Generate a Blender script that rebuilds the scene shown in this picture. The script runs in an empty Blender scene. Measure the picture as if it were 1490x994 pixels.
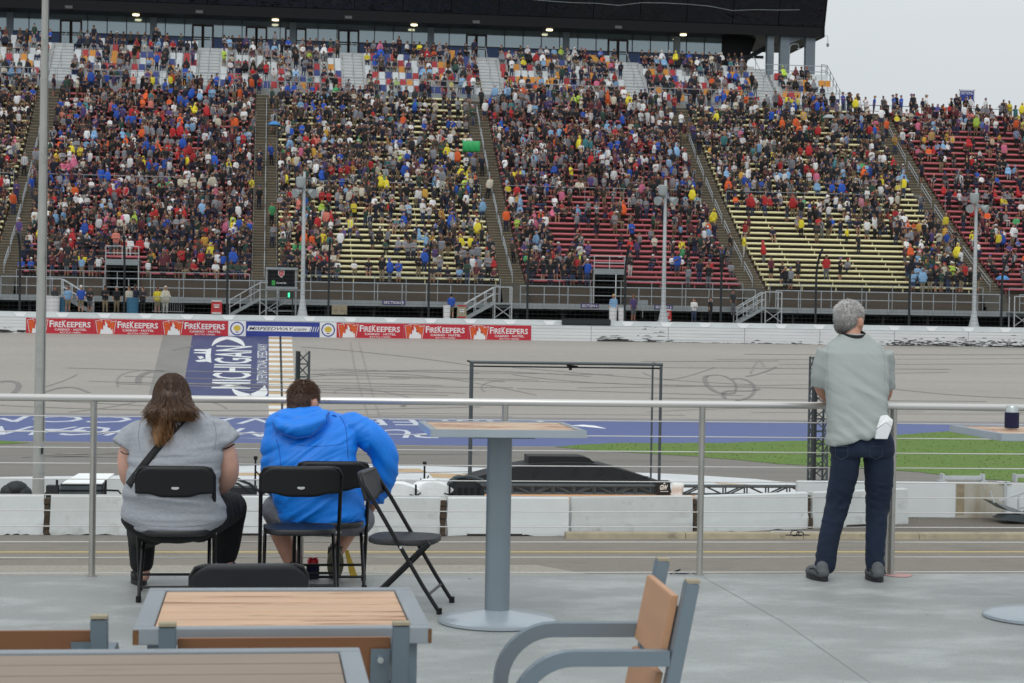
import bpy, bmesh, math, random
import numpy as np
from math import sin, cos, radians, pi
from mathutils import Vector, Matrix, noise
rng = random.Random(7)
nrg = np.random.RandomState(11)
SC = bpy.context.scene
COL = SC.collection
# ------------------------------------------------------------------ camera geometry
# world: X along the track, Y across it into the distance, Z up, pit road at Z = 0
FPX = 2750.0; PITCH = radians(.92); ROLL = radians(.955); YAW = radians(7.52); CZ = 5.66; DK = 4.06
_F = Vector((sin(YAW)*cos(PITCH), cos(YAW)*cos(PITCH), -sin(PITCH)))
_R = Vector((cos(YAW), -sin(YAW), 0)); _U = _R.cross(_F)
def ray(x, y):
    X = x-745; Y = 497-y
    a = cos(ROLL)*X-sin(ROLL)*Y; b = sin(ROLL)*X+cos(ROLL)*Y
    return _F*FPX+_R*a+_U*b
def atv(x, y, v):
    r = ray(x, y); p = r*(v/r.y); return Vector((p.x, v, p.z+CZ))
def atz(x, y, z):
    r = ray(x, y); p = r*((z-CZ)/r.z); return Vector((p.x, p.y, z))
BK0 = 98.0; BKS = .2126
def bank(v): return max(0.0, (v-BK0)*BKS)
def atb(x, y):
    r = ray(x, y)          # z+CZ = (y-BK0)*BKS
    t = (-BK0*BKS-CZ)/(r.z-r.y*BKS); p = r*t
    return Vector((p.x, p.y, p.z+CZ))
# ------------------------------------------------------------------ materials
def srgb(r, g, b):
    f = lambda c: (c/255/12.92 if c <= 10 else ((c/255+.055)/1.055)**2.4)
    return (f(r), f(g), f(b))
MATS = {}
def pm(name, col, rough=.6, metal=0.0, var=.12, vs=3.0, bump=0.0, bs=40.0, spec=.5, stretch=None, dirt=None, ds=1.0, dt=(.52, .7), coat=0, grain=None):
    m = bpy.data.materials.new(name); m.use_nodes = True
    nt = m.node_tree; N = nt.nodes; L = nt.links
    b = N['Principled BSDF']
    b.inputs['Roughness'].default_value = rough; b.inputs['Metallic'].default_value = metal
    b.inputs['Specular IOR Level'].default_value = spec
    if coat: b.inputs['Coat Weight'].default_value = coat
    tc = N.new('ShaderNodeTexCoord'); mp = N.new('ShaderNodeMapping')
    L.new(tc.outputs['Object'], mp.inputs[0])
    if stretch: mp.inputs['Scale'].default_value = stretch
    c4 = (*col, 1)
    if var > 0:
        n = N.new('ShaderNodeTexNoise'); n.inputs['Scale'].default_value = vs; n.inputs['Detail'].default_value = 5; n.inputs['Roughness'].default_value = .6
        L.new(mp.outputs[0], n.inputs['Vector'])
        r = N.new('ShaderNodeValToRGB')
        r.color_ramp.elements[0].position = .3; r.color_ramp.elements[1].position = .7
        r.color_ramp.elements[0].color = tuple(c*(1-var) for c in col)+(1,)
        r.color_ramp.elements[1].color = tuple(min(1, c*(1+var)) for c in col)+(1,)
        L.new(n.outputs['Fac'], r.inputs[0]); out = r.outputs[0]
        if dirt:
            n2 = N.new('ShaderNodeTexNoise'); n2.inputs['Scale'].default_value = ds; n2.inputs['Detail'].default_value = 8; n2.inputs['Roughness'].default_value = .65
            L.new(mp.outputs[0], n2.inputs['Vector'])
            r2 = N.new('ShaderNodeValToRGB'); r2.color_ramp.elements[0].position = dt[0]; r2.color_ramp.elements[1].position = dt[1]
            L.new(n2.outputs['Fac'], r2.inputs[0])
            mx = N.new('ShaderNodeMixRGB'); mx.inputs[2].default_value = (*dirt, 1)
            L.new(r2.outputs[0], mx.inputs[0]); L.new(out, mx.inputs[1]); out = mx.outputs[0]
        if grain:
            n4 = N.new('ShaderNodeTexNoise'); n4.inputs['Scale'].default_value = grain[0]; n4.inputs['Detail'].default_value = 3; L.new(tc.outputs['Object'], n4.inputs['Vector'])
            m4 = N.new('ShaderNodeMapRange'); m4.inputs['From Min'].default_value = .3; m4.inputs['From Max'].default_value = .7; m4.inputs['To Min'].default_value = 1-grain[1]; m4.inputs['To Max'].default_value = 1+grain[1]; L.new(n4.outputs['Fac'], m4.inputs[0])
            x4 = N.new('ShaderNodeVectorMath'); x4.operation = 'SCALE'; L.new(out, x4.inputs[0]); L.new(m4.outputs[0], x4.inputs['Scale']); out = x4.outputs[0]
        L.new(out, b.inputs['Base Color'])
        rr = N.new('ShaderNodeMapRange'); rr.inputs['To Min'].default_value = max(0, rough-.08); rr.inputs['To Max'].default_value = min(1, rough+.1)
        L.new(n.outputs['Fac'], rr.inputs[0]); L.new(rr.outputs[0], b.inputs['Roughness'])
    else: b.inputs['Base Color'].default_value = c4
    if bump > 0:
        n3 = N.new('ShaderNodeTexNoise'); n3.inputs['Scale'].default_value = bs; n3.inputs['Detail'].default_value = 4
        L.new(mp.outputs[0], n3.inputs['Vector'])
        bp = N.new('ShaderNodeBump'); bp.inputs['Strength'].default_value = 1; bp.inputs['Distance'].default_value = bump
        L.new(n3.outputs['Fac'], bp.inputs['Height']); L.new(bp.outputs[0], b.inputs['Normal'])
    MATS[name] = m; return m
def em(name, col, s):
    m = bpy.data.materials.new(name); m.use_nodes = True; b = m.node_tree.nodes['Principled BSDF']
    b.inputs['Base Color'].default_value = (*col, 1); b.inputs['Emission Color'].default_value = (*col, 1); b.inputs['Emission Strength'].default_value = s
    MATS[name] = m; return m
# ------------------------------------------------------------------ mesh building
class MB:
    def __init__(s): s.v = []; s.f = []; s.mi = []; s.cur = 0
    def add(s, vs, fs):
        o = len(s.v); s.v += [tuple(p) for p in vs]; s.f += [tuple(i+o for i in f) for f in fs]; s.mi += [s.cur]*len(fs); return s
    def box(s, c, d, M=None):
        x, y, z = d[0]/2, d[1]/2, d[2]/2
        vs = [Vector((a*x, b*y, e*z)) for a in (-1, 1) for b in (-1, 1) for e in (-1, 1)]
        if M is not None: vs = [M @ p for p in vs]
        vs = [p+Vector(c) for p in vs]
        return s.add(vs, [(0, 1, 3, 2), (4, 6, 7, 5), (0, 4, 5, 1), (2, 3, 7, 6), (0, 2, 6, 4), (1, 5, 7, 3)])
    def bx(s, a, b):
        return s.box([(a[i]+b[i])/2 for i in range(3)], [abs(b[i]-a[i]) for i in range(3)])
    def quad(s, *p): return s.add(p, [tuple(range(len(p)))])
    def tube(s, pts, r, n=8, cap=True, closed=False, flat=None, up=None):
        pts = [Vector(p) for p in pts]; k = len(pts)
        rs = r if isinstance(r, (list, tuple)) else [r]*k
        vs = []; pn = None
        for i, p in enumerate(pts):
            if closed: t = (pts[(i+1) % k]-pts[i-1])
            else: t = pts[min(i+1, k-1)]-pts[max(i-1, 0)]
            t = t.normalized() if t.length > 1e-9 else Vector((0, 0, 1))
            if up is not None: a = Vector(up)-t*Vector(up).dot(t)
            elif pn is None: a = Vector((0, 0, 1)) if abs(t.z) < .9 else Vector((0, 1, 0)); a = a-t*a.dot(t)
            else: a = pn-t*pn.dot(t)
            if a.length < 1e-6: a = t.orthogonal()
            a.normalize(); pn = a; b = t.cross(a)
            fl = flat if flat else 1.0
            for j in range(n):
                q = 2*pi*j/n + (pi/4 if n == 4 else 0)
                vs.append(p+a*cos(q)*rs[i]+b*sin(q)*rs[i]*fl)
        fs = []
        for i in range(k if closed else k-1):
            i2 = (i+1) % k
            for j in range(n):
                fs.append((i*n+j, i*n+(j+1) % n, i2*n+(j+1) % n, i2*n+j))
        if cap and not closed:
            fs.append(tuple(range(n))[::-1]); fs.append(tuple((k-1)*n+j for j in range(n)))
        return s.add(vs, fs)
    def bar(s, a, b, w, h, up=(0, 0, 1)):
        a = Vector(a); b = Vector(b); t = (b-a).normalized(); u = Vector(up); u = u-t*u.dot(t)
        if u.length < 1e-5: u = Vector((0, 1, 0)); u = u-t*u.dot(t)
        u.normalize(); q = t.cross(u)
        vs = [p+q*(x*w/2)+u*(y*h/2) for p in (a, b) for x, y in ((-1, -1), (1, -1), (1, 1), (-1, 1))]
        return s.add(vs, [(3, 2, 1, 0), (4, 5, 6, 7), (0, 1, 5, 4), (1, 2, 6, 5), (2, 3, 7, 6), (3, 0, 4, 7)])
    def lathe(s, prof, c=(0, 0, 0), n=32):
        vs = []; c = Vector(c)
        for r, z in prof:
            for j in range(n): q = 2*pi*j/n; vs.append(c+Vector((r*cos(q), r*sin(q), z)))
        fs = [(i*n+j, i*n+(j+1) % n, (i+1)*n+(j+1) % n, (i+1)*n+j) for i in range(len(prof)-1) for j in range(n)]
        fs.append(tuple(range(n))[::-1]); fs.append(tuple((len(prof)-1)*n+j for j in range(n)))
        return s.add(vs, fs)
    def prism(s, poly, ext):      # poly: 3d points (planar), ext: vector
        n = len(poly); e = Vector(ext); a = [Vector(p) for p in poly]
        return s.add(a+[p+e for p in a], [tuple(range(n))[::-1], tuple(range(n, 2*n))]+[(i, (i+1) % n, n+(i+1) % n, n+i) for i in range(n)])
    def mesh(s, name, mats, smooth=False, bevel=0):
        me = bpy.data.meshes.new(name); me.from_pydata(s.v, [], s.f)
        for m in (mats if isinstance(mats, (list, tuple)) else [mats]): me.materials.append(MATS[m] if isinstance(m, str) else m)
        if isinstance(mats, (list, tuple)) and len(mats) > 1: me.polygons.foreach_set('material_index', s.mi)
        bm = bmesh.new(); bm.from_mesh(me)
        if smooth == 2: bmesh.ops.remove_doubles(bm, verts=bm.verts, dist=1e-5)
        bmesh.ops.recalc_face_normals(bm, faces=bm.faces)
        if bevel:
            bmesh.ops.bevel(bm, geom=list(bm.edges), offset=bevel, segments=2, affect='EDGES', clamp_overlap=True)
        bm.to_mesh(me); bm.free()
        if smooth:
            me.polygons.foreach_set('use_smooth', [True]*len(me.polygons))
            if smooth != 2:
                try: me.set_sharp_from_angle(angle=radians(40))
                except Exception: pass
        me.update(); return me
    def obj(s, name, mats, parent=None, smooth=False, bevel=0, **kw):
        return link(name, s.mesh(name, mats, smooth, bevel), parent, **kw)
def link(name, me, parent=None, loc=None, rz=0, label=None, cat=None, group=None, kind=None):
    o = bpy.data.objects.new(name, me); COL.objects.link(o)
    if parent: o.parent = parent
    if loc is not None: o.location = loc
    if rz: o.rotation_euler = (0, 0, rz)
    if label: o['label'] = label
    if cat: o['category'] = cat
    if group: o['group'] = group
    if kind: o['kind'] = kind
    return o
def thing(name, label, cat, loc=(0, 0, 0), rz=0, group=None):
    return link(name, None, None, loc, rz, label, cat, group)
def dup(root, loc=None, rz=None, label=None, group=None):
    def cp(o, par):
        c = o.copy(); COL.objects.link(c)
        if par: c.parent = par
        for ch in list(o.children): cp(ch, c)
        return c
    r = cp(root, None)
    if loc is not None: r.location = loc
    if rz is not None: r.rotation_euler = (0, 0, rz)
    if label: r['label'] = label
    if group: r['group'] = group
    return r
def struct(name, mb, mat, **k): return mb.obj(name, mat, kind='structure', **k)
_tc = {}
def text_poly(txt, shear=0.0, bold=0.0):
    k = (txt, shear, bold)
    if k in _tc: return _tc[k]
    cu = bpy.data.curves.new('lettering', 'FONT'); cu.body = txt; cu.shear = shear; cu.offset = bold; cu.resolution_u = 2
    ob = bpy.data.objects.new('lettering', cu); COL.objects.link(ob)
    dg = bpy.context.evaluated_depsgraph_get(); me = bpy.data.meshes.new_from_object(ob.evaluated_get(dg))
    vs = [v.co.copy() for v in me.vertices]; fs = [tuple(p.vertices) for p in me.polygons]
    bpy.data.objects.remove(ob); bpy.data.curves.remove(cu); bpy.data.meshes.remove(me)
    _tc[k] = (vs, fs); return _tc[k]
def put_text(mb, txt, o, xd, yd, w, h, shear=0.0, bold=0.0, fn=None):
    """lettering fitted to a w x h box whose lower left corner is o, along unit vectors xd, yd"""
    vs, fs = text_poly(txt, shear, bold)
    x0 = min(v.x for v in vs); x1 = max(v.x for v in vs); y0 = min(v.y for v in vs); y1 = max(v.y for v in vs)
    o = Vector(o); xd = Vector(xd); yd = Vector(yd)
    out = []
    for v in vs:
        a = (v.x-x0)/(x1-x0); b = (v.y-y0)/(y1-y0)
        out.append(fn(a, b) if fn else o+xd*(a*w)+yd*(b*h))
    mb.add(out, fs)
# ------------------------------------------------------------------ organic shapes: closed pieces fused into one skin
def voxel_skin(mb, vox, smooth=3, decimate=None):
    me = bpy.data.meshes.new('tmp'); me.from_pydata(mb.v, [], mb.f)
    bm = bmesh.new(); bm.from_mesh(me); bmesh.ops.recalc_face_normals(bm, faces=bm.faces); bm.to_mesh(me); bm.free()
    ob = bpy.data.objects.new('tmp', me); COL.objects.link(ob)
    m = ob.modifiers.new('r', 'REMESH'); m.mode = 'VOXEL'; m.voxel_size = vox; m.use_smooth_shade = True
    if smooth:
        s = ob.modifiers.new('s', 'SMOOTH'); s.factor = .5; s.iterations = smooth
    if decimate:
        d = ob.modifiers.new('d', 'DECIMATE'); d.ratio = decimate
    dg = bpy.context.evaluated_depsgraph_get(); out = bpy.data.meshes.new_from_object(ob.evaluated_get(dg))
    bpy.data.objects.remove(ob); bpy.data.meshes.remove(me)
    return out
def organic(name, mb, mat, parent, vox=.01, smooth=4, disp=None, **k):
    me = voxel_skin(mb, vox, smooth); me.name = name
    if disp:
        n = len(me.vertices); co = np.empty(n*3, 'f'); me.vertices.foreach_get('co', co); co = co.reshape(-1, 3)
        no = np.array([tuple(x.vector) for x in me.vertex_normals]) if hasattr(me, 'vertex_normals') else np.array([tuple(v.normal) for v in me.vertices])
        d = np.array([disp(Vector(p), Vector(q)) for p, q in zip(co, no)])
        co = co+no*d[:, None]; me.vertices.foreach_set('co', co.astype('f').ravel())
    me.materials.clear(); me.materials.append(MATS[mat] if isinstance(mat, str) else mat)
    me.polygons.foreach_set('use_smooth', [True]*len(me.polygons)); me.update()
    return link(name, me, parent, **k)
def zloft(mb, secs, n=28, p=2.3):
    """stacked horizontal super-ellipses: (x, y, z, rx, ry)"""
    vs = []
    for (x, y, z, rx, ry) in secs:
        for j in range(n):
            q = 2*pi*j/n; c, s_ = cos(q), sin(q)
            vs.append((x+rx*math.copysign(abs(c)**(2/p), c), y+ry*math.copysign(abs(s_)**(2/p), s_), z))
    k = len(secs)
    fs = [(i*n+j, i*n+(j+1) % n, (i+1)*n+(j+1) % n, (i+1)*n+j) for i in range(k-1) for j in range(n)]
    fs.append(tuple(range(n))[::-1]); fs.append(tuple((k-1)*n+j for j in range(n)))
    mb.add(vs, fs)
def limb(mb, pts, rs, n=16, flat=None, up=None):
    """tapered limb with rounded ends through smoothly interpolated joints"""
    P = [Vector(p) for p in pts]; out = []; rr = []
    m = 6
    for i in range(len(P)-1):
        p0 = P[max(i-1, 0)]; p1 = P[i]; p2 = P[i+1]; p3 = P[min(i+2, len(P)-1)]
        for k in range(m):
            t = k/m
            out.append(.5*((2*p1)+(p2-p0)*t+(2*p0-5*p1+4*p2-p3)*t*t+(3*p1-p0-3*p2+p3)*t**3)); rr.append(rs[i]*(1-t)+rs[i+1]*t)
    out.append(P[-1]); rr.append(rs[-1])
    d0 = (out[0]-out[1]).normalized(); d1 = (out[-1]-out[-2]).normalized()
    a = [(out[0]+d0*rr[0]*sin(q), rr[0]*cos(q)) for q in (1.45, 1.1, .6, .25)]; b = [(out[-1]+d1*rr[-1]*sin(q), rr[-1]*cos(q)) for q in (.25, .6, 1.1, 1.45)]
    pts2 = [x[0] for x in a]+out+[x[0] for x in b]; r2 = [x[1] for x in a]+rr+[x[1] for x in b]
    mb.tube(pts2, r2, n, flat=flat, up=up)
def ball(mb, c, r, n=14):
    c = Vector(c); r = r if isinstance(r, (tuple, list)) else (r, r, r)
    vs = []; m = n//2+2
    for i in range(m):
        th = pi*(i+.02)/(m-1+.04)
        for j in range(n): q = 2*pi*j/n; vs.append(c+Vector((r[0]*sin(th)*cos(q), r[1]*sin(th)*sin(q), r[2]*cos(th))))
    fs = [(i*n+j, i*n+(j+1) % n, (i+1)*n+(j+1) % n, (i+1)*n+j) for i in range(m-1) for j in range(n)]
    fs.append(tuple(range(n))[::-1]); fs.append(tuple((m-1)*n+j for j in range(n)))
    mb.add(vs, fs)
# ================================================================== materials
pm('deck', srgb(146, 149, 147), .5, var=.11, vs=1.1, bump=.0015, bs=160, dirt=srgb(172, 175, 173), ds=2.2, dt=(.48, .72), stretch=(.8, 1.3, 1), grain=(110, .12))
pm('asphalt_pit', srgb(120, 116, 110), .8, grain=(5, .05), var=.10, vs=.35, bump=.004, bs=30, dirt=srgb(112, 108, 103), ds=.25, stretch=(.35, 2, 1))
pm('asphalt_road', srgb(124, 118, 108), .85, grain=(22, .12), var=.10, vs=6, bump=.006, bs=25, dirt=srgb(106, 101, 94), ds=1.2, dt=(.5, .8), stretch=(.5, 1, 1))
pm('concrete_apron', srgb(148, 143, 132), .9, var=.22, vs=9, bump=.006, bs=25)
pm('track', srgb(156, 151, 144), .75, grain=(3, .03), var=.05, vs=.5, bump=.003, bs=20, dirt=srgb(147, 142, 135), ds=.35, dt=(.4, .75), stretch=(.06, 1.5, 1))
pm('track_dark', srgb(130, 128, 124), .8, var=.08, vs=.8)
pm('skid', srgb(126, 122, 118), .7, var=.12, vs=1.5)
pm('skid_faint', srgb(138, 134, 128), .7, var=.08, vs=1.5)
pm('blue_paint', srgb(82, 96, 144), .6, var=.10, vs=.5, dirt=srgb(92, 104, 150), ds=.6, stretch=(.15, 1.5, 1))
pm('navy_paint', srgb(62, 68, 108), .6, var=.12, vs=.7, dirt=srgb(76, 80, 116), ds=.9)
pm('white_paint', srgb(214, 216, 216), .6, var=.05, vs=2)
pm('white_paint_worn', srgb(208, 211, 212), .55, var=.05, vs=1.2, dirt=srgb(192, 196, 198), ds=.8, dt=(.5, .8))
pm('tan_paint', srgb(186, 158, 122), .6, var=.08, vs=2)
pm('yellow_paint', srgb(214, 188, 98), .6, var=.08, vs=1)
pm('grass', srgb(90, 120, 44), .9, var=.20, vs=2.2, bump=.03, bs=8, dirt=srgb(100, 118, 56), ds=.6, dt=(.45, .7), stretch=(.25, 1, 1), grain=(9, .22))
pm('ground', srgb(110, 110, 100), .9, var=.1, vs=.1)
pm('gravel', srgb(104, 98, 90), .95, var=.35, vs=14, bump=.03, bs=14)
pm('kerb', srgb(158, 148, 126), .85, var=.14, vs=3, bump=.004, bs=30, dirt=srgb(120, 112, 98), ds=2, dt=(.55, .7))
pm('barrier_white', srgb(212, 216, 216), .6, var=.03, vs=2, bump=.004, bs=14, dirt=srgb(168, 172, 168), ds=2.6, dt=(.64, .8), grain=(40, .02))
pm('barrier_white_b', srgb(200, 204, 203), .6, var=.05, vs=2, bump=.003, bs=20, dirt=srgb(168, 172, 168), ds=2.1, dt=(.55, .75))
pm('joint_rust', srgb(74, 62, 50), .9, var=.4, vs=9)
pm('dark_gap', srgb(46, 43, 40), .9, var=.3, vs=8)
pm('bare_concrete', srgb(176, 172, 160), .85, var=.1, vs=1.5, dirt=srgb(150, 140, 118), ds=1.1, dt=(.45, .65), stretch=(1, 1, .25))
pm('rust_stain', srgb(150, 138, 114), .9, var=.2, vs=4)
pm('safer_white', srgb(218, 220, 220), .5, var=.05, vs=.6, bump=.01, bs=6, stretch=(.3, 1, 8), dirt=srgb(200, 202, 202), ds=.4)
pm('rubber_scuff', srgb(58, 58, 58), .9, var=.35, vs=3, stretch=(.3, 1, 4))
pm('wall_top', srgb(198, 202, 202), .6, var=.1, vs=.6)
pm('red_vinyl', srgb(186, 34, 50), .5, var=.05, vs=1)
pm('blue_vinyl', srgb(42, 58, 140), .5, var=.08, vs=2)
pm('white_vinyl', srgb(226, 226, 226), .5, var=0)
pm('flame_orange', srgb(206, 84, 30), .5, var=.2, vs=3)
pm('gold', srgb(206, 176, 60), .5, var=.1, vs=6)
pm('black_print', srgb(40, 42, 52), .5, var=0)
pm('galv', srgb(150, 156, 158), .5, .35, var=.12, vs=4)
pm('galv_light', srgb(186, 190, 192), .5, .2, var=.08, vs=3)
pm('rail_grey', srgb(158, 164, 168), .5, .2, var=.08, vs=3)
pm('deck_beam', srgb(138, 144, 146), .6, .1, var=.12, vs=1.5)
pm('fence_dark', srgb(44, 48, 50), .6, .3, var=.1, vs=3)
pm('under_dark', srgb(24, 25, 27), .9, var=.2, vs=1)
pm('riser_brown', srgb(78, 68, 58), .85, var=.2, vs=1, stretch=(.3, 1, 3))
pm('step_tan', srgb(142, 126, 98), .85, var=.15, vs=2)
pm('step_grey', srgb(88, 84, 76), .85, var=.15, vs=1.4)
pm('step_white', srgb(198, 200, 200), .6, var=.06, vs=1.5)
pm('bench_red', srgb(190, 96, 105), .55, var=.08, vs=.8)
pm('bench_yellow', srgb(234, 226, 176), .55, var=.06, vs=.8)
for n_, c_ in {'seat_white': (205, 210, 212), 'seat_red': (170, 44, 52), 'seat_orange': (206, 140, 50), 'seat_blue': (48, 66, 130)}.items(): pm(n_, srgb(*c_), .5, var=.05, vs=3)
pm('suite_glass', srgb(146, 160, 166), .05, .7, var=.04, vs=.15, spec=.9)
pm('suite_frame', srgb(36, 38, 42), .4, .4, var=0)
pm('door_frame', srgb(46, 32, 32), .5, .2, var=0)
pm('suite_blue', srgb(52, 74, 116), .5, var=.1, vs=1)
pm('fascia_black', srgb(12, 12, 15), .5, 0, spec=.25, var=.1, vs=1)
pm('fascia_gloss', srgb(8, 11, 22), .03, 0, var=.05, vs=.5, spec=.45, bump=.2, bs=.6)
pm('column_grey', srgb(108, 118, 126), .6, .1, var=.1, vs=1)
em('lamp_warm', srgb(255, 236, 190), 3.0)
em('lamp_green', srgb(60, 240, 150), 2.0)
pm('fixture', srgb(90, 90, 90), .5, .3, var=0)
pm('pole_white', srgb(168, 170, 166), .55, .1, var=.07, vs=3, dirt=srgb(134, 136, 132), ds=2.5, dt=(.55, .72), stretch=(1, 1, .5))
pm('speaker_grey', srgb(160, 166, 166), .6, var=.06, vs=2)
pm('steel_truss', srgb(84, 92, 96), .45, .5, var=.1, vs=5)
pm('black_sheet', srgb(24, 26, 29), .6, var=.1, vs=.8, bump=.01, bs=3)
pm('orange_board', srgb(204, 148, 98), .7, var=.1, vs=2)
pm('white_cloth', srgb(236, 238, 237), .8, var=.04, vs=2, bump=.03, bs=4)
pm('blue_bin', srgb(52, 108, 140), .5, var=.1, vs=2)
pm('red_plain', srgb(190, 50, 50), .6, var=.06, vs=2)
pm('mesh_dark', srgb(70, 74, 74), .7, .2, var=.1, vs=3)
# ================================================================== ground, pit road, infield, track
g = MB(); g.quad((-900, -900, -.03), (900, -900, -.03), (900, 900, -.03), (-900, 900, -.03)); struct('ground', g, 'ground')
g = MB(); g.quad((-90, 20, 0), (130, 20, 0), (130, 46.45, 0), (-90, 46.45, 0)); struct('pit_road', g, 'asphalt_road')
g = MB(); g.quad((-90, 46.45, 0), (130, 46.45, 0), (130, BK0+.3, 0), (-90, BK0+.3, 0)); struct('infield_asphalt', g, 'asphalt_pit')
g = MB(); g.quad((-90, 43.87, .004), (130, 43.87, .004), (130, 44.0, .004), (-90, 44.0, .004)); struct('yellow_lane_line', g, 'yellow_paint')
g = MB(); a = [atz(780, 822, .004), atz(858, 836, .004)]
g.quad((-90, 36, .004), (a[1].x+.4, 36, .004), tuple(a[1]), tuple(a[0]), (-90, a[0].y, .004)); struct('pit_apron_concrete', g, 'concrete_apron')
g = MB(); g.quad((8.0, 46.75, .004), (60, 46.75, .004), (60, 60, .004), (17, 51.4, .004), (8.6, 48, .004)); struct('gravel_strip', g, 'gravel')
# banked race track
g = MB(); nv = 8
for i in range(nv):
    v0 = BK0+(116.6-BK0)*i/nv; v1 = BK0+(116.6-BK0)*(i+1)/nv
    g.quad((-120, v0, bank(v0)), (160, v0, bank(v0)), (160, v1, bank(v1)), (-120, v1, bank(v1)))
struct('race_track', g, 'track')
def B(u, v, h=.006): return (u, v, bank(v)+h)
# apron band of blue paint
pts = [atz(x, y, .008) for x, y in ((1480, 622), (1370, 629), (1190, 641), (1040, 645), (900, 645), (820, 649.5), (740, 649.5), (400, 645), (200, 643.5), (45, 642), (-300, 640))]
g = MB(); g.quad(*([(-60, 97.9, .008), (46, 97.9, .008)]+[tuple(p) for p in pts])); struct('blue_apron', g, 'blue_paint')
g = MB(); g.quad((-90, 97.9, .008), (130, 97.9, .008), (130, 98.35, bank(98.35)+.012), (-90, 98.35, bank(98.35)+.012)); struct('track_edge_strip', g, 'track_dark')
g = MB()
for i in range(len(pts)-1):
    a, b = pts[i], pts[i+1]; g.quad((a.x, a.y-.45, .004), (a.x, a.y-.02, .004), (b.x, b.y-.02, .004), (b.x, b.y-.45, .004))
struct('apron_edge_line', g, 'concrete_apron')
# grass with a ragged edge
def grass_patch(outline, name):
    pl = []
    n = len(outline)
    for i in range(n):
        a = outline[i]; b = outline[(i+1) % n]; d = (b-a); k = max(1, min(60, int(d.length/.5)))
        for j in range(k):
            p = a+d*(j/k); pl.append((p.x+rng.uniform(-.1, .1), p.y+rng.uniform(-.16, .16), .012))
    gg = MB(); gg.quad(*pl)
    o = gg.obj(name, 'grass', kind='structure'); return pl
gp = [atz(x, y, .012) for x, y in ((808, 650), (845, 647), (900, 644.5), (1040, 644.5), (1190, 640.5), (1370, 628.5), (1480, 621.5), (1560, 616.5), (1700, 616.5), (1700, 715), (1560, 706), (1490, 702), (1400, 694), (1340, 687), (1240, 681), (1150, 676), (1080, 670), (1000, 663), (930, 659), (860, 655))]
grass_patch(gp, 'infield_grass')
gp2 = [atz(x, y, .012) for x, y in ((-300, 628), (0, 641), (30, 642.5), (46, 644), (20, 645.5), (-300, 655))]
grass_patch(gp2, 'infield_grass_verge')
tb = MB()
def inpoly(x, y, P):
    c = False; j = len(P)-1
    for i in range(len(P)):
        if (P[i].y > y) != (P[j].y > y) and x < (P[j].x-P[i].x)*(y-P[i].y)/(P[j].y-P[i].y)+P[i].x: c = not c
        j = i
    return c
cnt = 0
while cnt < 6000:
    x = rng.uniform(10, 45); y = rng.uniform(62, 96)
    if inpoly(x, y, gp):
        h = rng.uniform(.02, .05); w = rng.uniform(.015, .045); q = rng.uniform(0, pi)
        tb.add([(x-w*cos(q), y-w*sin(q), .01), (x+w*cos(q), y+w*sin(q), .01), (x+rng.uniform(-.05, .05), y+rng.uniform(-.05, .05), h)], [(0, 1, 2)]); cnt += 1
tb.obj('grass', 'grass', kind='stuff', label='short mown infield grass beside the blue apron', cat='grass')
# painted white and tan victory area behind the pit wall
wp = [atz(x, y, .008) for x, y in ((-60, 697), (0, 694), (170, 692), (240, 679), (400, 676), (530, 675), (680, 680), (800, 683), (990, 690), (1100, 697), (1182, 706), (1182, 728), (-60, 728))]
g = MB(); g.quad(*[tuple(p) for p in wp]); struct('white_painted_pavement', g, 'white_paint_worn')
g = MB()
for q in ([(540, 682), (610, 682), (622, 687), (530, 687)], [(624, 688.5), (690, 690), (672, 696.5), (630, 695)], [(340, 688), (385, 688), (385, 692), (335, 692)], [(540, 699.5), (632, 698), (634, 699.2), (540, 700.7)], [(1038, 702), (1090, 705), (1090, 706.5), (1045, 704)]):
    g.quad(*[tuple(atz(x, y, .012)) for x, y in q])
struct('tan_painted_squares', g, 'tan_paint')
# --- start / finish line
g = MB()
def bq(gg, x0, x1, ya, yb, h=.008):
    gg.quad(*[tuple(atb(x, y)+Vector((0, 0, h))) for x, y in ((x0(ya), ya), (x1(ya), ya), (x1(yb), yb), (x0(yb), yb))])
# boundaries in world: line columns run straight up the bank
def colu(xt, yt, xb, yb): return atb(xt, yt), atb(xb, yb)
cA = atb(391, 494).x, atb(406.5, 494).x; cB = atb(409.5, 494).x, atb(425, 494).x
gw = MB(); gt = MB(); gd = MB(); k = 0; v = 98.45
while v < 116.2:
    for (a, b) in (cA, cB):
        (gw if k % 2 == 0 else gt).quad(B(a, v, .008), B(b, v, .008), B(b, min(v+.585, 116.2), .008), B(a, min(v+.585, 116.2), .008))
    v += .585; k += 1
gd.quad(B(cA[1]+.003, 98.4, .009), B(cB[0]-.003, 98.4, .009), B(cB[0]-.003, 116.2, .009), B(cA[1]+.003, 116.2, .009))
struct('finish_line_white', gw, 'white_paint'); struct('finish_line_tan', gt, 'tan_paint'); struct('finish_line_gap', gd, 'fence_dark')
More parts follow.
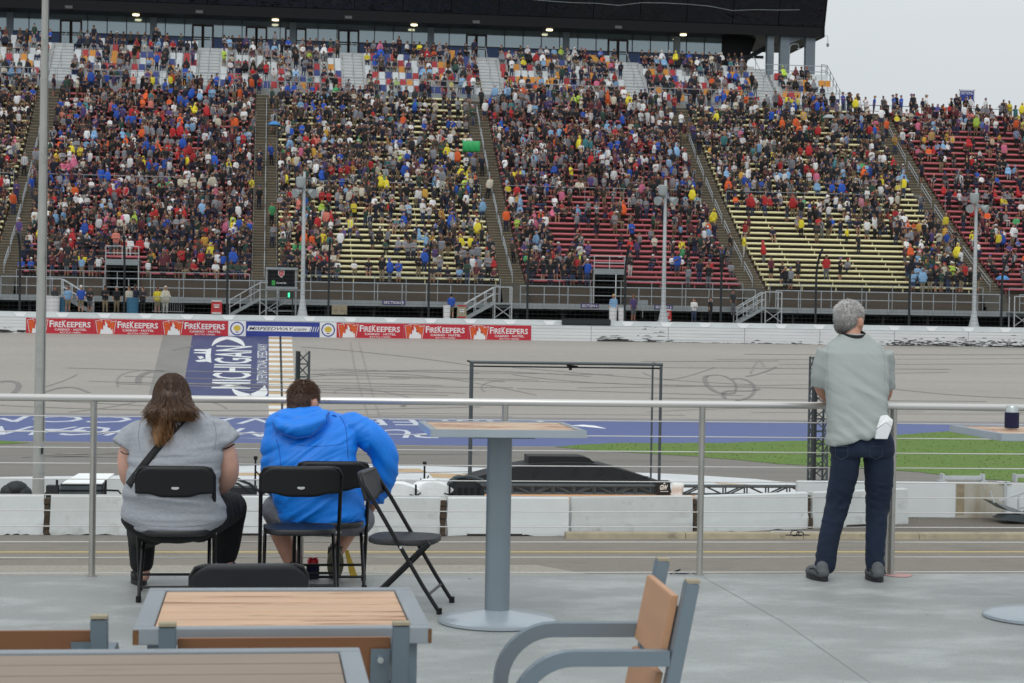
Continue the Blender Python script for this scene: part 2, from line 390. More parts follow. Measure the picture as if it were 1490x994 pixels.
# --- logo panel on the bank
uL = atb(279, 494).x; uR = cA[0]-.004; vb = atb(340, 577).y; vt = 116.2
g = MB(); g.quad(B(uL, vb), B(uR, vb), B(uR, vt), B(uL, vt)); struct('track_logo_panel', g, 'navy_paint')
g = MB(); g.quad(B(uL-1.75, vb-1.2), B(uL-.004, vb-1.2), B(uL-.004, vt), B(uL-1.75, vt)); struct('track_dark_patch', g, 'track_dark')
lg = MB()
def logo_text(txt, xa, ya, xb, yb, bold=0.0, taper=0.0):
    # lettering reads up the bank, its tops towards -X ; box given by image corners (xa,ya)-(xb,yb)
    p = atb(xb, yb); q = atb(xb, ya); l = atb(xa, (ya+yb)/2).x; r_ = atb(xb, (ya+yb)/2).x
    v0, v1 = p.y, q.y
    put_text(lg, txt, (0, 0, 0), (1, 0, 0), (0, 1, 0), 1, 1, bold=bold, fn=lambda a, b: Vector(B(r_+(l-r_)*b*(1-taper*abs(a-.5)*.3), v0+(v1-v0)*a, .012)))
logo_text('MICHIGAN', 310.5, 504, 366, 566, bold=.012)
logo_text('INTERNATIONAL SPEEDWAY', 374, 501, 389, 558)
def ribbon(gg, pts, ws, h=.012, on=bank):
    L_ = []
    for i, p in enumerate(pts):
        a = pts[max(i-1, 0)]; b = pts[min(i+1, len(pts)-1)]; t = Vector((b[0]-a[0], b[1]-a[1])); t.normalize(); n = Vector((-t.y, t.x))
        w = ws[i] if isinstance(ws, list) else ws
        L_.append(((p[0]+n.x*w/2, p[1]+n.y*w/2), (p[0]-n.x*w/2, p[1]-n.y*w/2)))
    for i in range(len(L_)-1):
        q = [L_[i][0], L_[i+1][0], L_[i+1][1], L_[i][1]]
        gg.quad(*[(x, y, on(y)+h) for x, y in q])
def bez(P, n=18):
    P = [Vector(p) for p in P]; out = []
    for i in range(n+1):
        t = i/n; q = P
        while len(q) > 1: q = [a*(1-t)+b*t for a, b in zip(q, q[1:])]
        out.append(q[0])
    return out
def crescent(pix, wmax):
    pp = [atb(x, y) for x, y in bez([Vector((x, y, 0)).xy for x, y in pix])] if False else [atb(p.x, p.y) for p in bez([(x, y, 0) for x, y in pix])]
    n = len(pp); ribbon(lg, [(p.x, p.y) for p in pp], [max(.03, wmax*sin(pi*min(1, max(0, i/(n-1))))) for i in range(n)])
crescent([(308, 504), (322, 486), (345, 490), (357, 505.5)], .75)
crescent([(337, 565), (356, 582), (384, 580), (385, 561)], 1.0)
for q in ([(300, 509), (307.5, 507), (306.5, 517), (307.5, 528), (299, 526), (299, 518)], [(284, 508.5), (300, 508.5), (300, 511.5), (281, 510.5)], [(283, 513), (300, 512.5), (300, 515), (281, 514)], [(287, 519), (294, 518.5), (297, 521), (291, 523)], [(284, 525), (300, 522.5), (300, 526.5), (288, 527)]):
    lg.quad(*[tuple(atb(x, y)+Vector((0, 0, .012))) for x, y in q])
struct('track_logo_lettering', lg, 'white_paint')
# --- lettering on the blue apron: it faces the stand, so it stands on its head from here
lg = MB()
def apron_text(txt, x0, x1, ya, yb, bold=0.02, shear=0, lean=0):
    a = atz(x0, yb, .012); b = atz(x1, yb, .012); t = atz((x0+x1)/2, ya, .012); c = atz((x0+x1)/2, yb, .012)
    U0, U1, V0, V1 = a.x, b.x, c.y, t.y
    put_text(lg, txt, (0, 0, 0), (1, 0, 0), (0, 1, 0), 1, 1, bold=bold, shear=shear, fn=lambda p, q: Vector((U1+(U0-U1)*p+lean*q, V1+(V0-V1)*q, .012)))
apron_text('MISPEEDWAY.COM', -50, 800, 608, 617, bold=0)
apron_text('PURE  MICHIGAN', -60, 655, 622.5, 635, bold=0, shear=.35)
for pix, w in (([(-120, 640), (0, 622), (110, 626), (180, 631)], .5), ([(140, 634), (190, 622), (260, 622), (330, 632)], .6), ([(336, 637), (420, 641), (520, 640), (560, 632)], .4)):
    pp = [atz(p.x, p.y, 0) for p in bez([(x, y, 0) for x, y in pix], 24)]
    ribbon(lg, [(p.x, p.y) for p in pp], [max(.05, w*sin(pi*i/24)) for i in range(25)], .016+.5*(w-.5)*.06 if w < .55 else .024, lambda y: 0)
pm('letter_paint', srgb(198, 203, 212), .6, var=.08, vs=1.5); struct('apron_lettering', lg, 'letter_paint')
# --- tyre marks
sk = MB(); sf = MB()
def mark(gg, pix, w, flat=False, n=30, pair=0):
    pp = [(atz(p.x, p.y, 0) if flat else atb(p.x, p.y)) for p in bez([(x, y, 0) for x, y in pix], n)]
    L_ = [(p.x, p.y) for p in pp]
    for d in ((0, pair) if pair else (0,)):
        ribbon(gg, [(x, y+d) for x, y in L_], w, .016+.002*(len(gg.f) % 5), (lambda y: 0) if flat else bank)
for pix, w in (([(172, 563), (160, 540), (205, 536), (240, 541)], .12), ([(202, 558), (196, 544), (222, 538), (242, 541)], .35), ([(0, 556), (30, 552), (33, 562), (20, 572)], .3), ([(62, 572), (95, 560), (110, 562), (130, 572)], .16),
               ([(65, 563), (90, 556), (100, 552), (112, 545)], .1), ([(0, 581), (80, 583), (160, 588), (240, 592)], .12), ([(1030, 548), (1018, 545), (1030, 580), (1068, 572)], .28), ([(1068, 572), (1082, 556), (1050, 540), (1028, 548)], .14),
               ([(1055, 580), (1040, 560), (1090, 575), (1105, 566)], .22), ([(1064, 552), (1100, 545), (1115, 580), (1070, 583)], .2), ([(1092, 544), (1104, 518), (1106, 524), (1112, 534)], .12), ([(1085, 548), (1110, 545), (1125, 536), (1130, 534)], .16),
               ([(935, 542), (970, 562), (1000, 548), (1040, 535)], .1), ([(590, 592), (570, 590), (605, 590), (598, 584)], .14), ([(705, 570), (690, 560), (715, 552), (735, 556)], .1), ([(488, 573), (480, 562), (540, 562), (600, 580)], .1),
               ([(438, 505), (520, 510), (640, 524), (690, 533)], .12), ([(455, 545), (560, 537), (700, 536), (860, 548)], .12), ([(420, 552), (560, 535), (640, 545), (780, 575)], .1), ([(745, 545), (850, 562), (980, 560), (1180, 566)], .1), ([(745, 535), (820, 540), (960, 555), (1100, 560)], .09),
               ([(1300, 566), (1380, 576), (1440, 578), (1490, 580)], .12), ([(445, 508), (450, 560), (455, 580), (470, 606)], .07), ([(522, 498), (534, 540), (540, 570), (552, 606)], .07), ([(510, 498), (516, 540), (524, 570), (536, 606)], .07),
               ([(0, 590), (200, 600), (420, 600), (700, 592)], .1), ([(100, 600), (180, 592), (200, 584), (215, 580)], .12), ([(940, 600), (1100, 590), (1250, 592), (1490, 600)], .06), ([(330, 595), (320, 586), (300, 584), (290, 583)], .12), ([(250, 510), (265, 506), (275, 505), (279, 504)], .3)):
    mark(sk if w > .13 else sf, pix, w)
for i in range(26):
    y = rng.uniform(515, 605); x0 = rng.uniform(-50, 1300); L0 = rng.uniform(150, 700); s_ = rng.uniform(-.02, .03)
    mark(sf, [(x0, y), (x0+L0*.3, y+L0*s_*.3+.01*L0*.3), (x0+L0*.6, y+L0*.6*(s_+.006)), (x0+L0, y+L0*(s_+.005))], rng.uniform(.05, .12))
for i in range(16):
    y = rng.uniform(655, 690); x0 = rng.uniform(-60, 1000); L0 = rng.uniform(80, 300)
    mark(sf, [(x0, y), (x0+L0*.3, y-rng.uniform(-2, 3)), (x0+L0, y-rng.uniform(-3, 5))], rng.uniform(.05, .25), flat=True)
struct('tyre_marks', sk, 'skid'); struct('faint_tyre_marks', sf, 'skid_faint')
# ================================================================== outer wall with its foam and steel facing
VW = 116.2; ZW = bank(116.2)-.04
sw = thing('safety_wall', 'long white steel faced barrier along the top edge of the banked track', 'barrier', (0, VW, ZW))
f_ = MB(); n_ = 5; hgt = .98
for i in range(n_):
    z0 = hgt*i/n_; z1 = hgt*(i+1)/n_-.004
    f_.bx((-90, 0, z0+.008), (130, .22, z1))
f_.obj('steel_face', 'safer_white', sw, bevel=0)
b_ = MB(); b_.bx((-90, .55, -.2), (130, .95, 1.32)); b_.obj('concrete_wall', 'wall_top', sw)
t_ = MB(); t_.bx((-90, .06, .995), (130, .56, 1.01)); t_.obj('top_plate', 'barrier_white', sw)
s_ = MB()
for i in range(-14, 26): s_.bx((i*4.9+.7, -.006, .01), (i*4.9+.72, .02, hgt))
s_.obj('seam', 'black_print', sw)
for i in range(-6, 20):
    q = MB(); u = i*2.48+.4; q.prism([(u-.42, .54, 1.28), (u+.42, .54, 1.28), (u+.2, .54, 1.02), (u-.2, .54, 1.02)], (0, -.012, 0)); q.obj('bracket', 'white_vinyl', sw)
sc = MB()
def scuff(x0, x1, y0, y1, n, seed):
    r_ = random.Random(seed)
    for i in range(n):
        x = r_.uniform(x0, x1); y = y1-(y1-y0)*abs(r_.gauss(0, .45)); w = r_.uniform(3, 26)*(1 if y > y1-4 else .5); h = r_.uniform(.4, 1.6)
        a = atv(x, y, VW); b = atv(x+w, y+w*.016, VW); d = -.004-.001*(i % 7)
        z0 = max(a.z-ZW, .01); zz = max(b.z-ZW, .01); hh = h*.043
        sc.quad((a.x, d, z0), (b.x, d, zz), (b.x-.1*r_.random(), d, min(zz+hh*r_.random(), hgt)), (a.x+.3*r_.random(), d, min(z0+hh, hgt)))
scuff(870, 1500, 496, 508, 420, 3); scuff(1290, 1500, 492, 507, 260, 13); scuff(866, 900, 488, 498, 60, 4); scuff(930, 960, 480, 499, 22, 5); scuff(-40, 40, 478, 484, 40, 6)
sc.obj('rubber_scuff', 'rubber_scuff', sw)
# ---- sponsor banners
def W3(u, z, d=.0): return Vector((u, -.012-d, z))
def fire_banner(x0, x1, yA, yB, lab):
    a = atv(x0, yA, VW-.012); b = atv(x1, yB, VW-.012); w = b.x-a.x; z0 = .03; z1 = hgt-.03
    t = thing('sponsor_banner', lab, 'banner', (a.x, VW-.012, ZW), group='red casino banners on the safety wall')
    m = MB(); m.bx((0, -.004, z0), (w, -.010, z1)); m.obj('panel', 'red_vinyl', t)
    L_ = MB(); h = z1-z0
    px_ = lambda fx, fy: (w*fx, -.014, z0+h*fy)
    # cards and flame on the left third
    def line(pp, wd):
        for p, q in zip(pp, pp[1:]): L_.bar(px_(*p), px_(*q), .004, wd, up=(0, 1, 0) if False else (Vector(px_(*q))-Vector(px_(*p))).cross(Vector((0, 1, 0))).normalized())
    line([(.05, .04), (.02, .86), (.10, .93), (.12, .80)], .025); line([(.24, .80), (.33, .9), (.32, .84), (.29, .05)], .025); line([(.09, .97), (.25, .93), (.27, .88)], .02)
    fl = [(.085, .02), (.10, .35), (.13, .28), (.14, .62), (.16, .5), (.165, .88), (.20, .60), (.19, .50), (.225, .38), (.24, .45), (.25, .25), (.27, .35), (.275, .02)]
    L_.prism([Vector(px_(*p)) for p in fl], (0, -.002, 0))
    F = MB(); F.prism([Vector((w*x, -.0125, z0+h*y)) for x, y in [(.06, .06), (.035, .82), (.12, .86), (.13, .35), (.10, .35), (.085, .06)]], (0, -.001, 0))
    F.prism([Vector((w*x, -.0125, z0+h*y)) for x, y in [(.15, .60), (.14, .92), (.23, .90), (.31, .84), (.28, .08), (.26, .3), (.225, .42), (.20, .62), (.17, .9)]], (0, -.001, 0))
    F.obj('card_print', 'flame_orange', t)
    X = Vector((1, 0, 0)); Z = Vector((0, 0, 1))
    put_text(L_, 'F', px_(.345, .42), X, Z, w*.055, h*.44, bold=.02); put_text(L_, 'IRE', px_(.405, .42), X, Z, w*.115, h*.36, bold=.02)
    put_text(L_, 'K', px_(.53, .42), X, Z, w*.06, h*.44, bold=.02); put_text(L_, 'EEPERS', px_(.60, .42), X, Z, w*.35, h*.36, bold=.02)
    put_text(L_, 'CASINO \u00b7 HOTEL', px_(.42, .2), X, Z, w*.47, h*.14, bold=.02); put_text(L_, 'BATTLE CREEK', px_(.50, .04), X, Z, w*.31, h*.09, bold=.01)
    L_.obj('lettering', 'white_vinyl', t)
fire_banner(38, 137, 462, 464, 'red casino banner furthest left on the safety wall, beside bare white facing')
fire_banner(137.3, 235, 464, 466, 'middle one of the three red casino banners left of the round seals')
fire_banner(235.3, 332, 466, 468, 'red casino banner touching the left round seal board')
fire_banner(490, 587, 470, 472, 'red casino banner touching the right round seal board')
fire_banner(587.3, 681, 472, 474, 'middle one of the three red casino banners right of the blue web address board')
fire_banner(681.3, 773, 474, 476, 'red casino banner furthest right, ending at the bare white facing')
def seal(x0, x1, lab):
    a = atv(x0, 480, VW-.012); b = atv(x1, 480, VW-.012); w = b.x-a.x; h = hgt-.06
    t = thing('seal_board', lab, 'sign', (a.x, VW-.012, ZW), group='round seal boards on the safety wall')
    m = MB(); m.bx((0, -.004, .03), (w, -.010, .03+h)); m.obj('panel', 'white_vinyl', t)
    c = (w/2, .03+h/2)
    def disc(r, d, mat, nm, k=1.0, dz=0):
        q = MB(); q.prism([Vector((c[0]+r*cos(2*pi*i/28), -d, c[1]+dz+r*k*sin(2*pi*i/28))) for i in range(28)], (0, -.001, 0)); q.obj(nm, mat, t)
    disc(.42, .0115, 'blue_vinyl', 'ring'); disc(.345, .0135, 'white_vinyl', 'disc'); disc(.22, .0155, 'gold', 'emblem', .8, .03)
    q = MB(); q.bx((c[0]-.1, -.0175, c[1]-.24), (c[0]+.1, -.0165, c[1]-.19)); q.obj('motto_bar', 'blue_vinyl', t)
seal(332.5, 357.5, 'round gold and blue seal board left of the web address board'); seal(465.5, 489.5, 'round gold and blue seal board right of the web address board')
a = atv(358, 480, VW); b = atv(465, 480, VW); w = b.x-a.x; h = hgt-.06
t = thing('web_address_board', 'blue board with a speedway web address between two round seals', 'sign', (a.x, VW-.012, ZW))
m = MB(); m.bx((0, -.004, .03), (w, -.010, .03+h)); m.obj('panel', 'blue_vinyl', t)
m = MB(); m.prism([Vector((w*x, -.0115, .03+h*y)) for x, y in ((.01, .36), (.035, .70), (.88, .70), (.86, .36))], (0, -.001, 0))
for i in range(4): m.prism([Vector((w*(x+.032*i), -.0115, .03+h*y)) for x, y in ((.868, .36), (.888, .70), (.898, .70), (.878, .36))], (0, -.001, 0))
m.obj('white_band', 'white_vinyl', t)
m = MB(); put_text(m, 'MISPEEDWAY.com', (w*.04, -.0145, .03+h*.42), (1, 0, 0), (0, 0, 1), w*.78, h*.22, shear=.3, bold=.01); m.obj('lettering', 'black_print', t)
# ================================================================== service road behind the wall
ZS = 5.12
g = MB(); g.quad((-120, 117.1, ZS), (160, 117.1, ZS), (160, 128, ZS), (-120, 128, ZS)); struct('service_road', g, 'asphalt_pit')
# ---- catch fence
cf = thing('catch_fence', 'tall dark catch fence with curved posts and cables behind the white wall', 'fence', (0, 117.6, ZS))
def arc_post(u, h=4.6):
    m = MB(); pp = [(u, 0, 0), (u, 0, h*.62)]
    for i in range(1, 9):
        q = i/8*1.15; R_ = 2.1; pp.append((u, -R_*(1-cos(q)), h*.62+R_*sin(q)))
    m.tube(pp, .075, 6); return m
for i in range(-3, 12):
    arc_post(-2.2+6.22*i).obj('fence_post', 'fence_dark', cf, smooth=True)
m = MB()
for k in range(13):
    z = .15+.24*k; m.tube([(-60, -.08, z), (100, -.08, z)], .008, 4, cap=False)
for k in range(7):
    q = k/7*1.1; m.tube([(-60, -2.1*(1-cos(q))-.08, 2.85+2.1*sin(q)), (100, -2.1*(1-cos(q))-.08, 2.85+2.1*sin(q))], .008, 4, cap=False)
m.obj('cable', 'mesh_dark', cf, kind='stuff')
m = MB()
for i in range(300): u = -24+i*.3; m.bar((u, -.07, .1), (u, -.07, 2.9), .005, .005)
m.obj('wire_mesh', 'mesh_dark', cf, kind='stuff')
# ---- light poles with loudspeakers
def horn(c, d, r=.29, L_=.46):
    mb = MB(); c = Vector(c); d = Vector(d).normalized()
    mb.tube([c, c+d*L_*.25, c+d*L_*.7, c+d*L_], [r*.35, r*.45, r*.85, r], 10); return mb
def speaker_pole(x, y, ytop, lab):
    a = atv(x, y, 118.1)
    t = thing('speaker_pole', lab, 'pole', (a.x, 118.1, ZS), group='loudspeaker poles behind the catch fence')
    h = atv(x, ytop, 118.1).z-ZS
    m = MB(); m.tube([(0, 0, 0), (0, 0, .05)], .42, 12); m.tube([(0, 0, .04), (0, 0, .5), (0, 0, 1.1)], [.34, .24, .15], 10); m.tube([(0, 0, .9), (0, 0, h)], [.15, .085], 10); m.obj('shaft', 'galv_light', t, smooth=True)
    m = MB(); m.bx((-.5, -.13, h-1.12), (.5, -.07, h-1.06)); m.obj('cross_arm', 'galv', t)
    m = MB(); m.lathe([(.20, 0), (.30, .18), (.30, .62), (.26, .66)], (-.22, -.2, h-1.0), 14); m.obj('loudspeaker', 'speaker_grey', t, smooth=True)
    for s_ in (-1, 1): horn((s_*.28, -.1, h-1.22), (s_*.7, -.7, -.35)).obj('loudspeaker', 'speaker_grey', t, smooth=True)
    return t
speaker_pole(440, 457, 250, 'grey pole with loudspeakers beside the scoring stand on the left')
speaker_pole(965, 465, 262, 'grey pole with loudspeakers standing above a small red sign')
speaker_pole(1417, 473, 274, 'grey pole with loudspeakers furthest right behind the fence')
# ---- scoring stand with black screen
a = atv(387, 455, 119.2); b = atv(430, 455, 119.2)
t = thing('scoring_stand', 'black scoring panel with crest on a grey steel stand by the pole', 'sign', (a.x, 119.2, ZS)); w = b.x-a.x
z1 = atv(400, 390, 119.2).z-ZS; z0 = atv(400, 419, 119.2).z-ZS
m = MB(); m.bx((.08, 0, z0+.08), (w-.08, .2, z1-.1)); m.obj('panel', 'fascia_black', t)
for zz, nm in ((z1-.1, 'top_rail'), (z0-.06, 'bottom_rail')): m = MB(); m.bx((-.05, -.12, zz), (w+.12, .3, zz+.14)); m.obj(nm, 'galv', t)
for u in (0, w): m = MB(); m.bx((u-.05, .02, 0), (u+.05, .16, z1)); m.obj('post', 'galv', t)
m = MB(); m.bar((.1, .1, .3), (w-.1, .1, 1.1), .05, .05); m.bar((.1, .1, 1.1), (w-.1, .1, 1.15), .05, .05); m.bar((.1, .1, .3), (w-.1, .1, .32), .05, .05); m.bar((.7, .1, .3), (.7, .1, 1.4), .05, .05); m.obj('bracing', 'galv', t)
m = MB(); m.prism([Vector((w*.5+x, -.004, z1-.15+z)) for x, z in ((-.19, 0), (.19, 0), (.19, -.25), (0, -.46), (-.19, -.25))], (0, -.004, 0)); m.obj('crest_border', 'white_vinyl', t)
m = MB(); m.prism([Vector((w*.5+x*.8, -.012, z1-.19+z*.8)) for x, z in ((-.19, 0), (.19, 0), (.19, -.25), (0, -.46), (-.19, -.25))], (0, -.004, 0)); m.obj('crest_field', 'red_vinyl', t)
m = MB(); m.tube([Vector((w*.5+.07*cos(q), -.018, z1-.33+.07*sin(q))) for q in [2*pi*i/12 for i in range(12)]], .012, 4, closed=True); m.obj('crest_ring', 'white_vinyl', t)
m = MB()
for i in range(3): m.prism([Vector((.34+.075*i+x, -.006, z0+.14+z)) for x, z in ((0, .03), (.03, 0), (.045, .06), (.05, .34), (.03, .30), (.02, .36), (0, .32))], (0, -.003, 0))
pm('print_green', srgb(70, 190, 90), .6, var=0); m.obj('claw_mark', 'print_green', t)
m = MB(); put_text(m, 'MONSTER', (.62, -.007, z0+.27), (1, 0, 0), (0, 0, 1), .62, .09, bold=.02); m.obj('lettering', 'white_vinyl', t)
g_ = thing('signal_lamp', 'small lit green signal lamp beside the scoring stand', 'lamp', (atv(421, 430, 119).x, 119, ZS))
m = MB(); m.tube([(.2, 0, 0), (.2, 0, 1.5)], .04, 6); m.bx((-.15, -.05, 1.15), (.25, .2, 1.5)); m.obj('housing', 'fence_dark', g_)
m = MB(); m.bx((-.08, -.09, 1.18), (.02, -.06, 1.45)); m.obj('lens', 'lamp_green', g_)
# ---- walkway in front of the stand
VK = 122.0; ZK = 6.2
gw_ = thing('front_walkway', 'raised grey walkway with pipe railings running along the foot of the grandstand', 'walkway', (0, VK, 0))
m = MB(); m.bx((-90, 0, ZK-.36), (130, .12, ZK)); m.obj('edge_beam', 'deck_beam', gw_)
m = MB(); m.bx((-90, .12, ZK-.12), (130, 4.3, ZK-.005)); m.obj('deck', 'deck_beam', gw_)
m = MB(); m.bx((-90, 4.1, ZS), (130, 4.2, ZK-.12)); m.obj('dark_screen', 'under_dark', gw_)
m = MB()
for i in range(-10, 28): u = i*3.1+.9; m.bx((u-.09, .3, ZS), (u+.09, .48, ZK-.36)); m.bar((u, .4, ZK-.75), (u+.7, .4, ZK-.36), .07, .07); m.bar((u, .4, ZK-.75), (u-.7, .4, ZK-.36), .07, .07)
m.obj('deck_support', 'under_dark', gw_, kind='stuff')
A2 = 16.72; AIS = [-33.6, -16.85, .05, 16.72, 33.4, 50.5, 67.3]
gaps = [AIS[1]-.2, 15.9, 33.0, 49.9]
def railing(parent, u0, u1, v, z, h=1.12, sp=1.55, r=.032, rails=(1.0, .5), nm='railing'):
    m = MB()
    for f in rails: m.tube([(u0, v, z+h*f), (u1, v, z+h*f)], r, 6)
    n = max(1, round((u1-u0)/sp))
    for i in range(n+1): u = u0+(u1-u0)*i/n; m.tube([(u, v, z-.3), (u, v, z+h)], r, 6)
    return m.obj(nm, 'rail_grey', parent)
rs_ = [-60]+[x for g0 in gaps for x in (g0-.7, g0+.7)]+[110]
for i in range(0, len(rs_), 2): railing(gw_, rs_[i], rs_[i+1], -.02, ZK)
for i in range(len(AIS)-1): railing(gw_, AIS[i]+.95, AIS[i+1]-.95, 3.9, ZK, h=1.62, sp=2.1, r=.025, rails=(1.0,), nm='front_row_railing')
# ---- access stairs down to the service road
def access_stair(u0, dirn, lab):
    t = thing('access_stair', lab, 'stairs', (u0, VK-1.1, ZS), group='steel access stairs to the walkway')
    n = 6; run = 1.9*dirn; rise = ZK-ZS
    for vv in (0, .9):
        m = MB(); m.bar((0, vv, -.02), (run, vv, rise-.02), .05, .2); m.obj('stringer', 'galv', t)
        m = MB(); m.tube([(0, vv, .95), (run, vv, rise+1.0)], .03, 6); m.tube([(0, vv, .5), (run, vv, rise+.55)], .025, 6)
        for f in (0, .35, .7, 1): m.tube([(run*f, vv, rise*f), (run*f, vv, rise*f+.96)], .028, 6)
        m.obj('handrail', 'galv_light', t)
    for i in range(n):
        m = MB(); f = (i+.6)/n; m.box((run*f, .45, rise*f), (.3, .88, .04)); m.obj('tread', 'galv', t)
    m = MB(); m.bx((run, -.02, rise-.12), (run+dirn*1.2, 1.1, rise-.03)); m.obj('landing', 'galv', t)
    m = MB()
    for x in (run, run+dirn*1.1): m.tube([(x, 0, 0), (x, 0, rise+1)], .04, 6); m.tube([(x, .9, 0), (x, .9, rise+1)], .04, 6)
    m.tube([(run, 0, rise+1), (run+dirn*1.1, 0, rise+1)], .03, 6)
    m.bar((run, 0, .1), (run+dirn*1.1, 0, rise-.2), .04, .04); m.bar((run, 0, rise-.2), (run+dirn*1.1, 0, .1), .04, .04)
    m.obj('platform_frame', 'galv_light', t); return t
access_stair(-2.1, 1, 'steel stairs left of the black scoring panel')
access_stair(12.9, 1, 'steel stairs with braced platform right of the person in blue by the fence')
access_stair(30.8, 1, 'steel stairs just left of the bare yellow benches')
access_stair(-10.6, -1, 'steel stairs descending right beside the white flagpole')
access_stair(52.8, -1, 'steel stairs furthest right behind the loudspeaker pole')
def small_sign(x0, x1, y0, y1, v, txts, lab, back='blue_vinyl', name='section_sign', cat='sign', group=None):
    a = atv(x0, y1, v); b = atv(x1, y0, v)
    t = thing(name, lab, cat, (a.x, v, a.z), group=group); w = b.x-a.x; h = b.z-a.z
    m = MB(); m.bx((0, 0, 0), (w, .03, h)); m.obj('board', back, t)
    m = MB(); k = len(txts)
    for i, s_ in enumerate(txts): put_text(m, s_, (w*.07, -.008, h*(1-(i+1)/k)+h*.2/k), (1, 0, 0), (0, 0, 1), w*.86 if len(s_) > 2 else w*.2, h*.6/k, bold=.01)
    m.obj('lettering', 'white_vinyl', t); return t
pm('sign_purple', srgb(66, 58, 110), .6, var=0)
small_sign(556, 590, 437.5, 443.5, VK-.03, ['SECTION 5'], 'small purple section sign on the walkway edge below the left yellow benches', 'sign_purple')
small_sign(845, 871, 442, 448, VK-.03, ['SECTION 6'], 'small purple section sign on the walkway edge left of the doorway', 'sign_purple')
small_sign(952, 979, 444, 450, VK-.03, ['SECTION 6'], 'small purple section sign on the walkway edge beside the middle speaker pole', 'sign_purple')
small_sign(68, 95, 262, 276, 141, ['SECTIONS', '3-1-2'], 'purple and white sections sign among the crowd beside the flagpole', 'sign_purple')
# red and white signs, bins and barrier at the service road
def a_board(x, y0, y1, w, lab, mat='red_plain', top='white_vinyl', nm='upright_sign', cat='sign', v=118.8):
    a = atv(x, y1, v); h = atv(x, y0, v).z-a.z; a.z = max(a.z, ZS); t = thing(nm, lab, cat, (a.x, v, a.z))
    m = MB(); m.prism([(-w/2*1.12, 0, 0), (w/2*1.12, 0, 0), (w/2, .05, h), (-w/2, .05, h)], (0, .1, 0)); m.obj('board', mat, t)
    m = MB(); m.bx((-w/2*.9, -.02, h*.02), (w/2*.9, -.005, h*.13)); m.bx((-w/2, .02, h*.9), (w/2, .045, h)); m.obj('stripe', top, t)
    m = MB(); m.bx((-w*.25, -.002, h*.45), (w*.25, .028, h*.55)); m.bx((-w*.3, -.002, h*.62), (w*.3, .03, h*.7)); m.obj('print', 'white_vinyl', t); return t
a_board(315, 437, 457, .62, 'red and white upright sign left of the scoring stand')
a_board(970, 450, 467, .58, 'small red sign with a white mark at the middle speaker pole')
a_board(672, 444, 463, .55, 'pale upright board with red print right of the person in blue', mat='kerb', top='red_plain')
def bin_(x, w, h, mat, lab, v=119.5, nm='bin'):
    a = atv(x, 455, v); t = thing(nm, lab, 'bin', (a.x, v, ZS))
    m = MB(); m.tube([(0, 0, 0), (0, 0, h)], [w*.46, w*.5], 14); m.obj('drum', mat, t, smooth=True)
    m = MB(); m.tube([(0, 0, h+.002), (0, 0, h+.05)], w*.53, 14); m.obj('lid', mat if mat != 'blue_bin' else 'blue_bin', t, smooth=True); return t
bin_(77, .85, .95, 'white_vinyl', 'white drum bin just right of the flagpole', nm='drum_bin')
bin_(92, .8, .9, 'blue_bin', 'blue bin next to the white drum bin', v=120.1, nm='drum_bin')
bin_(193, .75, .95, 'blue_bin', 'blue bin among people below the left doorway', nm='drum_bin')
bin_(892, .5, .85, 'white_vinyl', 'left one of the white barrels beside the dark post', nm='drum_bin')
bin_(905, .5, .85, 'white_vinyl', 'right one of the white barrels beside the dark post', nm='drum_bin')
bin_(650, .45, .8, 'white_vinyl', 'white barrel at the feet of the person in blue', v=119.0, nm='drum_bin')
t = thing('crowd_barrier', 'low galvanised crowd barrier beside people in yellow by the left doorway', 'barrier', (atv(222, 450, 119.3).x, 119.3, ZS))
m = MB(); m.tube([(0, 0, .15), (0, 0, 1.05), (1.9, 0, 1.05), (1.9, 0, .15)], .025, 6, closed=True)
m.obj('frame', 'galv', t); m = MB()
for i in range(1, 14): m.tube([(i*.136, 0, .15), (i*.136, 0, 1.05)], .01, 4)
m.obj('bars', 'galv', t)
t = thing('equipment_box', 'beige box with two round dials on the ground below the yellow benches', 'box', (atv(483, 455, 120).x, 120, ZS))
m = MB(); m.bx((0, 0, .15), (.95, .5, .75)); m.obj('case', 'kerb', t); m = MB()
for u in (.22, .7): m.tube([(u, -.02, .45), (u, 0, .45)], .13, 12)
m.obj('dial', 'rust_stain', t)
t = thing('rubber_mat_roll', 'long dark grey pad lying on top of the white wall', 'pad', (0, 116.3, ZW+1.0)); a = atv(819, 462, 116.3); b = atv(889, 464, 116.3)
m = MB(); m.bx((a.x, 0, .02), (b.x, .5, .42)); m.obj('pad', 'fence_dark', t, bevel=.04); m = MB(); m.bx((a.x+.2, -.02, .02), (b.x-.1, -.005, .1)); m.obj('lower_edge', 'under_dark', t)
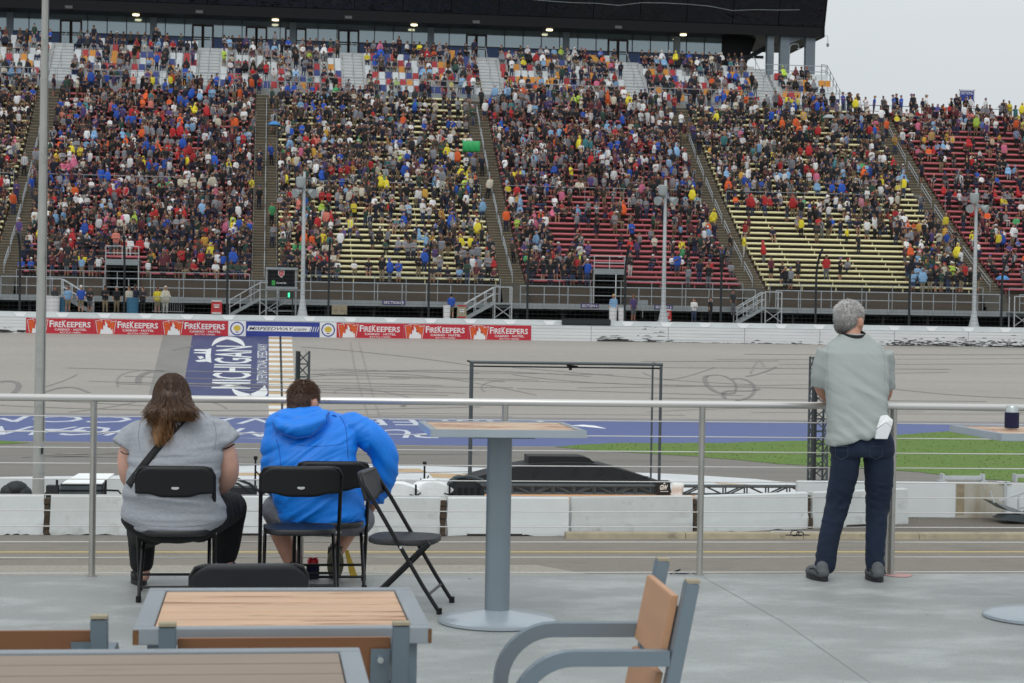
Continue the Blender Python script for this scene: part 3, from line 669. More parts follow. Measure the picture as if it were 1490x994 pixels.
# ================================================================== main seating blocks
V0 = 127.0; TR = .76; NR = 34
def zb(k): return 7.85+.36*k+.00273*k*k            # bench top
def zf(k): return zb(k)-.42                          # foot level
def vr(k): return V0+TR*k
bnames = ['far left yellow block', 'left red block', 'left yellow block', 'middle red block', 'right yellow block', 'far right red block']
BL = []
VOM = [(-9.2, 1.05), (23.25, 1.05)]
for bi in range(6):
    u0 = AIS[bi]+.95; u1 = AIS[bi+1]-.95; bname = bnames[bi]
    t = thing('seating_block', f"{bname} of stepped benches in the main grandstand", 'seating', (0, 0, 0), group='bench blocks of the main grandstand')
    m = MB()
    vom = [q for q in VOM if u0 < q[0] < u1]
    for k in range(NR):
        spans = [(u0-.12, u1+.12)]
        if vom and k < 3: q = vom[0]; spans = [(u0-.12, q[0]-q[1]), (q[0]+q[1], u1+.12)]
        for a, b in spans:
            m.bx((a, vr(k)-.5, zf(k)-.09), (b, vr(k)+.26, zf(k)))
            m.bx((a, vr(k)+.2, zf(k)-.02), (b, vr(k)+.25, zf(k+1)-.1))
            if k == 0: m.bx((a, vr(0)-.6, ZK-.4), (b, vr(0)-.51, zf(0)))
    m.obj('stepped_deck', 'riser_brown' if bi else 'riser_brown', t)
    col = 'bench_yellow' if bi in (0, 2, 4) else 'bench_red'
    seg = {}
    def bench_mesh(a, b):
        key = round(b-a, 2)
        if key not in seg:
            q = MB(); L_ = b-a
            q.tube([(0, 0, -.085), (L_, 0, -.085)], .085, 8); 
            q.bx((0, 0, -.165), (L_, .2, -.01))
            for i in range(int(L_/2.4)+1): q.bx((.15+i*2.4, .02, -.44), (.21+i*2.4, .1, -.15))
            seg[key] = q.mesh('bench', col, smooth=True)
        return seg[key]
    for k in range(NR):
        if vom and k < 3:
            q = vom[0]; link('bench', bench_mesh(u0, q[0]-q[1]-.05), t, (u0, vr(k)-.1, zb(k))); link('bench', bench_mesh(q[0]+q[1]+.05, u1), t, (q[0]+q[1]+.05, vr(k)-.1, zb(k)))
        else: link('bench', bench_mesh(u0, u1), t, (u0, vr(k)-.1, zb(k)))
    # thin safety rail part way up
    k = 16
    m = MB(); m.tube([(u0, vr(k)-.42, zf(k)+1.05), (u1, vr(k)-.42, zf(k)+1.05)], .022, 5)
    for i in range(6): u = u0+(u1-u0)*i/5; m.tube([(u, vr(k)-.42, zf(k)), (u, vr(k)-.42, zf(k)+1.05)], .02, 5)
    m.obj('cross_rail', 'rail_grey', t)
# aisle stairs
anames = ['leftmost aisle stairs beside the far left yellow block', 'aisle stairs left of the left red block, behind the flagpole', 'aisle stairs between the left red and left yellow blocks', 'aisle stairs between the left yellow and middle red blocks', 'aisle stairs between the middle red and right yellow blocks', 'aisle stairs between the right yellow and far right red blocks', 'aisle stairs beyond the far right red block']
for ai, u in enumerate(AIS[1:6]):
    t = thing('aisle_stair', anames[ai+1], 'stairs', (u, 0, 0), group='aisle stairs of the main grandstand')
    m = MB()
    for k in range(NR):
        r_ = (zf(k+1)-zf(k))/2
        m.bx((-.82, vr(k)-.5, zf(k)-.2), (.82, vr(k)-.10, zf(k)+.012)); m.bx((-.82, vr(k)-.12, zf(k)-.2), (.82, vr(k)+.28, zf(k)+r_))
        m.cur = 1
        m.bx((-.82, vr(k)-.13, zf(k)+r_-.05), (.82, vr(k)-.123, zf(k)+r_-.003)); m.bx((-.82, vr(k)+.25, zf(k+1)-.05), (.82, vr(k)+.256, zf(k+1)+.005)); m.cur = 0
    for i in range(4): m.bx((-.82, 125.3+i*.3, ZK), (.82, 126.55, ZK+.3*(i+1)))
    m.obj('steps', ['step_grey', 'step_tan'], t)
    k = 0
    while k < NR-3:
        m = MB(); e = min(k+3, NR-1)
        for f in (1.0, .62): m.tube([(0, vr(k), zf(k)+.85*f), (0, vr(e), zf(e)+.85*f)], .03, 5)
        for kk in (k, e): m.tube([(0, vr(kk), zf(kk)), (0, vr(kk), zf(kk)+.85)], .03, 5)
        m.obj('centre_handrail', 'rail_grey', t); k += 4
# doorways under the first rows
for (q, hw), lab in zip(VOM, ('railed doorway cut into the left red block, dark inside', 'railed doorway cut into the middle red block, dark inside')):
    t = thing('stand_doorway', lab, 'doorway', (q, 126.35, ZK), group='doorways cut into the grandstand')
    m = MB(); h = zf(3)-ZK
    m.bx((-hw, 3.2, -.6), (hw, 3.3, h)); m.bx((-hw, -.1, -.62), (hw, 3.3, -.5)); m.obj('dark_inside', 'under_dark', t)
    m = MB(); m.bx((-hw-.04, -.15, h-.02), (hw+.04, 2.6, h+.1)); m.bx((-hw-.04, -.2, h-.28), (hw+.04, -.1, h+.1)); m.obj('lintel', 'deck_beam', t)
    m = MB(); 
    for s_ in (-1, 1): m.bx((s_*hw-.06, -.15, -.3), (s_*hw+.06, 2.6, h)); 
    m.obj('side_wall', 'riser_brown', t)
    m = MB()
    for f in (.95, .5): m.tube([(-hw, -.1, h+f), (hw, -.1, h+f)], .03, 5)
    for s_ in (-hw, 0, hw): m.tube([(s_, -.1, h), (s_, -.1, h+.95)], .03, 5)
    for s_ in (-1, 1):
        m.tube([(s_*hw, -.12, h+.95), (s_*(hw+.05), -.25, -.05)], .03, 5); m.tube([(s_*hw, -.1, h+.95), (s_*hw, 2.2, h+.95)], .03, 5)
    m.obj('guard_rail', 'galv_light', t)
# ================================================================== crosswalk, upper deck
ZT = zf(NR-1)+.35; VT = vr(NR-1)+.3
t = thing('upper_crosswalk', 'narrow walkway and grey wall above the top bench row', 'walkway', (0, 0, 0))
m = MB(); m.bx((-60, VT, ZT-.6), (48, 155.0, ZT)); m.bx((48.001, VT, ZT-.6), (110, 154.6, ZT-.05)); m.obj('floor', 'deck_beam', t)
m = MB(); m.bx((-60, 154.5, ZT), (48.4, 154.62, ZT+.75)); m.obj('front_wall', 'deck_beam', t)
m = MB()
for f in (1.75, 1.3): m.tube([(-60, 154.4, ZT+f), (48.4, 154.4, ZT+f)], .03, 5)
for i in range(50): u = 48.4-i*2.1; m.tube([(u, 154.4, ZT), (u, 154.4, ZT+1.75)], .028, 5)
m.obj('front_railing', 'rail_grey', t)
UA = [-29, -16.6, -4.7, 7.15, 18.6, 30.9, 42.2, 54]
UV0 = 155.2; UTR = .92; UN = 7
US = .625
def uz(k): return ZT+.72+US*k
seat_v = {}
def seatmesh(c):
    if c not in seat_v:
        q = MB(); q.box((0, .22, .42), (.47, .05, .62), Matrix.Rotation(radians(-10), 3, 'X')); q.box((0, -.02, .12), (.47, .42, .06)); q.bx((-.03, .05, -.28), (.03, .12, .1)); q.bx((-.2, .255, .5), (.2, .27, .62))
        seat_v[c] = q.mesh('seat', c, bevel=.02)
    return seat_v[c]
USEATS = []
for bi in range(6):
    u0 = UA[bi]+.95; u1 = UA[bi+1]-.95
    if bi == 5: u1 = 41.9
    rows = UN
    lab = ['upper seat block furthest left', 'upper seat block right of the flagpole below the glass suites', 'upper seat block third from the left below the glass suites', 'upper seat block fourth from the left below the glass suites', 'upper seat block fifth from the left below the glass suites', 'upper seat block sixth from the left, ending at the dark stair tower'][bi]
    t = thing('upper_seat_block', lab, 'seating', (0, 0, 0), group='coloured seat blocks below the suites')
    if bi == 5: u1 = UA[6]-.95
    m = MB()
    for k in range(rows):
        m.bx((u0-.1, UV0+UTR*k-.45, uz(k)-.8), (u1+.1, UV0+UTR*(k+1)-.46, uz(k)-.0))
    m.obj('stepped_deck', 'step_white', t)
    n = int((u1-u0)/.56); cnt = 0; restmb = MB()
    for k in range(rows):
        for j in range(n):
            USEATS.append((bi, k, j, u0+.28+j*(u1-u0)/n, t))
# right end block
t6 = thing('upper_seat_block', 'small upper seat block furthest right beyond the stair tower, partly empty', 'seating', (0, 0, 0), group='coloured seat blocks below the suites')
m = MB()
for k in range(5): m.bx((43.2, UV0+UTR*k-.45, uz(k)-.8), (48.2, UV0+UTR*(k+1)-.46, uz(k)))
m.bx((43.2, UV0+UTR*5-.45, uz(5)-.55), (48.2, 164, uz(5))); m.obj('stepped_deck', 'step_white', t6)
for k in range(5):
    for j in range(9): USEATS.append((6, k, j, 43.4+.28+j*.53, t6))
for i, u in enumerate(UA[1:7]):
    t = thing('upper_stair', ['white upper stairs behind the flagpole', 'white upper stairs second from the left', 'white upper stairs third from the left', 'white upper stairs fourth from the left', 'white upper stairs fifth from the left', 'white upper stairs furthest right at the dark stair tower'][i], 'stairs', (u, 0, 0), group='white stairs between the upper seat blocks')
    m = MB()
    for k in range(UN*2):
        m.bx((-.82, UV0-.45+UTR*k/2, uz(0)-.8), (.82, UV0-.45+UTR*(k+1)/2+.001*k, uz(0)+US*(k)/2-US/2))
        m.cur = 1; m.bx((-.82, UV0-.455+UTR*k/2, uz(0)+US*k/2-.43), (.82, UV0-.4505+UTR*k/2, uz(0)+US*k/2-.37)); m.cur = 0
    m.obj('steps', ['step_white', 'rail_grey'], t)
    m = MB()
    for f in (.9,): m.tube([(0, UV0, uz(0)+f), (0, UV0+UTR*UN, uz(UN)+f-.3)], .03, 5)
    for k in (0, 3, 6): m.tube([(0, UV0+UTR*k, uz(k)-.5), (0, UV0+UTR*k, uz(k)+.9)], .03, 5)
    m.obj('handrail', 'rail_grey', t)
# ================================================================== suites building
VG = 164.0; ZD = 27.4; ZG1 = 30.3
su = thing('suite_building', 'long glass fronted suite building with a dark overhanging upper storey', 'building', (0, VG, 0))
m = MB(); m.bx((-60, -2.38, ZD-2.6), (42.3, .1, ZD)); m.obj('terrace', 'step_white', su)
ZS0_ = 30.15
doors = [atv((103+0)/1, 60, VG).x, atv(295, 60, VG).x, atv(373, 60, VG).x, atv(430, 70, VG).x, atv(507, 70, VG).x, atv(693, 75, VG).x, atv(899, 80, VG).x]
m = MB(); ds = [-60]+[x for d in doors for x in (d-.85, d+.85)]+[40.0]
for i in range(0, len(ds), 2): m.bx((ds[i], 0, ZD), (ds[i+1], .1, 28.62))
m.obj('blue_sill_band', 'suite_blue', su)
m = MB(); m.bx((-60, .04, 28.625), (40.0, .1, 30.6)); 
for d in doors: m.bx((d-.82, .045, ZD), (d+.82, .1, 28.6))
m.obj('glazing', 'suite_glass', su)
m = MB(); u = 40.0
while u > -58:
    if not any(abs(u-d) < .9 for d in doors): m.bx((u-.035, -.03, 28.62), (u+.035, .035, 30.6))
    u -= 1.62
m.bx((-60, -.04, 28.56), (40.0, .035, 28.66)); m.obj('mullions', 'suite_frame', su)
for d in doors:
    dd = MB()
    for x in (-.85, -.04, .04, .85): dd.bx((d+x-.08, -.05, ZD), (d+x+.08, .03, 29.62))
    dd.bx((d-.9, -.06, 29.55), (d+.9, .03, 29.7)); dd.bx((d-.8, -.04, ZD), (d+.8, .03, ZD+.1)); dd.bx((d-.72, -.045, ZD+1.0), (d+.72, .03, ZD+1.06))
    dd.obj('double_door', 'door_frame', su)
for u in (-21.5, -9.6, 2.2, 14.1, 26.0, 35.9): m = MB(); m.bx((u-.28, -.12, ZD), (u+.28, .0, ZS0_)); m.obj('pier', 'column_grey', su)
m = MB(); m.bx((-60, .1, ZD-4), (40.0, 7.9, 30.12)); m.obj('core_wall', 'suite_frame', su)
OV = -2.9; ZS0 = 30.10
m = MB(); m.bx((-60, OV+.2, ZS0+.06), (48.3, 8, ZS0+.28)); m.obj('soffit', 'fascia_black', su)
m = MB(); m.bx((-60, OV, ZS0), (48.3, OV+.2, ZS0+.86)); m.obj('lower_fascia', 'fascia_black', su)
for i in range(26):
    m = MB(); u = 48.3-i*4.1; m.prism([(u-4.04, OV-.05, ZS0+.9), (u, OV-.05, ZS0+.9), (u, OV-1.7, ZS0+6.3), (u-4.04, OV-1.7, ZS0+6.3)], (0, .1, 0)); m.obj('gloss_fascia_panel', 'fascia_gloss', su)
m = MB(); m.bx((-60, OV+.1, ZS0+.86), (48.2, 8, ZS0+6.3)); m.obj('upper_storey', 'fascia_black', su)
m = MB(); m.prism([(48.31, OV-.1, ZS0), (48.31, OV-.1, ZS0+.9), (48.31, OV-1.8, ZS0+6.4), (48.31, 8, ZS0+6.4), (48.31, 8, ZS0)], (.12, 0, 0)); m.obj('end_panel', 'fascia_black', su)
m = MB(); m.tube([(-60+i*2.0, OV-.5, ZS0+2.25+.14*cos(i*.8)-(.2 if i % 5 == 0 else 0)) for i in range(54)], .022, 4); m.obj('hanging_cable', 'galv', su)
for x in (198, 401, 603, 800, 995):
    a = atv(x, 10, 162.6); q = MB(); q.tube([(a.x, -1.4, ZS0-.05), (a.x, -1.4, ZS0+.055)], .28, 14); q.obj('downlight', 'lamp_warm', su)
for x, y in ((100, 12), (290, 20), (507, 28), (693, 36), (900, 43)):
    a = atv(x, y, 161); q = MB(); q.bx((a.x-.3, OV-.07, ZS0+.1), (a.x+.3, OV-.003, ZS0+.35)); q.obj('speaker_box', 'fixture', su)
for u, w in ((43.7, .3), (45.0, .42), (47.3, .42)):
    q = MB(); q.bx((u-w, -2.6, ZD-2.2), (u+w-.004, -2.0, ZS0+.05)); q.obj('column', 'column_grey', su)
q = MB(); q.prism([(45.4, -2.5, ZS0+.05), (46.9, -2.5, ZS0+.05), (45.4, -2.5, ZS0-.6)], (0, .4, 0)); q.obj('gusset', 'column_grey', su)
q = MB(); q.prism([(40.0, -.2, ZD), (42.0, -.2, ZD), (43.0, -.2, ZS0+.05), (40.0, -.2, ZS0+.05)], (0, .2, 0)); q.obj('stair_tower_wall', 'fascia_black', su)
q = MB(); q.bar((41.8, -.5, 28.2), (44.6, -.5, 29.8), .1, .4); q.bar((41.6, -.6, 28.5), (43.6, -.6, 28.5), .1, .25)
for i in range(8): q.bar((42.0+i*.3, -.6, 28.0+i*.19), (42.0+i*.3, -.6, 28.7+i*.19), .03, .03)
q.obj('end_stair', 'fence_dark', su)
# railings at the right end
t = thing('end_guard_rail', 'stepped pipe guard rail at the right end of the upper seats', 'railing', (48.35, 0, 0))
m = MB(); pp = [(0, 154.5, ZT+1.3)]+[(0, UV0+UTR*k, uz(k)+1.0) for k in range(1, 6)]+[(0, 161.5, uz(5)+1.3)]
m.tube(pp, .03, 5); m.tube([(p[0], p[1], p[2]-.5) for p in pp], .025, 5)
for p in pp: m.tube([p, (p[0], p[1], p[2]-1.6)], .04, 5)
m.obj('pipes', 'galv', t)
t = thing('terrace_railing', 'pipe railing in front of seated people at the right end terrace', 'railing', (0, 0, 0))
railing(t, 42.8, 48.2, 159.7, uz(5)-.1, h=1.0, sp=1.8, nm='pipes')
for i, (x0, x1) in enumerate(((357, 446),)):
    t = thing('terrace_railing', 'pipe railing on the small platform before two suite doors, left part', 'railing', (0, 0, 0)); a = atv(x0, 60, 160.5).x; b = atv(x1, 70, 160.5).x
    railing(t, a, b, 160.3, uz(4), h=1.1, sp=1.8, nm='pipes')
    m = MB(); m.bx((a, 160.2, uz(3)), (b, 163.9, uz(4)-.02)); m.obj('platform', 'step_white', t)
# fence and sign along the back of the far right red block
t = thing('back_fence', 'wire fence with dark posts along the skyline of the far right block', 'fence', (0, 154.7, ZT-.2))
m = MB(); 
for i in range(22): m.tube([(48.6+i*2.9, 0, 0), (48.6+i*2.9, 0, 1.15)], .045, 6)
m.obj('post', 'fence_dark', t)
m = MB(); m.tube([(48.4, 0, 1.12), (110, 0, 1.12)], .03, 5); m.tube([(48.4, 0, .3), (110, 0, .3)], .02, 5); m.obj('rail', 'fence_dark', t)
a = atv(1396, 150, 154.9); b = atv(1418, 131, 154.9)
t = thing('skyline_section_sign', 'blue sections sign in a white frame above the skyline fence', 'sign', (a.x, 154.9, ZT-.2)); w = b.x-a.x; h = b.z-(ZT-.2)
m = MB()
for u in (0, w): m.bx((u-.04, 0, 0), (u+.04, .08, h))
m.bx((-.04, 0, h-.06), (w+.04, .08, h+.02)); m.bx((-.04, 0, h-1.05), (w+.04, .08, h-.98)); m.bx((-.2, 0, h-1.45), (w+.2, .08, h-1.38)); m.obj('frame', 'white_vinyl', t)
m = MB(); m.bx((.05, .02, h-.96), (w-.05, .06, h-.08)); m.obj('board', 'blue_vinyl', t)
m = MB(); put_text(m, 'SECTIONS', (w*.12, .01, h-.4), (1, 0, 0), (0, 0, 1), w*.76, .24, bold=.01); put_text(m, '6', (w*.42, .01, h-.85), (1, 0, 0), (0, 0, 1), w*.16, .32, bold=.01); m.obj('lettering', 'white_vinyl', t)
t = thing('gooseneck_lamp', 'curved gooseneck lamp between the end columns', 'lamp', (44.9, 159.6, ZD+.6))
m = MB(); m.tube([(0, 0, 0), (0, 0, .9), (.15, 0, 1.15), (.4, 0, 1.22), (.75, 0, 1.2), (.8, 0, 1.0)], .035, 6); m.lathe([(.05, .9), (.12, .85), (.12, .78)], (.8, 0, 0), 8); m.obj('arm', 'galv', t)
t = thing('dome_camera', 'small camera hanging from the right corner of the overhang', 'camera', (48.9, 161.6, 30.1))
m = MB(); m.tube([(-.5, 0, .3), (0, 0, .2), (0, 0, -.45)], .025, 5); m.lathe([(.06, -.4), (.14, -.5), (.1, -.7), (.02, -.75)], (0, 0, 0), 10); m.obj('mount', 'galv', t)
# ================================================================== spectators
# template figures facing -Y; tags: 0 skin 1 top 2 trousers 3 hair/cap 4 shoes
def seg_figure(segs, vox=.035, dec=.16):
    mb = MB()
    for p0, r0, p1, r1, tag, fl in segs:
        limb(mb, [p0, p1], [r0, r1], 10, flat=fl, up=(0, 1, 0) if abs(Vector(p1)[2]-Vector(p0)[2]) > .01 else (0, 0, 1))
    me = voxel_skin(mb, vox, 2, dec)
    n = len(me.polygons); c = np.empty(n*3); me.polygons.foreach_get('center', c); c = c.reshape(-1, 3)
    best = np.full(n, 1e9); tg = np.zeros(n, int)
    for p0, r0, p1, r1, tag, fl in segs:
        a = np.array(p0, float); b = np.array(p1, float); d = b-a; L2 = max(d@d, 1e-9)
        t = np.clip(((c-a)@d)/L2, 0, 1); dd = np.linalg.norm(c-a-t[:, None]*d, axis=1)-(r0+(r1-r0)*t)*(1 if not fl else (fl+1)/2)
        m_ = dd < best; best[m_] = dd[m_]; tg[m_] = tag
    me.polygons.foreach_set('use_smooth', [True]*n)
    return me, tg
def figure(pose, shorts=False, poncho=False, arms='down', hood=False, legs='stand'):
    S = []
    def a(p0, r0, p1, r1, t, fl=None): S.append((p0, r0, p1, r1, t, fl))
    if pose == 'stand': hz = .92; off = 0
    else: hz = .09; off = 0
    T = hz
    # torso
    a((0, 0, T+.02), .155, (0, 0, T+.28), .165, 1, .75) if False else None
    a((-.07, 0, T), .13, (-.07, 0, T+.42), .125, 1); a((.07, 0, T), .13, (.07, 0, T+.42), .125, 1)
    a((-.15, 0, T+.47), .075, (.15, 0, T+.47), .075, 1)
    a((0, 0, T+.5), .055, (0, -.01, T+.62), .055, 0)
    a((0, -.015, T+.66), .098, (0, -.01, T+.72), .102, 0)
    a((0, .02, T+.72), .105, (0, .012, T+.765), .10, 1 if hood else 3)
    if hood: a((0, .035, T+.62), .12, (0, .03, T+.75), .115, 1)
    else: a((0, -.06, T+.765), .075, (0, -.15, T+.745), .045, 3)
    if pose == 'stand':
        for s in (-1, 1):
            a((s*.085, 0, hz), .105, (s*.10, -.01, .50), .078, 2)
            a((s*.10, -.01, .50), .07, (s*.11, .02, .10), .05, 0 if shorts else 2)
            a((s*.11, .03, .05), .05, (s*.12, -.13, .04), .045, 4)
    else:
        for s in (-1, 1):
            a((s*.10, 0, T), .12, (s*.12, -.42, T+.02), .085, 2)
            a((s*.12, -.42, T), .075, (s*.12, -.40, -.34), .052, 0 if shorts else 2)
            a((s*.12, -.38, -.40), .05, (s*.12, -.52, -.42), .045, 4)
    sh = T+.46
    if arms == 'down':
        for s in (-1, 1): a((s*.2, 0, sh), .06, (s*.25, .02, sh-.28), .05, 1); a((s*.25, .02, sh-.28), .042, (s*.25, -.05, sh-.52), .035, 0)
    elif arms == 'fold':
        for s in (-1, 1): a((s*.2, 0, sh), .06, (s*.24, -.04, sh-.26), .052, 1); a((s*.24, -.04, sh-.26), .045, (-s*.08, -.2, sh-.22), .038, 0 if s > 0 else 1)
    elif arms == 'lap':
        for s in (-1, 1): a((s*.2, 0, sh), .06, (s*.25, -.06, sh-.27), .052, 1); a((s*.25, -.06, sh-.27), .045, (s*.07, -.27, sh-.35), .036, 0)
    elif arms == 'cap':
        a((.2, 0, sh), .06, (.25, .02, sh-.28), .05, 1); a((.25, .02, sh-.28), .042, (.25, -.05, sh-.52), .035, 0)
        a((-.2, 0, sh), .06, (-.34, -.08, sh-.1), .05, 1); a((-.34, -.08, sh-.1), .042, (-.14, -.13, sh+.2), .036, 0)
    elif arms == 'heart':
        a((.2, 0, sh), .06, (.25, .02, sh-.28), .05, 1); a((.25, .02, sh-.28), .042, (.25, -.05, sh-.52), .035, 0)
        a((-.2, 0, sh), .06, (-.27, -.05, sh-.25), .052, 1); a((-.27, -.05, sh-.25), .045, (.04, -.17, sh-.1), .038, 0)
    if poncho:
        a((-.1, 0, T-.06 if pose == 'stand' else T), .2, (-.07, 0, T+.4), .14, 1); a((.1, 0, T-.06 if pose == 'stand' else T), .2, (.07, 0, T+.4), .14, 1)
        a((-.27, -.05, sh-.34), .10, (-.14, 0, sh), .08, 1); a((.27, -.05, sh-.34), .10, (.14, 0, sh), .08, 1)
        if pose != 'stand': a((-.12, -.1, T), .15, (-.12, -.4, T+.03), .12, 1); a((.12, -.1, T), .15, (.12, -.4, T+.03), .12, 1)
    return S
TDEF = [('stand', dict(arms='down')), ('stand', dict(arms='fold')), ('stand', dict(arms='heart', shorts=True)), ('stand', dict(arms='down', shorts=True)), ('stand', dict(arms='cap')), ('stand', dict(arms='down', poncho=True, hood=True)),
        ('sit', dict(arms='lap')), ('sit', dict(arms='lap', shorts=True)), ('sit', dict(arms='fold')), ('sit', dict(arms='down', poncho=True, hood=True)), ('stand', dict(arms='fold', shorts=True)), ('sit', dict(arms='lap', hood=True))]
T_HI = []; T_LO = []
for pose, kw in TDEF:
    S = figure(pose, **kw)
    T_HI.append(seg_figure(S, .022, .30)); T_LO.append(seg_figure(S, .04, .22))
TOPS = [('white', (216, 216, 216), 13), ('black', (15, 15, 18), 30), ('navy', (20, 25, 46), 23), ('grey', (124, 126, 132), 13), ('dark grey', (36, 38, 42), 19), ('royal blue', (34, 78, 168), 7), ('light blue', (124, 162, 196), 5), ('red', (170, 36, 40), 6), ('maroon', (92, 40, 48), 4),
        ('yellow', (214, 198, 52), 3.4), ('amber', (190, 146, 60), 1.6), ('orange', (214, 92, 42), 2.2), ('pink', (198, 104, 132), 1.5), ('dark green', (40, 66, 56), 5), ('bright green', (70, 156, 100), .5), ('lime', (172, 200, 76), .7), ('purple', (78, 62, 112), 3), ('teal', (60, 118, 124), 1.4), ('brown', (66, 56, 48), 6), ('cream', (190, 184, 166), 3), ('salmon', (200, 116, 102), .9)]
LEGS = [('denim', (46, 58, 86), 5), ('black', (20, 20, 24), 5), ('khaki', (126, 112, 88), 2.6), ('grey', (92, 94, 98), 3), ('navy', (34, 38, 58), 3), ('white', (186, 184, 178), .8)]
CAPS = [('dark hair', (44, 34, 28), 6), ('brown hair', (86, 62, 44), 5), ('fair hair', (158, 130, 90), 2), ('grey hair', (136, 134, 130), 2), ('black cap', (30, 30, 32), 5), ('white cap', (204, 204, 202), 3), ('red cap', (166, 32, 34), 1.5), ('blue cap', (40, 62, 130), 2), ('green cap', (40, 84, 60), .8), ('tan hat', (170, 148, 110), 1)]
SKINS = [(172, 126, 104), (152, 108, 86), (184, 142, 120), (120, 84, 66)]
def pick(r, T):
    w = [t[2] for t in T]; return r.choices(range(len(T)), w)[0]
PM = {}
def plain(nm, c):
    if nm not in PM: PM[nm] = pm(nm, srgb(*c), .8, var=0)
    return PM[nm]
# material with per-face colour for the far crowd
cm = bpy.data.materials.new('crowd_cloth'); cm.use_nodes = True
an = cm.node_tree.nodes.new('ShaderNodeAttribute'); an.attribute_name = 'cloth'; cm.node_tree.links.new(an.outputs['Color'], cm.node_tree.nodes['Principled BSDF'].inputs['Base Color'])
cm.node_tree.nodes['Principled BSDF'].inputs['Roughness'].default_value = .8
# candidate places
cand = []
def dens(bi, k, f):
    """share of places taken: block, row, fraction across"""
    if bi == 0: return .80
    if bi == 1: return .87 if k > 2 else .8
    if bi == 2:
        if k >= 18: return .84 if not (k > 22 and f > .72) else .5
        if k >= 13: return .84 if f < .35 else .58
        if k >= 9: return .8 if f < .3 else .42
        if k >= 5: return .88 if f < .25 else (.24 if f < .75 else .5)
        return .85 if f < .28 else (.08 if f < .62 else .5)
    if bi == 3:
        if k >= 17: return .85
        if k >= 12: return .72 if f < .3 or f > .6 else .42
        if k >= 5: return .85 if f < .15 else (.06 if f < .5 else (.36 if f < .88 else .65))
        return .8 if f < .28 else (.06 if f < .7 else .32)
    if bi == 4:
        if k >= 18: return .8
        if k >= 14: return .6 if f < .35 or f > .55 else .38
        if k >= 9: return .06 if f < .25 else (.3 if f < .6 else .6)
        if k >= 4: return .02 if f < .78 else .8
        return .3 if f < .14 else (.03 if f < .68 else .85)
    if bi == 5:
        if k >= 30: return .75
        if k >= 18: return .42 if f < .5 else .22
        if k >= 12: return .42
        return .3
ORD = 'first second third fourth fifth sixth seventh eighth ninth tenth eleventh twelfth thirteenth fourteenth fifteenth sixteenth seventeenth eighteenth nineteenth twentieth twenty-first twenty-second twenty-third twenty-fourth twenty-fifth twenty-sixth twenty-seventh twenty-eighth twenty-ninth thirtieth thirty-first thirty-second'.split()
pr = random.Random(20)
for bi in range(6):
    u0 = AIS[bi]+.95; u1 = AIS[bi+1]-.95; n = 29
    cn = [0]*NR
    # groups sit or stand together; ponchos cluster
    for k in range(NR):
        stand = pr.random() < .5; top = pick(pr, TOPS)
        num = 0
        n = 31
        for j in range(n):
            f = (j+.5)/n; u = u0+(u1-u0)*f
            if any(abs(u-q) < w+.3 for q, w in VOM) and k < 4: continue
            if pr.random() < .22: stand = pr.random() < (.62 if bi in (1, 2, 3, 4) else .45)
            if pr.random() < .72: top = pick(pr, TOPS)
            if pr.random() > dens(bi, k, f): continue
            y = vr(k)
            pon = TOPS[top][0] in ('yellow', 'lime', 'pink', 'orange', 'salmon', 'light blue', 'red', 'royal blue', 'teal') and pr.random() < .3
            tpl = pr.choice([0, 0, 1, 2, 3, 4, 10]) if stand else pr.choice([6, 7, 7, 8, 11])
            if pon: tpl = 5 if stand else 9
            num += 1
            cand.append(dict(bi=bi, k=k, u=u+pr.uniform(-.12, .12), v=(y-.30 if stand else y+.02)+pr.uniform(-.10, .07), z=(zf(k) if stand else zb(k)), t=tpl, top=top, leg=pick(pr, LEGS), cap=pick(pr, CAPS), skin=pr.randrange(4), s=min(1.06, max(.68, pr.gauss(.925, .08))), rz=pr.gauss(-.05, .45), num=num))
# back row lookers on the skyline and walkers on the stairs
for i in range(26):
    u = pr.uniform(43.5, 63); cand.append(dict(bi=9, k=NR, u=u, v=153.4+pr.uniform(-.3, .4), z=ZT, t=pr.choice([0, 1, 3]), top=pr.choice([1, 2, 4, 1, 0, 5]), leg=pick(pr, LEGS), cap=pick(pr, CAPS), skin=0, s=pr.gauss(1, .05), rz=pr.gauss(0, .8), num=i))
for i in range(34):
    u = pr.uniform(-22, 46); cand.append(dict(bi=9, k=NR, u=u, v=153.6+pr.uniform(-.3, .5), z=ZT, t=pr.choice([0, 1, 3, 4]), top=pick(pr, TOPS), leg=pick(pr, LEGS), cap=pick(pr, CAPS), skin=0, s=pr.gauss(1, .05), rz=pr.gauss(0, .5), num=i))
for u in AIS[1:6]:
    for i in range(9):
        k = pr.randrange(4, NR); cand.append(dict(bi=9, k=k, u=u+pr.choice([-.45, .45]), v=vr(k)-.3, z=zf(k), t=pr.choice([0, 3, 1]), top=pick(pr, TOPS), leg=pick(pr, LEGS), cap=pick(pr, CAPS), skin=0, s=1, rz=pr.gauss(0, .5), num=0))
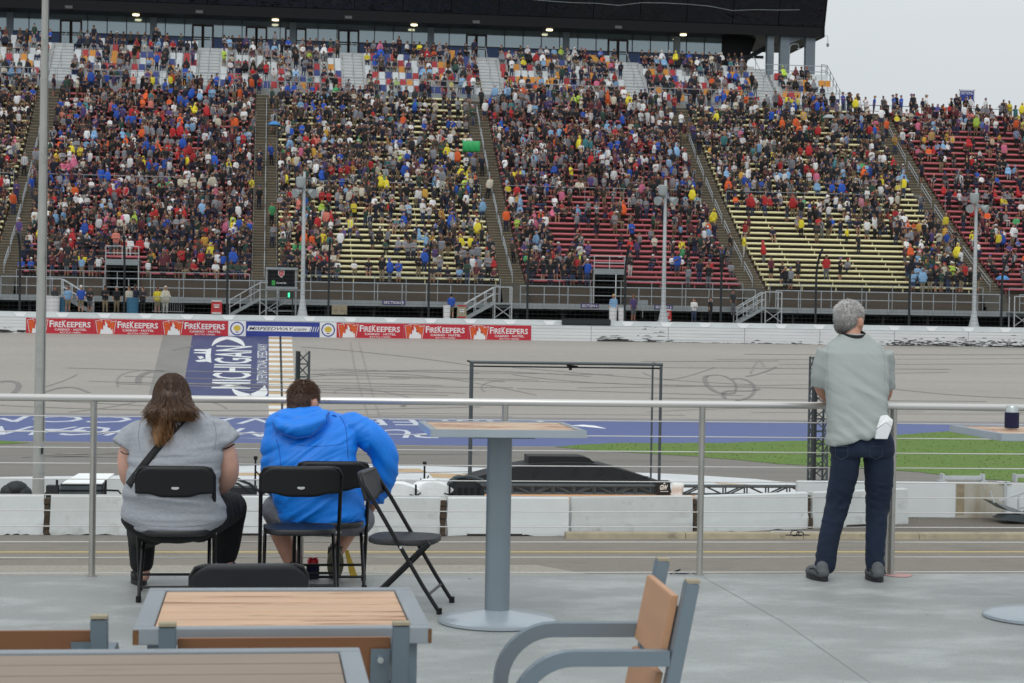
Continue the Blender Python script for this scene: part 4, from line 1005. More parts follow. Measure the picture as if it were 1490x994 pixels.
# upper deck
occ = set()
for (bi, k, j, u, t_) in USEATS:
    d = .56+.26*sin(u*.9+k*1.7)+(.22 if k > 4 else -.08)
    if bi == 6: d = .75 if j < 5 and k > 1 else .12
    if pr.random() < d:
        occ.add((bi, k, j)); st = pr.random() < .15
        cand.append(dict(bi=8, k=k, u=u, v=UV0+UTR*k+(-.25 if st else .0), z=uz(k)+(0 if st else .42), t=pr.choice([0, 1]) if st else pr.choice([6, 7, 8, 9, 11]), top=pick(pr, TOPS), leg=pick(pr, LEGS), cap=pick(pr, CAPS), skin=pr.randrange(4), s=.97, rz=pr.gauss(0, .3), num=0))
cc = {}
for i, (bi, k, j, u, t_) in enumerate(USEATS):
    if (bi, k, j) in occ and pr.random() < .8: continue
    if not (-23 < u < 49): continue
    c = pr.choices(['seat_white', 'seat_red', 'seat_orange', 'seat_blue'], [5, 2.2, 1.6, 1.3])[0]
    cc[t_.name] = cc.get(t_.name, 0)+1
    if cc[t_.name] > 100: continue
    link('seat', seatmesh(c), t_, (u, UV0+UTR*k, uz(k)))
# people standing on the service road, taken one by one from the photograph
ROAD = [(152, 416, 3, 'light blue', 'khaki', 'brown hair', 'person in light blue shirt and shorts talking beside the blue bin'), (147, 416, 0, 'dark grey', 'black', 'brown hair', 'person in dark grey top pointing, right of the flagpole'),
        (118, 415, 3, 'royal blue', 'khaki', 'white cap', 'person in bright blue jacket and white cap below the left red block'), (131, 417, 10, 'dark grey', 'grey', 'brown hair', 'person in dark grey top and shorts beside the bright blue jacket'),
        (153.5, 415, 1, 'black', 'khaki', 'black cap', 'person in black shirt and khaki trousers, legs apart, arms folded'), (170, 416, 0, 'black', 'khaki', 'grey hair', 'bald person in black top and olive trousers left of the doorway'),
        (188, 416, 0, 'cream', 'black', 'brown hair', 'person in cream shirt beside the blue bin at the doorway'), (197, 414, 0, 'navy', 'navy', 'black cap', 'person in dark blue right above the blue bin'), (208, 417, 1, 'dark grey', 'black', 'brown hair', 'person in dark grey jacket inside the left doorway shade'),
        (229.5, 417, 3, 'yellow', 'khaki', 'brown hair', 'person in bright yellow behind the crowd barrier'), (241, 416, 5, 'cream', 'white', 'fair hair', 'person in pale see-through poncho and white trousers at the crowd barrier'),
        (657, 427, 3, 'royal blue', 'khaki', 'black cap', 'person in royal blue top and khaki shorts alone behind the white wall'), (893, 428, 3, 'light blue', 'khaki', 'tan hat', 'person in light blue jacket and tan hat beside the white barrels'),
        (922, 428, 3, 'purple', 'grey', 'brown hair', 'person in purple shirt holding a white placard below the right doorway'), (1010, 434, 1, 'white', 'denim', 'brown hair', 'person in white printed shirt and jeans right of the small red sign'),
        (1034, 432, 0, 'black', 'black', 'dark hair', 'person in black walking left of the right steel stairs'), (1067, 421, 0, 'dark grey', 'grey', 'dark hair', 'person in dark clothes climbing the steel stairs at the yellow benches')]
ROAD[4] = (153.5+0, *ROAD[4][1:]); 
xs = {4: 153.8}
tn = {n: i for i, (n, *_r) in enumerate(TOPS)}; ln = {n: i for i, (n, *_r) in enumerate(LEGS)}; cn_ = {n: i for i, (n, *_r) in enumerate(CAPS)}
RX = [99, 80, 118, 131, 153.5, 170, 188, 197, 208, 229.5, 241, 657, 893, 922, 1010, 1034, 1067]
def person_obj(c, label, grp):
    me, tg = T_HI[c['t']]
    if not me.get('slots'):
        me.materials.clear()
        for i in range(5): me.materials.append(None)
        me.polygons.foreach_set('material_index', tg.astype(int).tolist()); me['slots'] = 1; me.name = 'person'
    o = link('person', me, None, (c['u'], c['v'], c['z']), c['rz'], label, 'person', grp)
    o.scale = (c['s'], c['s'], c['s'])
    sk_ = SKINS[c['skin']]
    ms = [plain('skin_%d' % c['skin'], sk_), plain('cloth '+TOPS[c['top']][0], TOPS[c['top']][1]), plain('legs '+LEGS[c['leg']][0], LEGS[c['leg']][1]), plain('cap '+CAPS[c['cap']][0], CAPS[c['cap']][1]), plain('shoes', (60, 58, 58))]
    for i, m_ in enumerate(ms): o.material_slots[i].link = 'OBJECT'; o.material_slots[i].material = m_
    return o
for i, (x_, y_, t_, tp, lg_, cp_, lab) in enumerate(ROAD):
    x = RX[i]; v = 119.6+(.5 if i % 2 else 0); a = atv(x, y_, v); z = ZS
    if i == 16: v = 121.4; z = ZS+.5; a = atv(x, y_, v)
    h = (a.z-z)/1.775
    person_obj(dict(u=a.x, v=v, z=z, t=t_, top=tn[tp], leg=ln[lg_], cap=cn_[cp_], skin=i % 3, s=min(1.04, max(.9, h)), rz=[.4, -.6, .2, -.3, 0, .3, .5, -.2, .4, 0, .2, 2.9, .1, .5, .2, .9, .6][i]), lab, 'people standing behind the safety wall')
# placard held by one of them
t = thing('placard', 'blank pale placard held up below the right doorway', 'sign', (atv(929, 445, 119.0).x, 119.0, ZS+.55)); m = MB(); m.bx((-.05, 0, .35), (.62, .03, .85)); m.obj('board', 'deck_beam', t); m = MB(); m.bx((.26, .005, -.3), (.3, .025, .35)); m.obj('stick', 'galv', t)
# the nearest spectators are objects, the rest one crowd
def onscreen(c):
    p = Vector((c['u'], c['v'], c['z']+.6))-Vector((0, 0, CZ)); a = p.dot(_R); b = p.dot(_U); f = p.dot(_F)
    return abs(FPX*a/f) < 735
near = sorted([c for c in cand if c['bi'] < 6 and onscreen(c)], key=lambda c: (c['k'], c['bi'], c['num']))
NIND = 282
ind = near[:NIND]; ids = {id(c) for c in ind}
rest = [c for c in cand if id(c) not in ids and -30 < c['u'] < 72]
# ordinals counted along what is really there
cnt = {}
kinds = {0: 'top', 1: 'top', 2: 'shirt', 3: 'shirt', 4: 'top', 5: 'poncho', 6: 'top', 7: 'shirt', 8: 'jacket', 9: 'poncho', 10: 'shirt', 11: 'hooded jacket'}
for c in ind:
    key = (c['bi'], c['k']); cnt[key] = cnt.get(key, 0)+1
    st = 'standing' if TDEF[c['t']][0] == 'stand' else 'seated'
    cap = '' if c['t'] in (5, 9, 11) else ', '+CAPS[c['cap']][0]
    rown = 'lowest row' if c['k'] == 0 else ORD[c['k']]+' row up'
    person_obj(c, f"{TOPS[c['top']][0]} {kinds[c['t']]}{cap}, {st}, {ORD[cnt[key]-1]} from left, {rown}, {bnames[c['bi']]}", 'spectators in the lowest bench rows')
vs_, fs_, cs_ = [], [], []; off = 0; nf_tot = []
tplc = []
for me, tg in T_LO:
    n = len(me.vertices); co = np.empty(n*3); me.vertices.foreach_get('co', co); me.calc_loop_triangles()
    tri = np.empty(len(me.loop_triangles)*3, int); me.loop_triangles.foreach_get('vertices', tri); pi_ = np.empty(len(me.loop_triangles), int); me.loop_triangles.foreach_get('polygon_index', pi_)
    tplc.append((co.reshape(-1, 3), tri.reshape(-1, 3), tg[pi_]))
for c in rest:
    co, tri, tg = tplc[c['t']]; co = co*np.array([pr.uniform(.80, .98), 1, 1])
    s = c['s']; q = c['rz']; lx, ly = pr.gauss(0, .07), pr.gauss(0, .06); R = np.array([[cos(q), -sin(q), lx], [sin(q), cos(q), ly-.02], [0, 0, 1]])
    vs_.append((co*s)@R.T+np.array([c['u'], c['v'], c['z']])); fs_.append(tri+off); off += len(co)
    jt = lambda col, a=.12: np.array(srgb(*col))*(1+pr.uniform(-a, a))
    pal = np.array([jt(SKINS[c['skin']]), jt(TOPS[c['top']][1], .25), jt(LEGS[c['leg']][1], .2), jt(CAPS[c['cap']][1]), jt((60, 58, 58))])
    cf = pal[tg]
    if pr.random() < .45: cf = cf*nrg.uniform(.62, 1.38, (len(cf), 1))          # printed and patterned clothes
    if pr.random() < .25 and c['t'] not in (5, 9):
        k3 = pr.choice([(190, 190, 190), (150, 150, 150), (30, 30, 34), (120, 50, 50)]); m3 = (tg == 1) & (nrg.random_sample(len(tg)) < .3); cf[m3] = srgb(*k3)
    cs_.append(cf)
V = np.concatenate(vs_).astype('f'); F3 = np.concatenate(fs_).astype('i'); CC = np.clip(np.concatenate(cs_), 0, 1)
me = bpy.data.meshes.new('crowd'); me.vertices.add(len(V)); me.vertices.foreach_set('co', V.ravel())
me.loops.add(len(F3)*3); me.loops.foreach_set('vertex_index', F3.ravel()); me.polygons.add(len(F3)); me.polygons.foreach_set('loop_start', np.arange(0, len(F3)*3, 3, dtype='i'))
me.update(calc_edges=True)
at_ = me.attributes.new('cloth', 'FLOAT_COLOR', 'FACE'); at_.data.foreach_set('color', np.concatenate([CC, np.ones((len(CC), 1))], 1).astype('f').ravel())
me.polygons.foreach_set('use_smooth', np.ones(len(F3), bool)); me.materials.append(cm); me.validate()
link('crowd', me, None, label='dense colourful crowd filling the upper rows of the grandstand', cat='crowd', kind='stuff')
print('CROWD', len(rest), 'faces', len(F3), 'individuals', len(ind), [max(c['k'] for c in ind)])
# a few big covers in the crowd
def cover(x, y, w, h, mat, lab, v):
    a = atv(x, y, v); t = thing('rain_cover', lab, 'cover', (a.x, v, a.z))
    m = MB(); n = 10; g0 = [[Vector((w*i/n, -.10*sin(pi*j/6)+.06*sin(i*1.9+j), h*j/6*(1-.12*abs(sin(i*1.1))))) for i in range(n+1)] for j in range(7)]
    for j in range(6):
        for i in range(n): m.quad(g0[j][i], g0[j][i+1], g0[j+1][i+1], g0[j+1][i])
    bk = MB(); bk.v = m.v; bk.f = m.f
    o = m.obj('sheet', mat, t, smooth=2); s_ = o.modifiers.new('s', 'SOLIDIFY'); s_.thickness = .03; return t
pm('cover_green', srgb(44, 168, 92), .5, var=.1, vs=2); pm('cover_yellow', srgb(216, 206, 60), .5, var=.1, vs=2); pm('cover_blue', srgb(60, 130, 190), .5, var=.1, vs=2)
k_ = 22; cover(673, 221, 1.3, .9, 'cover_green', 'bright green rain cover held at the right end of the left yellow block', 140.2)
# umbrellas
def umbrella(x, y, v, mat, lab):
    a = atv(x, y, v); t = thing('umbrella', lab, 'umbrella', (a.x, v, a.z), group='umbrellas in the crowd')
    m = MB(); m.lathe([(.02, .32), (.25, .26), (.42, .14), (.52, 0), (.50, 0), (.40, .12), (.02, .29)], (0, 0, 0), 8); m.obj('canopy', mat, t)
    m = MB(); m.tube([(0, 0, -.6), (0, 0, .3)], .015, 4); m.obj('shaft', 'fence_dark', t)
umbrella(399, 182, 146.5, 'cover_blue', 'blue umbrella high at the left edge of the left yellow block'); umbrella(1206, 172, 148, 'speaker_grey', 'pale grey umbrella high in the right yellow block')
umbrella(1459, 407, 126.6, 'cover_blue', 'light blue umbrella low at the far right block')
# ================================================================== flagpole
a = atv(55.5, 727, 53.0)
t = thing('flagpole', 'tall tapered pale metal flagpole rising behind the concrete barriers', 'pole', (a.x, 53.0, 0))
m = MB(); m.tube([(0, 0, 0), (0.02, 0, 6), (0.03, 0, 16)], [.165, .135, .085], 20); m.obj('shaft', 'pole_white', t, smooth=True)
m = MB()
for z in (1.0, 2.1, 3.0, 4.6, 5.6, 6.3, 7.0): m.tube([(0.01, 0, z), (0.01, 0, z+.02)], .165-.006*z, 20)
m.obj('seam_ring', 'galv', t)
m = MB(); m.tube([(.13, -.12, 1.9), (.14, -.14, 9), (.12, -.1, 15.9)], .008, 5); m.obj('halyard', 'fence_dark', t)
m = MB(); m.bx((.08, -.2, 1.55), (.14, -.14, 1.75)); m.obj('cleat', 'fence_dark', t)
# ================================================================== pit wall: concrete barrier units
def barrier_mesh(L_, H_=.96, seed=0):
    r_ = random.Random(seed); m = MB(); n = 14
    prof = [(-.15, 0), (-.15, .07), (-.14, .28), (-.125, .42), (-.095, H_-.03), (-.07, H_), (.07, H_), (.095, H_-.03), (.125, .42), (.14, .28), (.15, .07), (.15, 0)]
    vs = []
    for i in range(n+1):
        x = L_*i/n
        for j, (y, z) in enumerate(prof):
            zz = z
            if j in (0, 11): zz = max(0, r_.uniform(-.05, .045)) if 0 < i < n else 0
            vs.append((x+(r_.uniform(-.02, .02) if i in (0, n) else 0), y+r_.uniform(-.003, .003), zz))
    k = len(prof); fs = [(i*k+j, (i+1)*k+j, (i+1)*k+(j+1) % k, i*k+(j+1) % k) for i in range(n) for j in range(k)]
    fs += [tuple(range(k)), tuple(n*k+j for j in range(k))[::-1]]
    m.add(vs, fs); return m
segs = [(-60, -2, 777, 777), (-2, 63, 777.5, 777), (74, 262, 777.5, 778), (264, 451, 778, 778.5), (453, 639, 778.5, 779), (650, 826, 779, 779), (829.5, 1006, 778, 775.5), (1013, 1171, 775.5, 768.5), (1179, 1316, 768.5, 761.5)]
bl = ['leftmost, mostly cut by the picture edge', 'left of the rusty joint beside the flagpole', 'right of the rusty joint beside the flagpole', 'between the two seated people', 'right of the person in the blue jacket', 'crossed by the grey table column', 'centre of the frame right of the thin black joint', 'between rail post and standing person', 'behind the legs of the standing person']
for i, ((x0, x1, y0, y1), l_) in enumerate(zip(segs, bl)):
    a = atz(x0, y0, 0); b = atz(x1, y1, 0); d = b-a
    t = thing('concrete_barrier', 'white painted concrete barrier unit, '+l_, 'barrier', a, math.atan2(d.y, d.x), group='white concrete barriers along the pit road')
    barrier_mesh(d.length, .97, i).obj('wall_unit', 'barrier_white' if i % 2 else 'barrier_white_b', t)
    if i in (3, 5, 6, 8): q = MB(); q.bx((.5+.2*i % 1, -.165, .0), (1.9, -.14, .055)); q.obj('lifting_slot', 'dark_gap', t)
    if i in (1, 4, 6, 7):
        q = MB(); L_ = d.length
        rr = random.Random(i)
        for z in (.02, .16, .3, .44, .6, .75): q.bx((L_+.01, -.10-.12*(z < .3)-rr.random()*.03, z), (L_+.13+.05*rr.random() if i in (1, 4) else L_+.09, .1, z+.13))
        q.obj('rusty_joint', 'joint_rust', t)
# kerb
a = atz(828, 783, 0)
kb = MB(); x = a.x-.1; i = 0
while x < 60:
    L_ = 3.05; kb.prism([(x, 46.46, 0), (x, 46.5, .13), (x, 46.54, .155), (x, 46.78, .155), (x, 46.8, 0)], (L_-.015, 0, 0)); x += L_; i += 1
struct('kerb', kb, 'kerb')
m = MB(); m.tube([(13, 47.1, .1), (17, 47.15, .06), (24, 47.1, .05), (30, 47.1, .09)], .035, 6); m.tube([(14, 47.3, .04), (22, 47.35, .03), (30, 47.3, .05)], .03, 6)
o = m.obj('ground_pipe', 'galv_light', label='pair of thin grey pipes lying behind the kerb on the right', cat='pipe')
t = thing('wire_coil', 'small dark wire coil on the kerb left of the standing person', 'wire', atz(1160, 780, .16))
m = MB(); m.tube([(.11*cos(q)-.06, 0, .07+.07*sin(q)) for q in [2*pi*i/10 for i in range(10)]], .015, 5, closed=True); m.tube([(.09*cos(q)+.06, -.05, .06+.05*sin(q)) for q in [2*pi*i/10 for i in range(10)]], .015, 5, closed=True); m.tube([(-.3, 0, .02), (.3, -.05, .03)], .015, 5); m.obj('loop', 'fence_dark', t)
# second wall
def plain_wall(name, lab, pts, H_, mat='barrier_white'):
    a, b = Vector(pts[0]), Vector(pts[1]); d = b-a
    t = thing(name, lab, 'wall', a, math.atan2(d.y, d.x)); m = MB(); m.bx((0, 0, 0), (d.length, .3, H_)); m.obj('wall_body', mat, t, bevel=.02); return t, d.length
tw, L_ = plain_wall('concrete_wall', 'white concrete wall across the gravel on the right, with a bare stained panel', (atz(1160, 752, 0), atz(1700, 757, 0)), 1.0)
f0 = (atz(1388, 753.5, 0)-atz(1160, 752, 0)).length; f1 = (atz(1460, 754, 0)-atz(1160, 752, 0)).length
m = MB(); m.bx((f0, -.012, .01), (f1, .0, .985)); m.obj('bare_panel', 'bare_concrete', tw)
m = MB(); m.bx((f0+.02, -.016, .1), (f0+.25, -.012, .97)); m.obj('rust_streak', 'rust_stain', tw)
m = MB(); m.bx((f1-.06, -.05, 0), (f1+.02, -.012, 1.05)); m.bx((f1-.2, -.05, 1.0), (f1+.15, .2, 1.05)); m.obj('corner_bracket', 'galv_light', tw)
t = thing('steel_bracket', 'white steel bracket frame lying on top of the right concrete wall', 'bracket', atz(1372, 752, 0)+Vector((0, 0, 1.0)))
m = MB()
for x in (0, 1.2): m.bx((x-.03, 0, 0), (x+.03, .25, .22)); m.bx((x-.1, -.02, 0), (x+.1, .28, .03))
m.bx((0, .05, .06), (1.2, .2, .16)); m.obj('bar', 'galv_light', t)
t = thing('steel_bracket', 'white steel bracket on the wall at the far right edge', 'bracket', atz(1478, 752, 0)+Vector((0, 0, 1.0)))
m = MB()
for x in (0, 1.2): m.bx((x-.03, 0, 0), (x+.03, .25, .22))
m.bx((0, .05, .12), (1.2, .2, .2)); m.obj('bar', 'galv_light', t)
p = atz(1445, 762, 0)
t = thing('trailer_ramp', 'grey steel trailer ramp and white hitch frame cut by the right edge', 'trailer', p)
m = MB(); m.prism([(0, 0, .62), (.62, 0, .42), (.95, 0, .30), (.95, 0, .22), (.45, 0, .36)], (0, .9, 0)); m.obj('ramp_plate', 'galv', t)
m = MB(); m.prism([(.2, -.2, .12), (.45, -.2, .26), (1.1, -.2, .22), (.9, -.2, .06)], (0, .8, 0)); m.obj('lower_plate', 'steel_truss', t)
m = MB(); m.bar((-.1, 0, .9), (.02, 0, .58), .04, .05); m.bar((.2, .1, .62), (1.4, .1, 1.0), .05, .05); m.bar((.75, .1, .4), (1.6, .1, .6), .05, .05); m.bar((.72, 0, .35), (.72, 0, .78), .04, .05); m.bar((.9, .1, .15), (1.6, .1, .1), .3, .12); m.obj('hitch_frame', 'galv_light', t)
m = MB(); m.tube([(1.15, -.3, .2), (1.15, .1, .2)], .28, 16); m.obj('wheel', 'under_dark', t, smooth=True)
# left wall, further back, with pit cart
lw, L_ = plain_wall('concrete_wall', 'long white concrete wall at left behind the flagpole and cart', (atz(-260, 728, 0), atz(640, 728, 0)), .62)
def cart(x0, x1, ytop, yb, v, lab):
    a = atv(x0, yb, v); b = atv(x1, ytop, v); w = b.x-a.x; h = b.z
    t = thing('pit_cart', lab, 'cart', (a.x, v, 0))
    m = MB(); m.bx((.4, 0, .3), (w-.5, .8, h-.16)); m.obj('body', 'black_sheet', t)
    for z in (h-.3, h-.45, h-.6): m = MB(); m.bx((.42, -.03, z), (w-.52, .0, z+.1)); m.obj('shelf', 'steel_truss', t)
    m = MB(); m.prism([(.45, -.05, h-.15), (.75, 1.3, h-.02), (w-.3, 1.3, h-.02), (w-.5, -.05, h-.15)], (0, 0, .03)); m.obj('white_cover', 'white_cloth', t)
    m = MB()
    for u in (.32, w-.42): m.tube([(u, 0, .0), (u, 0, h-.05)], .035, 6)
    m.tube([(0, 0, .1), (0, 0, h-.42), (.1, 0, h-.34), (.8, 0, h-.32)], .025, 6); m.tube([(w-.8, 0, h-.3), (w-.1, 0, h-.32), (w, 0, h-.45), (w, 0, .1)], .025, 6); m.obj('tube_frame', 'under_dark', t)
    m = MB(); m.bx((.05, -.05, .2), (.36, .3, h-.2)); m.obj('side_panel', 'fence_dark', t)
    for u in (.5, w-.6): m = MB(); m.tube([(u, -.05, .22), (u, .12, .22)], .22, 14); m.obj('wheel', 'under_dark', t)
    return t
cart(64, 178, 696, 727, 49.5, 'black pit equipment cart with white sloped cover behind the barriers')
cart(182, 262, 699, 727, 50.4, 'second black pit cart mostly hidden by the seated woman in grey')
t = thing('folded_tarp', 'dark folded tarp heap behind the barrier at far left', 'tarp', atz(5, 735, 0)+Vector((0, 0, 0)))
m = MB(); ball(m, (.35, 0, .45), (.33, .3, .24), 12); ball(m, (.15, 0, .35), (.26, .3, .24), 10); ball(m, (.55, 0, .33), (.24, .3, .22), 10); m.obj('heap', 'fence_dark', t, smooth=2)
# ---- pit boxes with curved white covers
def shell(name_x0, x1, ytop, v, lab, flip=1):
    a = atv(name_x0, 728, v); b = atv(x1, 728, v); w = b.x-a.x; h = atv(x1, ytop, v).z
    t = thing('equipment_wagon', lab, 'wagon', (a.x, v, 0), group='equipment wagons with curved white covers')
    pp = bez([(0, 0, h-.42), (w*.18, 0, h+.02), (w*.55, 0, h+.12), (w, 0, h-.22)], 10) if True else None
    m = MB(); prof = [Vector(p)+Vector((0, 0, .06)) for p in pp]; low = [Vector((w*.86, 0, h-.40)), Vector((w*.72, 0, h-.62)), Vector((w*.35, 0, h-.55))]
    m.prism(prof+low, (0, 1.1, 0)); m.obj('white_cover', 'white_cloth', t)
    m = MB(); m.bx((w*.1, .08, .15), (w*.95, 1.0, h-.45)); m.obj('body', 'black_sheet', t)
    m = MB(); m.tube([(w*.9, -.05, .1), (w*.9, -.05, h+.02)], .03, 6); m.tube([(w*.78, -.05, h-.25), (w*.9, -.05, h-.3), (w*1.0, -.05, h-.2)], .02, 5); m.tube([(w*.5, -.08, h-.5), (w*.7, -.08, h-.62), (w*.95, -.08, h-.3)], .02, 5)
    m.obj('tube_frame', 'under_dark', t)
    for u in (.2, .75): m = MB(); m.tube([(w*u, 0, .22), (w*u, .12, .22)], .22, 14); m.obj('wheel', 'under_dark', t)
    return t
shell(538, 612, 706, 50.2, 'white covered equipment wagon nearest the blue jacket')
shell(596, 660, 704, 50.6, 'white covered equipment wagon in the middle, beside the tall black mast')
p = atv(650, 728, 51.0)
t = thing('generator', 'dark rounded generator with hoses next to the white covered wagons', 'machine', (p.x, 51.0, 0))
m = MB(); m.prism([(0, 0, .3), (.1, 0, .95), (.35, 0, 1.12), (.75, 0, 1.08), (1.0, 0, .85), (1.1, 0, .3)], (0, .9, 0)); m.obj('housing', 'fence_dark', t, bevel=.03)
m = MB()
for i in range(4): m.bx((.3+.17*i, -.02, .45), (.4+.17*i, .0, .85))
m.obj('vent', 'under_dark', t)
m = MB(); m.tube([(.8, -.1, 1.0), (1.1, -.1, .95), (1.25, -.1, .6), (1.4, -.1, .5)], .03, 6); m.tube([(.2, -.1, 1.1), (-.1, -.1, .8), (-.25, -.1, .5)], .03, 6); m.tube([(.15, -.05, 1.12), (.6, -.05, 1.16), (1.0, -.05, 1.05)], .035, 6); m.obj('hose', 'steel_truss', t)
for x, h in ((603, 1.25), (617, 1.5), (372, 1.4), (361, 1.2)):
    pass
p = atv(617, 728, 51.8); t = thing('tall_mast', 'thin black equipment mast between the two white covered wagons', 'mast', (p.x, 51.8, 0)); m = MB(); m.tube([(0, 0, 0), (0, 0, 1.45)], .03, 6); m.tube([(-.12, 0, 1.0), (.05, 0, .95), (.12, 0, 1.1)], .02, 5); m.bx((-.05, -.03, 1.4), (.05, .03, 1.48)); m.obj('mast_pole', 'under_dark', t)
p = atv(371, 728, 51.8); t = thing('tall_mast', 'thin black equipment mast between the two seated people', 'mast', (p.x, 51.8, 0)); m = MB(); m.tube([(0, 0, 0), (0, 0, 1.6)], .03, 6); m.tube([(0, 0, 1.2), (.3, 0, .9)], .02, 5); m.bx((-.05, -.03, 1.5), (.05, .03, 1.6)); m.tube([(-.6, 0, .5), (-.6, 0, 1.2)], .05, 6); m.obj('mast_pole', 'under_dark', t)
p = atv(330, 728, 51.2); t = thing('hose_rack', 'low dark rack with curved hose behind the barrier between the seated people', 'rack', (p.x, 51.2, 0))
m = MB(); m.tube([(-.6, 0, 1.2), (.1, 0, 1.1), (.6, 0, .9), (1.0, 0, .6)], .04, 6); m.tube([(-.6, 0, 1.0), (.3, 0, .9), (.9, 0, .5)], .03, 6); m.bx((-.5, 0, .3), (.8, .6, .8)); m.obj('rack_body', 'fence_dark', t)
# ---- stage: boards, truss, black curved wing
VS_ = 54.0
a = atv(655, 728, VS_); b = atv(1178, 722, VS_)
t = thing('stage_floor', 'low orange tan board floor just behind the concrete barriers', 'stage', (a.x, VS_-1.2, 0)); m = MB(); m.bx((0, 0, 0), (b.x-a.x, 1.75, .38)); m.obj('boards', 'orange_board', t)
ZB = .385
def truss(mb, p, q, w, n, r=.03):
    p = Vector(p); q = Vector(q); d = (q-p).normalized(); s = d.cross(Vector((0, 1, 0))) if abs(d.z) < .5 else Vector((1, 0, 0))
    up = Vector((0, 0, 1)) if abs(d.z) < .5 else Vector((1, 0, 0)); bk = Vector((0, 1, 0))
    cs = [up*x*w/2+bk*y*w/2 for x, y in ((-1, -1), (1, -1), (1, 1), (-1, 1))]
    for c in cs: mb.tube([p+c, q+c], r, 6)
    L_ = (q-p)
    for i in range(n):
        a = p+L_*(i/n); b = p+L_*((i+1)/n)
        for j in range(4):
            c, e = cs[j], cs[(j+1) % 4]
            mb.tube([a+(c if i % 2 else e), b+(e if i % 2 else c)], r*.55, 5); mb.tube([a+c, a+e], r*.5, 5)
za = atv(800, 706, VS_).z; zb_ = atv(800, 720.5, VS_).z; x0 = atv(685, 715, VS_).x; x1 = atv(955, 715, VS_).x; x2 = atv(993, 715, VS_).x; x3 = atv(1180, 718, VS_).x
def flat_truss(lab, xa, xb, n, ph=0):
    t = thing('truss_beam', lab, 'truss', (xa, VS_, (za+zb_)/2), group='horizontal truss beams on the stage'); w = za-zb_; L_ = xb-xa
    m = MB()
    for y in (0, .3):
        for z in (-w/2+.02, w/2-.02): m.tube([(0, y, z), (L_, y, z)], .034, 6)
        for i in range(n+1):
            m.tube([(L_*i/n, y, -w/2), (L_*i/n, y, w/2)], .026, 5)
            if i < n: s = 1 if (i+ph) % 2 else -1; m.tube([(L_*i/n, y, -s*w/2), (L_*(i+1)/n, y, s*w/2)], .026, 5)
    for i in range(n+1):
        for z in (-w/2+.02, w/2-.02): m.tube([(L_*i/n, 0, z), (L_*i/n, .3, z)], .016, 5)
    m.obj('steel_lattice', 'steel_truss', t)
    m = MB()
    for i in range(n*1): m.bx((L_*(i+.5)/n-.05, -.03, -w/2-.09), (L_*(i+.5)/n+.05, .33, -w/2-.02))
    m.obj('foot', 'under_dark', t)
flat_truss('horizontal grey truss beam in front of the black curved stage wing', x0, x1, 9); flat_truss('horizontal grey truss beam right of the hanging white cloth', x2, x3, 6, 1)
# black wing, built as a deep curved roof panel set on the stage
def wing():
    v = 57.5
    out = [(664, 706), (700, 692), (742, 681), (775, 675), (815, 673), (858, 674), (885, 678), (918, 687), (950, 698), (975, 706), (978, 722), (664, 724)]
    P = [atv(x, y, v) for x, y in out]; c = P[0]
    t = thing('stage_wing', 'large black curved stage canopy with raised box on top', 'stage', (c.x, v, 0))
    top = [Vector((p.x-c.x, 0, p.z)) for p in P]
    m = MB(); m.prism(top, (0, 1.6, 0)); m.obj('curved_panel', 'black_sheet', t)
    for x in (776, 832, 870, 905, 935): 
        m = MB(); p = atv(x, 695, v); zt = atv(x, 676 if x < 900 else 688, v).z; m.bar((p.x-c.x, -.03, .6), (p.x-c.x+.18, -.03, zt-.12), .03, .02, up=(0, 1, 0)); m.obj('rib', 'fence_dark', t)
    q = [atv(x, y, v) for x, y in ((771, 676), (771, 665), (850, 665.5), (860, 668), (869, 676))]
    m = MB(); m.prism([Vector((p.x-c.x, .3, p.z)) for p in q], (0, 1.0, 0)); m.obj('raised_box', 'black_sheet', t, bevel=.01)
wing()
p = atv(955, 722, VS_-.1); q = atv(975, 700, VS_-.1)
t = thing('speaker_cover', 'black end panel with a white scrawled logo beside the white cloth', 'panel', (p.x, VS_-.15, ZB)); w = q.x-p.x; h = q.z-ZB
m = MB(); m.bx((0, 0, 0), (w, .35, h)); m.obj('panel', 'black_sheet', t)
m = MB(); put_text(m, 'GW', (w*.22, -.008, h*.36), (1, 0, 0), (0, 0, 1), w*.6, h*.38, bold=.05, shear=.2); m.bx((w*.25, -.01, h*.24), (w*.85, -.006, h*.28)); m.prism([(w*.45, -.006, h*.8), (w*.55, -.006, h*.92), (w*.65, -.006, h*.8)], (0, -.004, 0)); m.obj('white_scrawl', 'white_vinyl', t)
p = atv(976, 722, VS_-.1); q = atv(993, 702, VS_-.1)
t = thing('hanging_cloth', 'crumpled white cloth hanging over the truss beam', 'cloth', (p.x, VS_-.2, ZB-.05)); w = q.x-p.x; h = q.z-ZB+.05
m = MB(); n = 8
G = [[Vector((w*i/n, .04*sin(i*1.7+j*.6)+.03*sin(j*1.1), h*j/6)) for i in range(n+1)] for j in range(7)]
G.append([Vector((w*i/n, .3, h-.01)) for i in range(n+1)])
for j in range(7):
    for i in range(n): m.quad(G[j][i], G[j][i+1], G[j+1][i+1], G[j+1][i])
o = m.obj('sheet', 'white_cloth', t, smooth=2); s_ = o.modifiers.new('s', 'SOLIDIFY'); s_.thickness = .02
